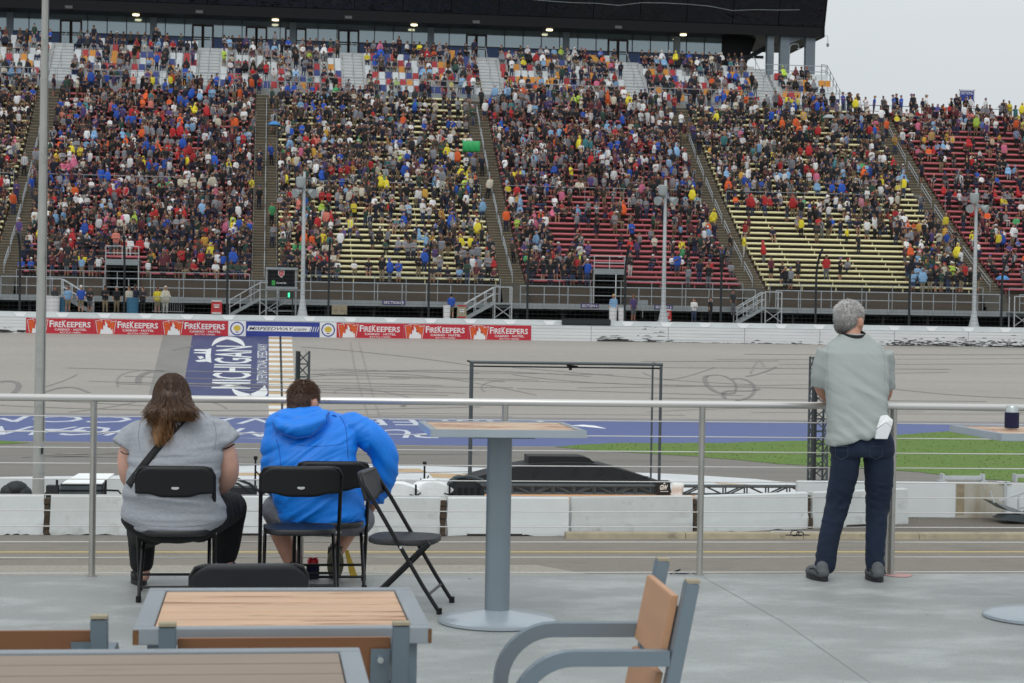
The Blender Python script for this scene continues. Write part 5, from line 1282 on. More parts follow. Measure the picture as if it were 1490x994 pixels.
# goal-post gantry
a = atv(687, 527, VS_+.5); b = atv(962, 533, VS_+.5)
t = thing('stage_gantry', 'tall thin steel gantry frame standing over the black stage wing', 'frame', (a.x, VS_+.5, ZB)); W_ = b.x-a.x; H_ = a.z-ZB
for x in (0, W_): m = MB(); m.tube([(x, 0, -.5), (x, 0, H_)], .045, 8); m.obj('front_post', 'steel_truss', t, smooth=True)
for x in (.09, W_+.0): m = MB(); m.tube([(x, 1.2, -.5), (x, 1.2, H_-.02)], .03, 8); m.obj('rear_post', 'steel_truss', t, smooth=True)
m = MB(); m.tube([(-.05, 0, H_), (W_+.05, 0, H_)], .045, 8); m.obj('top_beam', 'steel_truss', t)
m = MB(); m.tube([(0, .15, H_-.12), (W_, .15, H_-.12)], .022, 8); m.tube([(W_*.52, .1, H_-.12), (W_*.52, .1, H_-.2)], .05, 6); m.tube([(W_*.5, .1, H_-.06), (W_*.56, .1, H_-.1)], .03, 6); m.tube([(0, 0, H_), (0, 1.2, H_)], .03, 6); m.tube([(W_, 0, H_), (W_, 1.2, H_)], .03, 6); m.obj('lower_tube', 'under_dark', t)
# lattice towers
def tower(xa, xb, yt, lab, v=VS_+.2, n=12):
    a = atv(xa, yt, v); b = atv(xb, yt, v); w = (b.x-a.x)
    t = thing('lattice_tower', lab, 'tower', (a.x+w/2, v, .0), group='steel lattice towers'); m = MB(); truss(m, (0, 0, .05), (0, 0, a.z), w, n, .035); m.obj('lattice', 'steel_truss', t)
    m = MB(); m.bx((-w/2-.03, -w/2-.03, 0), (-w/2+.1, -w/2+.1, a.z)); m.obj('solid_edge', 'fence_dark', t)
    m = MB(); m.bx((-w/2-.1, -w/2-.1, 0), (w/2+.1, w/2+.1, .06)); m.obj('base_plate', 'fence_dark', t)
tower(1182, 1203, 519, 'grey steel lattice tower standing left of the standing person'); tower(432, 450, 511, 'dark steel lattice tower rising behind the short haired person in blue')
# ================================================================== deck
g = MB(); g.bx((-14, -6, DK-.35), (16, 11.365, DK)); struct('terrace_deck', g, 'deck')
pm('crack', srgb(143, 146, 144), .8, var=.2, vs=20)
g = MB(); a = atz(1022, 839, DK+.002); b = atz(1290, 1010, DK+.002); c = atz(1140, 905, DK+.002)
[g.quad((p.x-.001, p.y, DK+.002), (p.x+.0025, p.y, DK+.002), (q.x+.0025, q.y, DK+.002), (q.x-.001, q.y, DK+.002)) for p, q in ((a, c), (c, b))]; struct('deck_joint', g, 'crack')
pm('pink_mark', srgb(190, 150, 146), .8, var=.1)
g = MB(); a = atz(1308, 837, DK+.003); g.quad(*[(a.x+.09*cos(q)*(1+.2*sin(3*q)), a.y+.08*sin(q), DK+.003) for q in [2*pi*i/12 for i in range(12)]]); struct('deck_paint_mark', g, 'pink_mark')
# ---- railing
pm('stainless', srgb(214, 212, 208), .3, .65, var=.06, vs=3, stretch=(.3, 6, 6))
pm('stainless_dull', srgb(186, 184, 178), .3, .8, var=.08, vs=5)
pm('cable', srgb(216, 214, 210), .45, .3, var=0)
VR = 11.33; U1 = -.977; SP = 1.219
rl = thing('deck_railing', 'stainless steel railing with thin horizontal cables along the terrace edge', 'railing', (0, VR, DK))
m = MB(); m.tube([(U1-SP*3, 0, 1.048), (U1+SP*8, 0, 1.048)], .0215, 20); m.obj('top_rail', 'stainless', rl, smooth=2)
for i in range(-3, 9):
    u = U1+SP*i
    m = MB(); m.tube([(u, 0, 0), (u, 0, 1.03)], .0195, 16); m.obj('rail_post', 'stainless_dull', rl, smooth=True)
    m = MB(); m.tube([(u, 0, 0), (u, 0, .006)], .032, 16); m.obj('post_base', 'stainless_dull', rl)
    if i in (4,): m = MB(); m.tube([(u-.036, .0, 0), (u-.036, .0, 1.03)], .014, 12); m.obj('rail_post', 'stainless_dull', rl, smooth=True)
for k in range(11):
    z = .016+.0925*k; m = MB(); m.tube([(U1-SP*3, 0, z), (U1+SP*8, 0, z)], .0031, 6); m.obj('cable', 'cable', rl)
# ---- pedestal tables
pm('table_grey', srgb(128, 140, 148), .4, .35, var=.05, vs=3, coat=.2)
pm('table_grey_light', srgb(168, 178, 186), .35, .3, var=.05, vs=3, coat=.3)
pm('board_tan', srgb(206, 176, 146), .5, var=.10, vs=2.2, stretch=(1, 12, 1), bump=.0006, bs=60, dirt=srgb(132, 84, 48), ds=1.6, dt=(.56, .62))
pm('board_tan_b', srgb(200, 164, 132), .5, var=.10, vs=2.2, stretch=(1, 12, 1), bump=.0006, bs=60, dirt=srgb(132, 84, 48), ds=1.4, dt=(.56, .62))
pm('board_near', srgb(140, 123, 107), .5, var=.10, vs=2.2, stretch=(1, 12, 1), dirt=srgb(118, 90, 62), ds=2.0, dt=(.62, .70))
pm('board_edge', srgb(146, 92, 52), .6, var=.1, vs=4)
pm('groove', srgb(110, 82, 58), .8, var=0)
pm('alu_grey', srgb(122, 136, 146), .4, .4, var=.05, vs=3, coat=.15)
pm('alu_light', srgb(156, 164, 170), .35, .4, var=.05, vs=3, coat=.2)
def slat_top(t, x0, x1, y0, y1, z, fr=.045, th=.04, mat='board_tan', n=6, fm='alu_light', sm='alu_grey'):
    m = MB(); m.bx((x0, y0, z-th), (x1, y0+fr, z)); m.bx((x0, y1-fr, z-th), (x1, y1, z)); m.bx((x0, y0+fr+.0005, z-th), (x0+fr, y1-fr-.0005, z)); m.bx((x1-fr, y0+fr+.0005, z-th), (x1, y1-fr-.0005, z))
    m.obj('frame', fm, t, bevel=.002)
    for i in range(n):
        a = y0+fr+.003+(y1-y0-2*fr-.006)*i/n; b = y0+fr+.003+(y1-y0-2*fr-.006)*(i+1)/n-.004
        q = MB(); q.bx((x0+fr+.003, a, z-.022), (x1-fr-.003, b, z-.004)); q.obj('board', mat, t, bevel=.0015)
    q = MB(); q.bx((x0+fr, y0+fr, z-.034), (x1-fr, y1-fr, z-.024)); q.obj('under_panel', 'groove', t)
pm('board_stained', srgb(202, 176, 148), .5, var=.10, vs=2.2, stretch=(1, 5, 1), dirt=srgb(146, 88, 62), ds=2.2, dt=(.50, .57))
def pedestal_table(cx, cy, lab, w=.78, d=.74):
    t = thing('pedestal_table', lab, 'table', (cx, cy, DK), group='tall pedestal tables')
    slat_top(t, -w/2, w/2, -d/2, d/2, 1.012, fr=.035, th=.038, mat='board_stained', fm='table_grey_light')
    m = MB(); m.tube([(0, 0, .05), (0, 0, .975)], .064, 32); m.obj('column', 'table_grey', t, smooth=True)
    m = MB(); m.lathe([(.295, 0), (.303, .006), (.303, .02), (.29, .028), (.24, .04), (.16, .052), (.08, .062), (.064, .066)], (0, 0, 0), 56); m.obj('base', 'table_grey_light', t, smooth=True)
    m = MB(); m.bx((-.16, -.16, .955), (.16, .16, .973)); m.obj('mount_plate', 'table_grey', t)
    return t
pedestal_table(1.215, 9.62, 'tall grey pedestal table with stained tan board top in the middle')
pedestal_table(4.16, 9.66, 'tall grey pedestal table at the right edge with a can on it')
pm('paper_white', srgb(232, 234, 236), .7, var=.02, vs=5)
a = atz(832, 620, DK+1.014); t = thing('paper_sheet', 'white paper sheet hanging over the right corner of the tall table', 'paper', a); m = MB(); m.prism([(0, 0, .002), (.07, .06, .002), (.13, .045, -.002), (.16, -.10, -.006), (.10, -.12, 0)], (0, 0, .002)); m.obj('sheet', 'paper_white', t)
pm('can_metal', srgb(190, 196, 196), .3, .8, var=.15, vs=40); pm('koozie', srgb(18, 20, 58), .8, var=.1, vs=30, bump=.0008, bs=400); pm('can_red', srgb(186, 30, 44), .35, .3, var=.25, vs=30)
def can(p, body, lab, h=.122, kz=.085, tilt=0):
    t = thing('drink_can', lab, 'can', p)
    m = MB(); m.lathe([(.029, .004), (.033, .012), (.033, h-.012), (.026, h), (.024, h-.002)], (0, 0, 0), 24); m.obj('can_body', body, t, smooth=True)
    m = MB(); m.lathe([(.02, h-.003), (.0245, h-.002)], (0, 0, 0), 24); m.bx((-.004, -.012, h-.002), (.004, .006, h+.001)); m.obj('lid', 'can_metal', t)
    m = MB(); m.lathe([(.034, 0), (.0385, .003), (.0385, kz), (.0345, kz+.001), (.0335, kz-.002)], (0, 0, 0), 28); m.obj('sleeve', 'koozie', t, smooth=True)
    return t
can(atz(1472, 623, DK+1.013), 'can_metal', 'silver can in a navy sleeve on the right pedestal table')
c1 = can(atz(455, 842, DK+.0), 'can_red', 'red can in a navy sleeve on the deck under the folding chairs')
m = MB(); m.bx((-.02, -.0395, .035), (.01, -.038, .042)); m.obj('orange_mark', 'flame_orange', c1)
pm('yellow_card', srgb(222, 186, 70), .6, var=.05, vs=5)
a = atz(512, 840, DK); t = thing('yellow_board', 'yellow folded strip leaning at the deck edge behind the chairs', 'strip', a); m = MB(); m.prism([(-.01, 0, 0), (.035, 0, 0), (-.022, .02, .16), (-.045, .02, .16)], (0, .008, 0)); m.obj('strip', 'yellow_card', t)
a = atz(985, 836, DK); t = thing('cord_scrap', 'tangled dark cord scrap on the deck edge in the middle', 'cord', a); m = MB()
m.tube([(-.04, 0, .004), (0, .02, .02), (.02, 0, .03), (-.02, -.02, .01), (.05, 0, .006), (.09, .01, .012), (.12, 0, .004)], .004, 5); m.obj('cord', 'koozie', t)
# ---- low board tables
def low_table(x0, x1, y0, y1, lab, mat, z=.74, n=5):
    t = thing('low_table', lab, 'table', ((x0+x1)/2, (y0+y1)/2, DK), group='low board topped tables'); cx, cy = (x0+x1)/2, (y0+y1)/2
    slat_top(t, x0-cx, x1-cx, y0-cy, y1-cy, z, fr=.052, th=.042, mat=mat, n=n)
    for sx in (-1, 1):
        for sy in (-1, 1):
            m = MB(); w, d = (x1-x0)/2-.06, (y1-y0)/2-.06; m.bx((sx*w-.024, sy*d-.024, 0), (sx*w+.024, sy*d+.024, z-.043)); m.obj('leg', 'alu_grey', t, bevel=.002)
    return t
lt = low_table(-.33, .465, 5.08, 5.83, 'low table with tan board top and rust stains, in the lower left', 'board_tan_b')
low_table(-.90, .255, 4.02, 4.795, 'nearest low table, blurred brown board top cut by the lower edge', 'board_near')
pm('rust_brown', srgb(112, 80, 50), .9, var=.3, vs=60)
for x0_, x1_ in ((-.3975, -.382), (.388, .3975)): m = MB(); m.bx((x0_, -.3768, .699), (x1_, -.3752, .738)); m.obj('rust_patch', 'rust_brown', lt)
sp = MB(); r9 = random.Random(4)
for i in range(260):
    x, y = r9.uniform(-3, 5.5), r9.uniform(4, 11.3); s9 = r9.uniform(.0015, .006)*(1.8 if r9.random() < .08 else 1); k9 = r9.uniform(0, 6); sp.quad(*[(x+s9*cos(k9+q)*r9.uniform(.6, 1.2), y+s9*sin(k9+q)*r9.uniform(.6, 1.2), DK+.0025) for q in (0, 1.2, 2.4, 3.6, 4.8)])
struct('deck_specks', sp, 'joint_rust')
# ---- board backed chairs
pm('slat_shaded', srgb(134, 92, 62), .5, var=.07, vs=3, stretch=(1, 1, 6))  # boards of chairs seen from behind: their shade is put into this darker brown
pm('slat_side', srgb(188, 144, 110), .5, var=.06, vs=3, stretch=(1, 1, 6))
def slat_chair(loc, rz, lab, w=.60, h=.80, arm=.62, slat='slat_shaded', posts=True):
    t = thing('slat_chair', lab, 'chair', loc, rz, 'grey framed chairs with board backs')
    # sitter looks towards +Y; back posts at -Y leaning back
    pw = .045
    ty = -.30; lean = .085
    for s_ in (-1, 1):
        m = MB(); m.bar((s_*(w/2-pw/2), -.20, .02), (s_*(w/2-pw/2), -.215, .42), pw, .038, up=(0, 1, 0)); m.bar((s_*(w/2-pw/2), -.213, .40), (s_*(w/2-pw/2), -.215-lean, h), pw, .038, up=(0, 1, 0)); m.obj('back_post', 'alu_grey', t, bevel=.002)
        m = MB(); m.box((s_*(w/2-pw/2), -.217-lean, h+.004), (pw*.98, .036, .008)); m.obj('post_cap', 'kerb', t)
        # armrest that bends down into the front leg, the two arms side by side
        pts = [(s_*(w/2-.02), -.24, arm), (s_*(w/2-.02), .02, arm)]+[(s_*(w/2-.02), .02+.155*sin(q*pi/20), arm-.155*(1-cos(q*pi/20))) for q in range(1, 11)]+[(s_*(w/2-.02), .175, 0)]
        m = MB(); m.tube(pts, .030, 4, flat=.72, up=(1, 0, 0)) if False else [m.bar(a, b, .042, .04, up=(0, 1, 0) if abs(a[2]-b[2]) > abs(a[1]-b[1]) else (0, 0, 1)) for a, b in ()]
        k = len(pts); pp = []
        sp = []
        for i in range(len(pts)-1):
            for q in range(1): sp.append(Vector(pts[i]).lerp(Vector(pts[i+1]), q/4))
        sp.append(Vector(pts[-1]))
        m = MB(); m.tube(sp, .029, 4, up=(1, 0, 0)); m.obj('arm', 'alu_grey', t, smooth=False)
        m = MB(); m.bx((s_*(w/2-.03)-.012, -.2, .39), (s_*(w/2-.03)+.012, .16, .43)); m.obj('side_rail', 'alu_grey', t)
    ys = lambda z: -.215-lean*(z-.42)/(h-.42)+.022
    for z0, z1 in ((h-.225, h-.04), (h-.44, h-.25)):
        m = MB(); a0, a1 = ys(z0), ys(z1); iw = w/2-pw-.002
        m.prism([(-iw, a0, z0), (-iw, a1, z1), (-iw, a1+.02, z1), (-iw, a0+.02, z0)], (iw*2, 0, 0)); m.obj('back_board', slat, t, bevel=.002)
    for s_ in (-1, 1):
        m = MB(); z0, z1 = h-.22, h-.07; x = s_*(w/2-pw-.028)
        m.prism([(x-.026, ys(z0)-.004, z0), (x-.026, ys(z1)-.004, z1), (x+.026, ys(z1)-.004, z1), (x+.026, ys(z0)-.004, z0)], (0, -.004, 0)); m.obj('bolt_plate', 'alu_grey', t)
        for z in (h-.10, h-.185):
            q = MB(); q.tube([(x, ys(z)-.018, z), (x, ys(z)-.006, z)], .0085, 10); q.obj('bolt', 'can_metal', t)
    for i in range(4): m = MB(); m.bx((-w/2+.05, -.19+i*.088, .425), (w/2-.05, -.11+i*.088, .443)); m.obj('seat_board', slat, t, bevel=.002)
    return t
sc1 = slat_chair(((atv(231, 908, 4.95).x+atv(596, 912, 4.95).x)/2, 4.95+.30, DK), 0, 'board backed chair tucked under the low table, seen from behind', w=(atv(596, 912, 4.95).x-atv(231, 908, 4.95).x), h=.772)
xr = atv(157, 900, 5.12).x
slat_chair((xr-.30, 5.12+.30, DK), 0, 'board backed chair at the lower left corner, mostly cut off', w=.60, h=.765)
slat_chair((.875, 5.26, DK), radians(88), 'armchair with grey frame and tan boards facing left, lower right of centre', w=.50, h=.87, arm=.665, slat='slat_side')
# ---- black folding chairs
pm('chair_black', srgb(14, 15, 18), .45, var=.1, vs=10, bump=.0004, bs=500)
pm('chair_tube', srgb(20, 20, 22), .35, .3, var=0)
pm('chair_grey', srgb(34, 36, 40), .55, var=.08, vs=10, bump=.0006, bs=500)
pm('badge', srgb(196, 198, 198), .4, .3, var=0)
def folding_chair(loc, rz, lab, w=.45, h=.765, seat='chair_black', badge=True):
    t = thing('folding_chair', lab, 'chair', loc, rz, 'black folding chairs')
    r = .0115; ins = .012; X = w/2-ins
    yb = -.215; yt = .235       # back top (behind) , front foot
    P = lambda f: Vector((0, yb+(yt-yb)*f, h-.03-(h-.03)*f))
    for s_ in (-1, 1):
        m = MB(); m.tube([(s_*(X-.05), yb-.004, h-.012), (s_*(X-.018), yb-.002, h-.02), (s_*X, yb+.006, h-.055)]+[(s_*X, P(f).y, P(f).z) for f in (.2, .5, .8)]+[(s_*X, yt, .012)], r, 10); m.obj('long_leg', 'chair_tube', t, smooth=True)
        m = MB(); m.tube([(s_*(X-.028), .17, .385), (s_*(X-.028), .12, .345), (s_*(X-.026), .03, .25), (s_*(X-.022), -.12, .10), (s_*(X-.02), -.205, .01)], r*.95, 10); m.obj('short_leg', 'chair_tube', t, smooth=True)
        for x, y in ((s_*X, yt), (s_*(X-.02), -.207)): m = MB(); m.tube([(x, y, 0), (x, y-.004 if y < 0 else y, .035)], .016, 10); m.obj('foot_cap', 'chair_tube', t, smooth=True)
    m = MB(); m.tube([(-X+.05, yb-.004, h-.012), (X-.05, yb-.004, h-.012)], r, 8); m.obj('top_tube', 'chair_tube', t, smooth=True)
    for (y, z, xx) in ((P(.86).y, P(.86).z, X), (-.145, .075, X-.02)): m = MB(); m.tube([(-xx, y, z), (xx, y, z)], .008, 8); m.obj('cross_bar', 'chair_tube', t, smooth=True)
    # back panel: curved sheet with rounded top corners and a wavy lower edge
    n = 20; G = []
    for j in range(9):
        row = []
        for i in range(n+1):
            a = i/n*2-1; x = a*(w/2-.006)
            top = h-.004-(max(0, abs(a)-.62)/.38)**2.2*.055
            bot = h-.165+.010*math.tanh((abs(a)-.5)*8)
            z = bot+(top-bot)*j/8; y = yb+.005+.018*(1-a*a)*-1+(h-z)*.30+.0
            row.append(Vector((x, y-.012, z)))
        G.append(row)
    m = MB()
    for j in range(8):
        for i in range(n): m.quad(G[j][i], G[j][i+1], G[j+1][i+1], G[j+1][i])
    o = m.obj('backrest', seat, t, smooth=2); s_ = o.modifiers.new('s', 'SOLIDIFY'); s_.thickness = .028; s_.offset = 0; o.data.polygons.foreach_set('use_smooth', [True]*len(o.data.polygons))
    # seat: rounded slab, slightly dished
    m = MB(); out = []; k = 36
    for i in range(k):
        q = 2*pi*i/k; c, s1 = cos(q), sin(q); out.append((math.copysign(abs(c)**(2/3.2), c)*(w/2-.03), .0+math.copysign(abs(s1)**(2/3.2), s1)*.195))
    vs = [(x*f, y*f, z) for f, z in ((.90, .362), (1.0, .372), (1.0, .388), (.97, .397), (.85, .394), (.5, .388)) for x, y in out]; vs += [(0, 0, .387), (0, 0, .362)]
    fs = [(j*k+i, j*k+(i+1) % k, (j+1)*k+(i+1) % k, (j+1)*k+i) for j in range(5) for i in range(k)]+[(5*k+i, 5*k+(i+1) % k, 6*k) for i in range(k)]+[((i+1) % k, i, 6*k+1) for i in range(k)]
    m.add(vs, fs); m.obj('seat', seat, t, smooth=True)
    if badge: m = MB(); m.prism([(.022*cos(2*pi*i/18), G[2][10].y-.0165, h-.125+.009*sin(2*pi*i/18)) for i in range(18)], (0, -.002, 0)); m.obj('badge', 'badge', t)
    for s_ in (-1, 1): m = MB(); m.tube([(s_*(X-.02), P(.52).y, .36), (s_*(X+.014), P(.52).y, .36)], .008, 8); m.obj('rivet', 'badge', t)
    return t
def cu(x0, x1, y, v): a = atv(x0, y, v); b = atv(x1, y, v); return (a.x+b.x)/2, b.x-a.x, a.z-DK
# ================================================================== chairs in place
def chair(loc, rz, lab, s=.965, **k):
    t = folding_chair((loc[0], loc[1], DK), rz, lab, **k); t.scale = (s, s, s); return t
chair((-.455, 10.515), 0, 'black folding chair holding the woman in grey')
chair((.22, 10.56), 0, 'empty black folding chair nearest, directly behind the person in blue', w=.475)
chair((.405, 10.90), 0, 'black folding chair under the person in the blue jacket', badge=False)
chair((.775, 10.13), radians(-105), 'empty black folding chair turned sideways facing right', seat='chair_grey', badge=False)
chair((-.045, 7.02), radians(3), 'dark folding chair whose rounded back shows above the low table', s=.89, w=.485, seat='chair_grey', badge=False)
# ================================================================== people on the terrace
pm('skin_a', srgb(206, 160, 142), .5, var=.07, vs=14, bump=.0008, bs=200); pm('skin_b', srgb(190, 140, 118), .5, var=.10, vs=14, bump=.0008, bs=200)
pm('tee_grey', srgb(160, 164, 170), .9, var=.09, vs=60, bump=.0006, bs=300, stretch=(1, 1, 2.5), dirt=srgb(148, 152, 159), ds=50, dt=(.4, .65))
pm('tee_sage', srgb(160, 167, 164), .9, var=.025, vs=120, bump=.0005, bs=400)
pm('jacket_blue', srgb(4, 126, 232), .5, var=.04, vs=5, bump=.0004, bs=300)
pm('jacket_seam', srgb(12, 74, 160), .6, var=0)
pm('trouser_black', srgb(14, 14, 16), .85, var=.1, vs=20, bump=.0006, bs=200)
pm('jeans_dark', srgb(22, 36, 58), .9, var=.22, vs=5, bump=.0006, bs=500, dirt=srgb(32, 46, 68), ds=4, dt=(.5, .8))
pm('shorts_grey', srgb(112, 114, 122), .9, var=.08, vs=12, bump=.0006, bs=200)
pm('shoe_grey', srgb(88, 92, 95), .7, var=.15, vs=30, bump=.001, bs=100); pm('shoe_black', srgb(26, 26, 28), .6, var=.1, vs=20); pm('sole_pale', srgb(120, 116, 96), .8, var=.2, vs=20)
pm('strap_black', srgb(18, 18, 20), .7, var=.05, vs=40, bump=.0005, bs=500)
def hairmat(name, top, tip, z0, z1, rough=.5, ns=1.1):
    m = pm(name, top, rough, var=0); nt = m.node_tree; N = nt.nodes; L = nt.links; b = N['Principled BSDF']
    tc = N.new('ShaderNodeTexCoord'); sp = N.new('ShaderNodeSeparateXYZ'); L.new(tc.outputs['Object'], sp.inputs[0])
    mr = N.new('ShaderNodeMapRange'); mr.inputs['From Min'].default_value = z0; mr.inputs['From Max'].default_value = z1; L.new(sp.outputs['Z'], mr.inputs[0])
    n = N.new('ShaderNodeTexNoise'); n.inputs['Scale'].default_value = 14; n.inputs['Detail'].default_value = 6; mp = N.new('ShaderNodeMapping'); mp.inputs['Scale'].default_value = (6, 6, 1); L.new(tc.outputs['Object'], mp.inputs[0]); L.new(mp.outputs[0], n.inputs['Vector'])
    ad = N.new('ShaderNodeMath'); ad.operation = 'ADD'; sb = N.new('ShaderNodeMath'); sb.operation = 'MULTIPLY_ADD'; sb.inputs[1].default_value = ns; sb.inputs[2].default_value = -ns/2
    L.new(n.outputs['Fac'], sb.inputs[0]); L.new(mr.outputs[0], ad.inputs[0]); L.new(sb.outputs[0], ad.inputs[1]); ad.use_clamp = True
    mx = N.new('ShaderNodeMixRGB'); mx.inputs[1].default_value = (*tip, 1); mx.inputs[2].default_value = (*top, 1); L.new(ad.outputs[0], mx.inputs[0]); L.new(mx.outputs[0], b.inputs['Base Color']); return m
hairmat('hair_ombre', srgb(70, 50, 38), srgb(146, 108, 72), .88, 1.08)
hairmat('hair_brown', srgb(92, 66, 50), srgb(80, 58, 46), 0, 2); hairmat('hair_silver', srgb(206, 204, 202), srgb(92, 88, 86), 1.50, 1.66, .6, .6)
def hv(x, y, v): a = atv(x, y, v); return Vector((a.x, v, a.z-DK))
def secs(rows):
    out = []
    for r in rows:
        y, xl, xr, vc, rv = r[:5]; a = hv(xl, y, vc); b = hv(xr, y, vc); out.append(((a.x+b.x)/2, vc, (a.z+b.z)/2, abs(b.x-a.x)/2, rv))
    return out
def zl(mb, rows, p=2.5, slope=None):
    S = secs(rows); n = 32; vs = []
    for k, (x, y, z, rx, ry) in enumerate(S):
        sl = slope[k] if slope else 0
        for j in range(n):
            q = 2*pi*j/n; c, s_ = cos(q), sin(q); dx = rx*math.copysign(abs(c)**(2/p), c)
            vs.append((x+dx, y+ry*math.copysign(abs(s_)**(2/p), s_), z+dx*sl))
    k = len(S); fs = [(i*n+j, i*n+(j+1) % n, (i+1)*n+(j+1) % n, (i+1)*n+j) for i in range(k-1) for j in range(n)]
    fs.append(tuple(range(n))[::-1]); fs.append(tuple((k-1)*n+j for j in range(n))); mb.add(vs, fs)
def back_of(rows, p=2.5):
    S = secs(rows)
    def f(u, z):
        for a, b in zip(S, S[1:]):
            if b[2] <= z <= a[2]:
                t = (a[2]-z)/(a[2]-b[2]+1e-9); m = [a[i]*(1-t)+b[i]*t for i in range(5)]
                d = min(.98, abs(u-m[0])/m[3]); return m[1]-m[4]*(1-d**p)**(1/p)
        return S[0][1]-S[0][4] if z > S[0][2] else S[-1][1]-S[-1][4]
    return f
def folds(amp, sc, seed, ridge=True):
    off = Vector((seed*3.7, seed*1.3, seed*2.1)); sc = Vector(sc)
    def f(p, n):
        q = Vector((p.x*sc.x, p.y*sc.y, p.z*sc.z))+off
        w = noise.noise_vector(q*.35)*1.2
        a = noise.noise(q+w)
        if ridge: a = (1-abs(a)*2.2)*.6
        b = noise.noise(q*2.3+w)*.35
        return amp*(a+b)
    return f
def head(mb, c, yaw, s=1.0, ears=True):
    """skull, jaw, nose, ears; yaw 0 looks to +Y"""
    c = Vector(c); R = Matrix.Rotation(yaw, 3, 'Z')
    def P(x, y, z): return c+R @ Vector((x*s, y*s, z*s))
    def B(x, y, z, r, n=14):
        o = len(mb.v); ball(mb, (0, 0, 0), tuple(q*s for q in r), n)
        for i in range(o, len(mb.v)): mb.v[i] = tuple(P(x, y, z)+R @ Vector(mb.v[i]))
    B(0, -.01, .02, (.077, .098, .098)); B(0, .035, -.035, (.062, .065, .08)); B(0, .06, -.085, (.035, .035, .03)); B(0, -.005, -.05, (.065, .07, .07))
    limb(mb, [P(0, .092, .015), P(0, .115, -.03)], [.010*s, .016*s], 8)          # nose
    B(0, .098, -.058, (.024, .012, .007), 8); B(0, .096, -.068, (.021, .012, .007), 8)      # lips
    for q in (-1, 1):
        B(q*.032, .087, .03, (.026, .014, .008), 8)                                        # brow
        if ears: B(q*.087, -.006, -.010, (.012, .022, .034), 10); B(q*.085, .002, -.034, (.009, .012, .013), 8)
    return P, R
def eyes(t, P, s=1.0):
    for q in (-1, 1):
        m = MB(); ball(m, P(q*.031, .082, .008), .0115*s, 10); m.obj('eye', 'white_vinyl', t, smooth=True)
        m = MB(); ball(m, P(q*.031, .0905, .008), .005*s, 8); m.obj('iris', 'shoe_black', t, smooth=True)
def hand(mb, w, d, nrm, s=1.0, side=1, curl=.5):
    """palm plus five separate bent fingers: wrist w, direction d, palm normal nrm"""
    w = Vector(w); d = Vector(d).normalized(); nrm = Vector(nrm); nrm = (nrm-d*nrm.dot(d)).normalized(); x = d.cross(nrm)*side
    for q in (-.027, -.009, .009, .027): limb(mb, [w+x*q*.6*s, w+(d*.085+x*q)*s], [.013*s, .0125*s], 8)
    for i, (q, L_) in enumerate(((-.030, .062), (-.010, .075), (.010, .082), (.030, .072))):
        a = w+(d*.088+x*q)*s; b = a+(d*cos(curl*.6)-nrm*sin(curl*.6))*L_*.48*s; c = b+(d*cos(curl*1.6)-nrm*sin(curl*1.6))*L_*.34*s; e = c+(d*cos(curl*2.4)-nrm*sin(curl*2.4))*L_*.26*s
        limb(mb, [a, b, c, e], [.0095*s, .0088*s, .008*s, .0068*s], 8)
    a = w+(d*.02+x*.022)*s; b = a+(d*.032+x*.028-nrm*.008)*s; c = b+(d*.03+x*.010-nrm*.010)*s; limb(mb, [a, b, c], [.012*s, .0105*s, .0085*s], 8)
def strands(t, name, mat, roots, r=.0011, seed=3):
    rr = random.Random(seed); m = MB()
    for pts in roots: m.tube(pts, [r*1.4]*(len(pts)-1)+[r*.4], 3, cap=False)
    return m.obj(name, mat, t, smooth=2)
def shoe(t, heel, d, s=1.0, mat='shoe_grey', sole='shoe_black', L_=.27, nm='shoe'):
    heel = Vector(heel); d = Vector(d).normalized(); x = Vector((d.y, -d.x, 0))
    m = MB()
    limb(m, [heel+d*.04+Vector((0, 0, .05)), heel+d*.13*s+Vector((0, 0, .048)), heel+d*.22*s+Vector((0, 0, .036))], [.041*s, .044*s, .036*s], 12)
    limb(m, [heel+d*.045+Vector((0, 0, .05)), heel+d*.05+Vector((0, 0, .085))], [.041*s, .037*s], 12)
    o = organic(nm, m, mat, t, .007, 3)
    m = MB(); pts = []
    for i in range(24):
        q = 2*pi*i/24; a = .5-.5*cos(q); w = (.040+.008*sin(a*pi*1.2))*(sin(q)); pts.append(heel+d*(a*L_*s-.005)+x*w*1.05*s+Vector((0, 0, .001)))
    m.prism(pts, (0, 0, .026)); m.obj('sole', sole, o)
    m = MB(); 
    for q in (-1, 1): m.tube([heel+x*q*.042*s+d*.02+Vector((0, 0, .05)), heel+x*q*.043*s+d*.08+Vector((0, 0, .075)), heel+x*q*.04*s+d*.15+Vector((0, 0, .06))], .004, 6)
    m.obj('side_trim', sole, o)
    return o
# ------------------------------------------------------------------ seated woman in grey
W = thing('person', 'woman with long brown to blonde hair in grey t-shirt, seated, black strap across her back', 'person', (0, 0, DK))
HW = hv(250, 578, 10.68)
b = MB(); P_, R_ = head(b, HW, radians(4), 1.02)
limb(b, [HW+Vector((0, -.01, -.03)), hv(250, 615, 10.62)], [.062, .072], 16)
zl(b, [(614, 228, 292, 10.6, .07), (640, 204, 314, 10.56, .12), (700, 196, 312, 10.55, .15), (750, 190, 318, 10.57, .16), (772, 205, 304, 10.6, .15)])
LA = [hv(203, 628, 10.56), hv(187, 660, 10.56), hv(189, 693, 10.62), hv(203, 716, 10.86)]; RA = [hv(312, 628, 10.56), hv(328, 662, 10.56), hv(330, 694, 10.62), hv(312, 716, 10.86)]
limb(b, LA, [.048, .058, .056, .036], 16); limb(b, RA, [.050, .066, .062, .036], 16)
hand(b, LA[-1], (.35, .9, -.15), (0, -.1, 1), side=1); hand(b, RA[-1], (-.45, .85, -.15), (0, -.1, 1), side=-1)
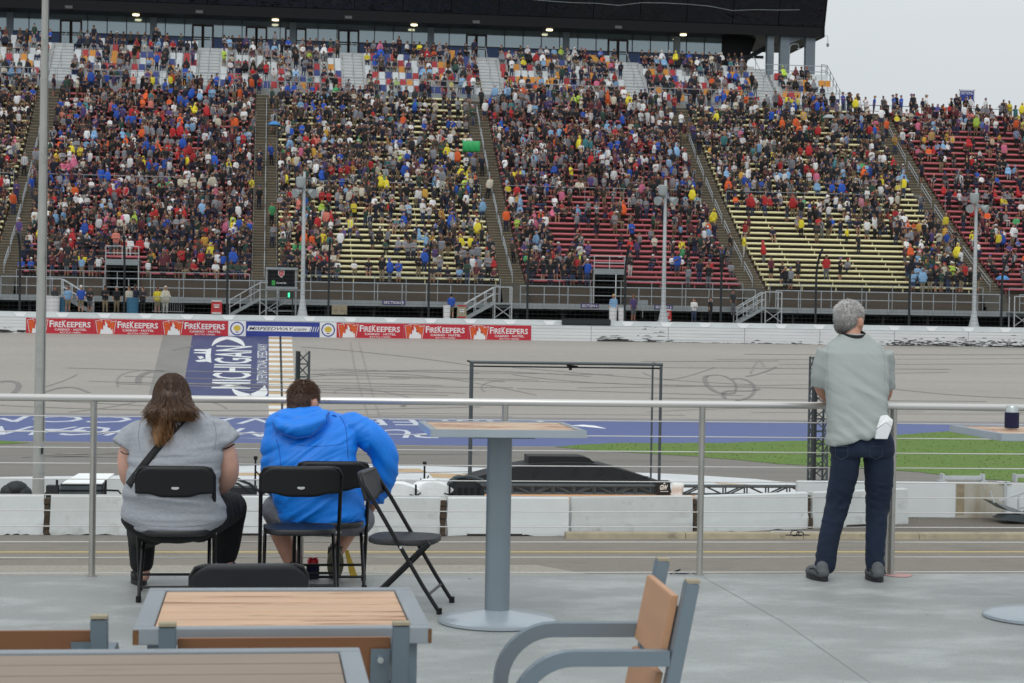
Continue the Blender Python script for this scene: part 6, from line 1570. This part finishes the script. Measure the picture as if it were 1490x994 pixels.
for (kx, ky, kv), (ax, ay, av) in (((207, 800, 11.0), (209, 838, 10.97)), ((330, 790, 11.11), (331, 832, 11.10))): limb(b, [hv(kx, ky, kv), hv(ax, ay, av)], [.045, .036], 12)
limb(b, [hv(250, 765, 10.6), hv(207, 772, 10.98), hv(207, 800, 11.0)], [.05, .05, .045], 12); limb(b, [hv(250, 765, 10.6), hv(335, 745, 11.04), hv(330, 790, 11.11)], [.05, .05, .045], 12)
organic('body', b, 'skin_a', W, .0085, 3); eyes(W, P_)
trow = [(599, 226, 292, 10.62, .07), (606, 212, 306, 10.60, .10), (617, 201, 316, 10.57, .135), (632, 193, 323, 10.55, .155), (655, 189, 324, 10.53, .175), (680, 187, 320, 10.52, .185), (702, 184, 318, 10.52, .19), (720, 180, 321, 10.53, .195), (738, 177, 327, 10.55, .20), (752, 178, 329, 10.56, .21), (766, 190, 318, 10.57, .21), (774, 210, 300, 10.59, .18)]
s_ = MB(); zl(s_, trow)
for pp, rr in (([(212, 626, 10.58), (196, 638, 10.56), (183, 654, 10.55)], [.070, .082, .086]), ([(304, 624, 10.58), (319, 635, 10.56), (331, 648, 10.55)], [.070, .082, .084])):
    Q = [hv(*q) for q in pp]; d = (Q[-1]-Q[-2]).normalized(); vs = []; s_.tube(Q, rr, 18)
shirt_o = organic('shirt', s_, 'tee_grey', W, .0085, 2, disp=lambda p, n, f1=folds(.015, (1.7, 1.7, 13), 2), f2=folds(.0045, (4, 4, 34), 3): f1(p, n)+f2(p, n))
m = MB(); limb(m, [hv(176, 657, 10.5), hv(183, 661, 10.47), hv(193, 659, 10.49)], [.003, .003, .003], 6); limb(m, [hv(325, 654, 10.47), hv(333, 651, 10.49), hv(341, 646, 10.52)], [.004, .004, .004], 6); m.obj('sleeve_hem', 'trouser_black', W)
bf = back_of(trow)
m = MB(); L_ = []
for i in range(26):
    f = i/25; x = 268+(186-268)*f; y = 608+(706-608)*f-3*sin(pi*f); a = hv(x, y, 10.4); L_.append((a.x, a.z))
vs = []
for i, (u, z) in enumerate(L_):
    u2, z2 = L_[min(i+1, 25)]; u1, z1 = L_[max(i-1, 0)]; t = Vector((u2-u1, z2-z1)).normalized(); n = Vector((-t.y, t.x))*.019
    for q in (-1, 1): uu, zz = u+n.x*q, z+n.y*q; vs.append((uu, bf(uu, zz)-.016, zz))
m.add(vs, [(2*i, 2*i+2, 2*i+3, 2*i+1) for i in range(25)]); from mathutils.bvhtree import BVHTree
bvh = BVHTree.FromObject(shirt_o, bpy.context.evaluated_depsgraph_get())
def onto(p, gap):
    h = bvh.ray_cast(Vector((p[0], 9.5, p[2])), Vector((0, 1, 0))); return (p[0], (h[0].y if h[0] else p[1])-gap, p[2])
mid_ = [onto(m.v[i], .005) for i in range(len(m.v))]
for i in range(len(m.v)): j = [k for k in range(max(0, i-5), min(len(m.v), i+6)) if k % 2 == i % 2]; m.v[i] = (mid_[i][0], min(sum(mid_[k][1] for k in j)/len(j), mid_[i][1]), mid_[i][2])
o = m.obj('strap', 'strap_black', W, smooth=2); q = o.modifiers.new('s', 'SOLIDIFY'); q.thickness = .005; q.offset = 1
m = MB(); zl(m, [(742, 184, 324, 10.58, .19), (756, 176, 328, 10.58, .215), (768, 184, 322, 10.60, .22), (779, 200, 308, 10.61, .21), (785, 222, 286, 10.62, .17)])
limb(m, [hv(222, 764, 10.62), hv(211, 772, 10.88), hv(207, 776, 11.02)], [.11, .10, .082], 18); limb(m, [hv(207, 772, 11.02), hv(206, 795, 11.0), hv(206, 818, 10.98)], [.082, .074, .066], 18)
limb(m, [hv(290, 758, 10.62), hv(322, 742, 10.9), hv(336, 738, 11.04)], [.12, .105, .088], 18); limb(m, [hv(337, 738, 11.05), hv(333, 775, 11.1), hv(327, 806, 11.12)], [.088, .080, .072], 18)
organic('trousers', m, 'trouser_black', W, .009, 3, disp=folds(.006, (10, 10, 8), 5))
shoe(W, hv(207, 852, 10.93)*1.0+Vector((0, 0, -hv(207, 852, 10.93).z)), (-.25, .95, 0), .88, 'shoe_black', 'shoe_black', .25, 'flat_shoe'); shoe(W, Vector((hv(334, 840, 11.08).x, 11.05, 0)), (.25, .95, 0), .88, 'shoe_black', 'shoe_black', .25, 'flat_shoe')
# hair: inner volume and many locks
m = MB(); ball(m, HW+Vector((0, -.02, .030)), (.094, .108, .105), 18)
limb(m, [HW+Vector((0, -.05, 0)), HW+Vector((-.005, -.070, -.10)), hv(250, 606, 10.48)], [.090, .080, .045], 16)
limb(m, [HW+Vector((-.05, -.05, -.05)), hv(234, 606, 10.46), hv(230, 628, 10.375), hv(228, 646, 10.355)], [.05, .042, .028, .012], 12)
limb(m, [HW+Vector((.05, -.05, -.05)), hv(270, 600, 10.50), hv(278, 610, 10.42)], [.05, .038, .016], 12)
hair = organic('hair', m, 'hair_ombre', W, .008, 2, disp=folds(.005, (30, 30, 6), 8))
rr = random.Random(5); locks = []
for i in range(1500):
    az = rr.uniform(-1.75, 1.75)-pi/2; el = rr.betavariate(2.2, 1.4)*1.45
    r0 = Vector((.097*cos(az)*cos(el), .110*sin(az)*cos(el), .108*sin(el)))+HW+Vector((0, -.02, .03))
    sd = cos(az)
    kind = rr.random()
    if sd < -.15:
        ex, ey = (rr.gauss(222, 8), rr.uniform(598, 622)) if kind < .45 else (rr.gauss(232, 6), rr.uniform(625, 652))
        if kind > .86: ex, ey = rr.gauss(213, 4), rr.uniform(600, 612)
    elif sd < .25: ex, ey = (rr.gauss(240, 9), rr.uniform(610, 650)) if kind < .6 else (rr.gauss(256, 9), rr.uniform(600, 614))
    else: ex, ey = rr.gauss(274, 9), rr.uniform(598, 615)
    e0 = hv(ex, ey, 10.335+rr.uniform(-.015, .03)+max(0, (612-ey))*.002); mid = HW+Vector((.102*sd*rr.uniform(.85, 1.1), -.10*abs(sin(az))-.01, rr.uniform(-.06, -.02)))
    n = 11; ph = rr.uniform(0, 6.3); am = rr.uniform(.004, .014); pts = []
    cp = [r0, (r0+mid)/2+Vector((sd*.012, -.012, .012)), mid, e0]
    for k in range(n):
        t = k/(n-1); B3 = [(1-t)**3, 3*t*(1-t)**2, 3*t*t*(1-t), t**3]; p = sum((c*w for c, w in zip(cp, B3)), Vector())
        w = max(0, t-.45)*am*2.4; p = p+Vector((cos(ph+t*11)*w, sin(ph+t*11)*w*.6, 0)); pts.append(p)
    locks.append(pts)
strands(hair, 'loose_strands', 'hair_ombre', locks, .0012)
from mathutils.bvhtree import BVHTree
def seam(cloth, parent, pix, mat, r=.0022, name='seam'):
    bv = BVHTree.FromObject(cloth, bpy.context.evaluated_depsgraph_get()); P3 = []
    for q in bez([(x, y, 0) for x, y in pix], 22):
        w = hv(q.x, q.y, 10.8); h = bv.ray_cast(Vector((w.x*.93, 10.8*.93-.0, (w.z-1.6)*.93+1.6)), Vector((w.x, 10.8, w.z-1.6)))
        if h[0]: P3.append(h[0]+h[1]*r*.15)
    if len(P3) > 3: m = MB(); m.tube(P3, r, 6); m.obj(name, mat, parent, smooth=2)
pm('tee_grey_dark', srgb(122, 126, 132), .9, var=0); pm('tee_sage_dark', srgb(128, 137, 135), .9, var=0)
seam(shirt_o, W, [(206, 612), (200, 625), (201, 640), (204, 655)], 'tee_grey_dark', .0016); seam(shirt_o, W, [(309, 612), (316, 622), (315, 640), (312, 655)], 'tee_grey_dark', .0016)
seam(shirt_o, W, [(184, 757), (220, 770), (290, 770), (322, 757)], 'tee_grey_dark', .0014)
# ------------------------------------------------------------------ seated person in blue jacket
Bp = thing('person', 'short haired person in bright blue hooded jacket and grey shorts, seated, seen from behind', 'person', (0, 0, DK))
HB = hv(443, 585, 11.05)
b = MB(); P_, R_ = head(b, HB, radians(-42), 1.0)
limb(b, [HB+Vector((0, -.015, -.03)), hv(444, 618, 10.98)], [.06, .07], 16)
zl(b, [(625, 415, 505, 10.98, .09), (680, 408, 505, 10.92, .12), (740, 412, 522, 10.92, .13), (766, 415, 525, 10.95, .14)])
LB = [hv(408, 632, 11.0), hv(399, 672, 10.98), hv(400, 703, 11.05), hv(420, 720, 11.22)]; RB = [hv(512, 628, 11.0), hv(548, 643, 10.98), hv(560, 672, 11.0), hv(549, 715, 11.12), hv(540, 738, 11.2)]
limb(b, LB, [.05, .045, .042, .03], 12); limb(b, RB, [.05, .045, .042, .036, .03], 12)
hand(b, LB[-1], (.5, .8, -.1), (0, -.1, 1), side=1); hand(b, RB[-1], (-.3, .7, -.6), (.6, -.1, .6), side=-1)
limb(b, [hv(400, 742, 11.2), hv(404, 765, 11.2), hv(418, 800, 11.16), hv(428, 828, 11.14)], [.07, .062, .055, .038], 14); limb(b, [hv(512, 756, 11.2), hv(503, 778, 11.22), hv(492, 802, 11.16)], [.06, .055, .036], 14)
organic('body', b, 'skin_b', Bp, .0085, 3); eyes(Bp, P_)
jrow = [(600, 428, 486, 11.06, .06), (607, 413, 504, 11.05, .09), (615, 403, 520, 11.03, .12), (628, 397, 523, 11.0, .145), (645, 393, 519, 10.97, .16), (670, 391, 516, 10.94, .17), (695, 394, 518, 10.93, .175), (715, 398, 524, 10.93, .175), (735, 401, 530, 10.93, .18), (752, 404, 533, 10.94, .185), (762, 414, 530, 10.95, .18)]
m = MB(); zl(m, jrow, 2.4)
limb(m, [hv(409, 622, 11.0), hv(400, 660, 10.97), hv(399, 690, 11.0), hv(402, 705, 11.06), hv(418, 718, 11.2)], [.082, .078, .070, .062, .048], 18)
limb(m, [hv(510, 622, 11.0), hv(535, 633, 10.97), hv(555, 652, 10.97), hv(562, 674, 10.98), hv(558, 700, 11.03), hv(549, 722, 11.12)], [.085, .080, .074, .068, .058, .048], 18)
# wide slanting creases
def jfold(p, n, f1=folds(.017, (2.2, 2.2, 13), 11), f2=folds(.005, (6, 6, 30), 12)):
    q = Vector((p.x*.85+p.z*.5, p.y, p.z*.85-p.x*.5 if p.x < .62 else p.z*.6+p.x*.8)); return f1(q, n)+f2(q, n)
# hood lying on the back
limb(m, [hv(403, 614, 10.88), hv(416, 622, 10.825), hv(440, 624, 10.81), hv(460, 616, 10.84), hv(474, 601, 10.92)], [.020, .036, .050, .042, .020], 14)
limb(m, [hv(408, 606, 10.93), hv(428, 612, 10.86), hv(452, 610, 10.86), hv(468, 600, 10.92)], [.022, .040, .044, .022], 14)
limb(m, [hv(412, 606, 10.97), hv(436, 608, 10.90), hv(462, 600, 10.95)], [.032, .055, .035], 14)
jk = organic('jacket', m, 'jacket_blue', Bp, .0085, 2, disp=jfold)
m = MB()
m.tube([hv(398, 619, 10.85), hv(410, 631, 10.79), hv(430, 638, 10.765), hv(452, 635, 10.77), hv(468, 620, 10.80), hv(479, 600, 10.88)], .0035, 6)
m.obj('hood_seam', 'jacket_seam', Bp)
seam(jk, Bp, [(494, 606), (508, 620), (503, 640), (507, 668)], 'jacket_seam', .002); seam(jk, Bp, [(402, 640), (409, 655), (408, 680), (410, 705)], 'jacket_seam', .002)
seam(jk, Bp, [(412, 757), (440, 764), (500, 764), (528, 757)], 'jacket_seam', .002); seam(jk, Bp, [(420, 645), (450, 652), (480, 650), (500, 645)], 'jacket_seam', .0014)
m = MB(); bj = back_of(jrow, 2.4)
p0 = hv(487, 607, 10.9); m.prism([(p0.x+x, bj(p0.x, p0.z)-.018, p0.z+z) for x, z in ((-.02, .004), (.0, .010), (.018, .0), (.0, -.004))], (0, -.002, 0)); m.obj('sewn_badge', 'jacket_seam', Bp)
m = MB(); limb(m, [hv(424, 598, 10.98), hv(436, 601, 10.945), hv(450, 599, 10.965)], [.012, .015, .010], 8); m.obj('inner_collar', 'shoe_grey', Bp, smooth=True)
m = MB(); zl(m, [(738, 404, 528, 10.97, .16), (755, 400, 536, 10.98, .18), (768, 405, 533, 11.0, .18), (776, 425, 520, 11.02, .15)])
limb(m, [hv(425, 752, 10.98), hv(408, 744, 11.1), hv(403, 742, 11.22)], [.10, .10, .088], 18); limb(m, [hv(505, 755, 10.98), hv(520, 756, 11.1), hv(524, 756, 11.2)], [.10, .095, .085], 18)
organic('shorts', m, 'shorts_grey', Bp, .009, 3, disp=folds(.007, (12, 12, 12), 14))
shoe(Bp, Vector((hv(428, 838, 11.1).x-.01, 11.06, 0)), (.1, .95, 0), .95, 'shoe_black', 'sole_pale')
s1 = shoe(Bp, Vector((0, 0, 0)), (0, 1, 0), .98, 'shoe_black', 'sole_pale', .26, 'sneaker'); s1.location = hv(489, 834, 11.12); s1.rotation_euler = (radians(62), 0, radians(12)); s1.location = hv(489, 800, 11.08)+Vector((0, 0, -.0)); s1.rotation_euler = (radians(-58), 0, radians(0))
hm = MB(); ball(hm, HB+Vector((0, 0, 0)), .001, 6)
def skullcap(t, C, yaw, s, mat, zlow, name='hair', disp=.004, front=.55):
    mm = MB(); o = len(mm.v); ball(mm, (0, 0, 0), (.084*s, .106*s, .103*s), 24); ball(mm, (0, -.025*s, -.045*s), (.072*s, .078*s, .07*s), 18); R = Matrix.Rotation(yaw, 3, 'Z')
    mm.v = [tuple(Vector(C)+Vector((0, 0, .022*s))+R @ (Vector(q)+Vector((0, -.010*s, 0)))) for q in mm.v]
    me = voxel_skin(mm, .006, 3); bm = bmesh.new(); bm.from_mesh(me); dele = []
    Ri = R.inverted()
    for v in bm.verts:
        q = Ri @ (v.co-Vector(C)); q = q/s
        lim = zlow if q.y < .0 else zlow+(q.y)*1.15+.01
        if abs(q.x) > .048 and -.034 < q.y < .045 and q.z < .028: dele.append(v)
        elif q.z < lim: dele.append(v)
    bmesh.ops.delete(bm, geom=dele, context='VERTS')
    for v in bm.verts: v.co += v.normal*(noise.noise(v.co*70)*disp)
    sv = [(v.co.copy(), v.normal.copy()) for v in bm.verts]
    bm.to_mesh(me); bm.free(); me.name = name; me.materials.clear(); me.materials.append(MATS[mat]); me.polygons.foreach_set('use_smooth', [True]*len(me.polygons)); h = link(name, me, t)
    rr = random.Random(8); st = []
    for k in range(4200):
        p, n = rr.choice(sv); q = Ri @ (p-Vector(C)); dn = Vector((0, 0, -1)); tng = (dn-n*dn.dot(n)); 
        if tng.length > .01: tng.normalize()
        j = Vector((rr.gauss(0, .25), rr.gauss(0, .25), rr.gauss(0, .25)))
        L_ = rr.uniform(.008, .018)*(1.3 if q.z > .06 else .7)
        d = (n*(.75 if q.z > .06 else .35)+tng*.8+j).normalized(); p = p+Vector((rr.gauss(0, .002), rr.gauss(0, .002), rr.gauss(0, .002))); st.append([p-n*.002, p+d*L_*.5, p+d*L_+tng*.002])
    strands(h, 'short_strands', mat, st, .0008); return h
skullcap(Bp, HB, radians(-42), 1.0, 'hair_brown', -.078)
# ------------------------------------------------------------------ standing man
Mn = thing('person', 'grey haired man in pale grey t-shirt and dark jeans, standing, leaning on the railing', 'person', (0, 0, DK))
HM = hv(1236, 467, 11.27); YM = radians(-50)
b = MB(); P_, R_ = head(b, HM, YM, 1.03)
limb(b, [HM+Vector((0, -.02, -.04)), hv(1240, 500, 11.21)], [.058, .060], 18)
zl(b, [(506, 1222, 1262, 11.2, .06), (530, 1208, 1280, 11.17, .09), (590, 1210, 1284, 11.1, .10), (640, 1214, 1292, 11.05, .11)])
LM = [hv(1203, 522, 11.18), hv(1194, 556, 11.22), hv(1203, 588, 11.30), hv(1222, 581, 11.42), hv(1240, 577, 11.46)]; RM = [hv(1287, 524, 11.18), hv(1291, 556, 11.22), hv(1287, 583, 11.30), hv(1270, 579, 11.42), hv(1256, 576, 11.46)]
LM[2].z = 1.112; RM[2].z = 1.112
limb(b, LM, [.045, .043, .042, .036, .027], 16); limb(b, RM, [.042, .036, .038, .035, .027], 16)
hand(b, LM[-1], (.9, .15, .05), (0, 1, .3), side=1); hand(b, RM[-1], (-.9, .2, .05), (0, 1, .3), side=-1)
for (x0, y0, x1, y1) in ((1219, 742, 1201, 828), (1277, 742, 1273, 830)): limb(b, [hv(x0, y0, 11.12), hv(x1, y1, 11.12)], [.05, .036], 12)
organic('body', b, 'skin_b', Mn, .0085, 3); eyes(Mn, P_, 1.03)
mrow = [(486, 1223, 1262, 11.235, .075), (491, 1219, 1267, 11.23, .085), (496, 1212, 1273, 11.225, .09), (503, 1203, 1283, 11.21, .10), (514, 1198, 1289, 11.19, .118), (530, 1197, 1292, 11.17, .125), (555, 1199, 1291, 11.14, .13), (580, 1203, 1289, 11.11, .13), (600, 1205, 1288, 11.09, .132), (618, 1206, 1290, 11.07, .135), (629, 1205, 1293, 11.06, .150), (637, 1204, 1294, 11.06, .153)]
m = MB(); zl(m, mrow, 2.5, slope=[0]*7+[.02, .05, .12, .2, .27])
m.tube([hv(1206, 512, 11.19), hv(1199, 528, 11.20), hv(1195, 545, 11.21), hv(1194.5, 562, 11.23)], [.072, .066, .061, .060], 18); m.tube([hv(1284, 514, 11.19), hv(1288, 530, 11.20), hv(1290, 548, 11.21), hv(1290.5, 564, 11.23)], [.070, .060, .053, .050], 18)
def mfold(p, n, f1=folds(.014, (3, 3, 12), 21), f2=folds(.005, (6, 6, 24), 23)):
    q = Vector((p.x*.8-p.z*.6, p.y, p.z*.8+p.x*.6)); return f1(q, n)*(.15+.85*min(1, max(0, (1.38-p.z)/.35)))*(.5+.8*min(1, max(0, (p.x-3.35)/.3)))+f2(q, n)*.7
mt = organic('shirt', m, 'tee_sage', Mn, .0085, 2, disp=mfold)
seam(mt, Mn, [(1206, 504), (1200, 520), (1205, 545), (1206, 562)], 'tee_sage_dark', .0010); seam(mt, Mn, [(1278, 502), (1290, 515), (1288, 540), (1287, 562)], 'tee_sage_dark', .0010); pass
m = MB(); cpt = hv(1242, 490, 11.22)
ring = [Vector((cpt.x-.004+.070*cos(q), cpt.y-.006+.072*sin(q), cpt.z+.014+.018*sin(q))) for q in [2*pi*i/28 for i in range(28)]]
for dz in (0, .009): m.tube([p+Vector((0, 0, dz)) for p in ring], .007, 8, closed=True)
organic('neck_strap', m, 'strap_black', Mn, .004, 2)
m = MB(); zl(m, [(626, 1214, 1292, 11.05, .105), (640, 1211, 1299, 11.05, .118), (656, 1208, 1300, 11.05, .122), (664, 1212, 1298, 11.05, .11)])
limb(m, [hv(1231, 655, 11.05), hv(1228, 690, 11.07), hv(1217, 740, 11.12), hv(1206, 785, 11.12), hv(1201, 822, 11.12)], [.092, .086, .068, .063, .060], 18)
limb(m, [hv(1277, 655, 11.05), hv(1279, 690, 11.07), hv(1277, 740, 11.12), hv(1274, 785, 11.11), hv(1273, 824, 11.10)], [.092, .088, .068, .061, .054], 18)
organic('jeans', m, 'jeans_dark', Mn, .0085, 2, disp=lambda p, n, f=folds(.008, (9, 9, 14), 31): f(p, n)*(1.2 if p.z < .16 or .35 < p.z < .6 else .5))
m = MB()
for x in (1226, 1276):
    q = [hv(x+a, y, 10.9) for a, y in ((-9, 650), (9, 650), (9, 664), (0, 669), (-9, 664))]; bk_ = 11.05-.129
    m.tube([(p.x, bk_-.004, p.z) for p in q], .0016, 5, closed=True)
pm('stitch', srgb(58, 66, 80), .8, var=0); m.obj('pocket_stitch', 'stitch', Mn)
shoe(Mn, Vector((hv(1199, 840, 11.05).x, 11.02, 0)), (-.12, 1, 0), 1.0); shoe(Mn, Vector((hv(1274.5, 842, 11.05).x, 10.98, 0)), (.06, 1, 0), 1.0)
skullcap(Mn, HM, YM, .99, 'hair_silver', -.072, disp=.0025)
# carton in the back pocket
t = thing('paper_carton', 'white folded paper carton sticking out of the back pocket of the dark jeans', 'carton', hv(1285, 637, 10.88)+Vector((0, 0, DK)))
m = MB(); m.prism([(-.058, 0, -.01), (.035, 0, -.01), (.068, 0, .08), (.02, 0, .115), (-.045, 0, .06)], (0, .03, 0)); m.obj('front_panel', 'paper_white', t, bevel=.003)
m = MB(); m.prism([(-.046, .005, .07), (.02, .005, .117), (.070, .005, .083), (.082, .012, .135), (.04, .03, .172), (-.005, .03, .165)], (0, .028, 0)); m.obj('folded_flap', 'white_cloth', t, bevel=.003); t.scale = (.78, .78, .78)
# ================================================================== camera, light, sky
cam = bpy.data.cameras.new('camera'); co = bpy.data.objects.new('camera', cam); COL.objects.link(co)
R3 = _R*cos(ROLL)+_U*sin(ROLL); U3 = -_R*sin(ROLL)+_U*cos(ROLL); B3 = -_F
co.matrix_world = Matrix(((R3.x, U3.x, B3.x, 0), (R3.y, U3.y, B3.y, 0), (R3.z, U3.z, B3.z, CZ), (0, 0, 0, 1)))
cam.sensor_width = 36; cam.lens = FPX/1490*36; cam.clip_start = .1; cam.clip_end = 3000
cam.dof.use_dof = True; cam.dof.focus_distance = 17; cam.dof.aperture_fstop = 10.2
SC.camera = co
w = bpy.data.worlds.new('World'); SC.world = w; w.use_nodes = True; nt = w.node_tree; N = nt.nodes; L = nt.links
sky = N.new('ShaderNodeTexSky'); sky.sky_type = 'NISHITA'; sky.sun_disc = False; sky.sun_elevation = radians(52); sky.sun_rotation = radians(200); sky.air_density = 1.0; sky.dust_density = 6; sky.ozone_density = 1.5
hs = N.new('ShaderNodeHueSaturation'); hs.inputs['Saturation'].default_value = .22
bg = N['Background']; bg.inputs['Strength'].default_value = .12
# unbroken cloud layer over the sky
tc = N.new('ShaderNodeTexCoord'); cn2 = N.new('ShaderNodeTexNoise'); cn2.inputs['Scale'].default_value = 1.6; cn2.inputs['Detail'].default_value = 5; mpp = N.new('ShaderNodeMapping'); mpp.inputs['Scale'].default_value = (1, 1, 3); L.new(tc.outputs['Generated'], mpp.inputs[0]); L.new(mpp.outputs[0], cn2.inputs['Vector'])
cr = N.new('ShaderNodeValToRGB'); cr.color_ramp.elements[0].position = .3; cr.color_ramp.elements[1].position = .7; cr.color_ramp.elements[0].color = (.585, .63, .66, 1); cr.color_ramp.elements[1].color = (.65, .69, .715, 1); L.new(cn2.outputs['Fac'], cr.inputs[0])
sz = N.new('ShaderNodeSeparateXYZ'); L.new(tc.outputs['Generated'], sz.inputs[0]); gz = N.new('ShaderNodeMapRange'); gz.inputs['From Min'].default_value = 0; gz.inputs['From Max'].default_value = 1; gz.inputs['To Min'].default_value = 8.7; gz.inputs['To Max'].default_value = 14.5; L.new(sz.outputs['Z'], gz.inputs[0])
ml = N.new('ShaderNodeVectorMath'); ml.operation = 'SCALE'; L.new(cr.outputs[0], ml.inputs[0]); L.new(gz.outputs[0], ml.inputs['Scale'])
mxs = N.new('ShaderNodeMixRGB'); mxs.inputs[0].default_value = .88; L.new(sky.outputs[0], hs.inputs['Color']); L.new(hs.outputs[0], mxs.inputs[1]); L.new(ml.outputs[0], mxs.inputs[2]); L.new(mxs.outputs[0], bg.inputs['Color'])
sl = bpy.data.lights.new('sun', 'SUN'); sl.energy = .75; sl.angle = radians(28); sl.color = (1, .97, .93)
so = bpy.data.objects.new('sun', sl); COL.objects.link(so)
# sun behind the camera's left shoulder, high, through cloud
az = radians(200); el = radians(52); d = Vector((sin(az)*cos(el), cos(az)*cos(el), sin(el))); so.rotation_euler = (-d).to_track_quat('-Z', 'Y').to_euler(); so.location = (0, -20, 60)
SC.view_settings.view_transform = 'Standard'; SC.view_settings.look = 'None'; SC.view_settings.exposure = 0.0; SC.view_settings.gamma = 1
SC.cycles.max_bounces = 6; SC.cycles.use_denoising = True
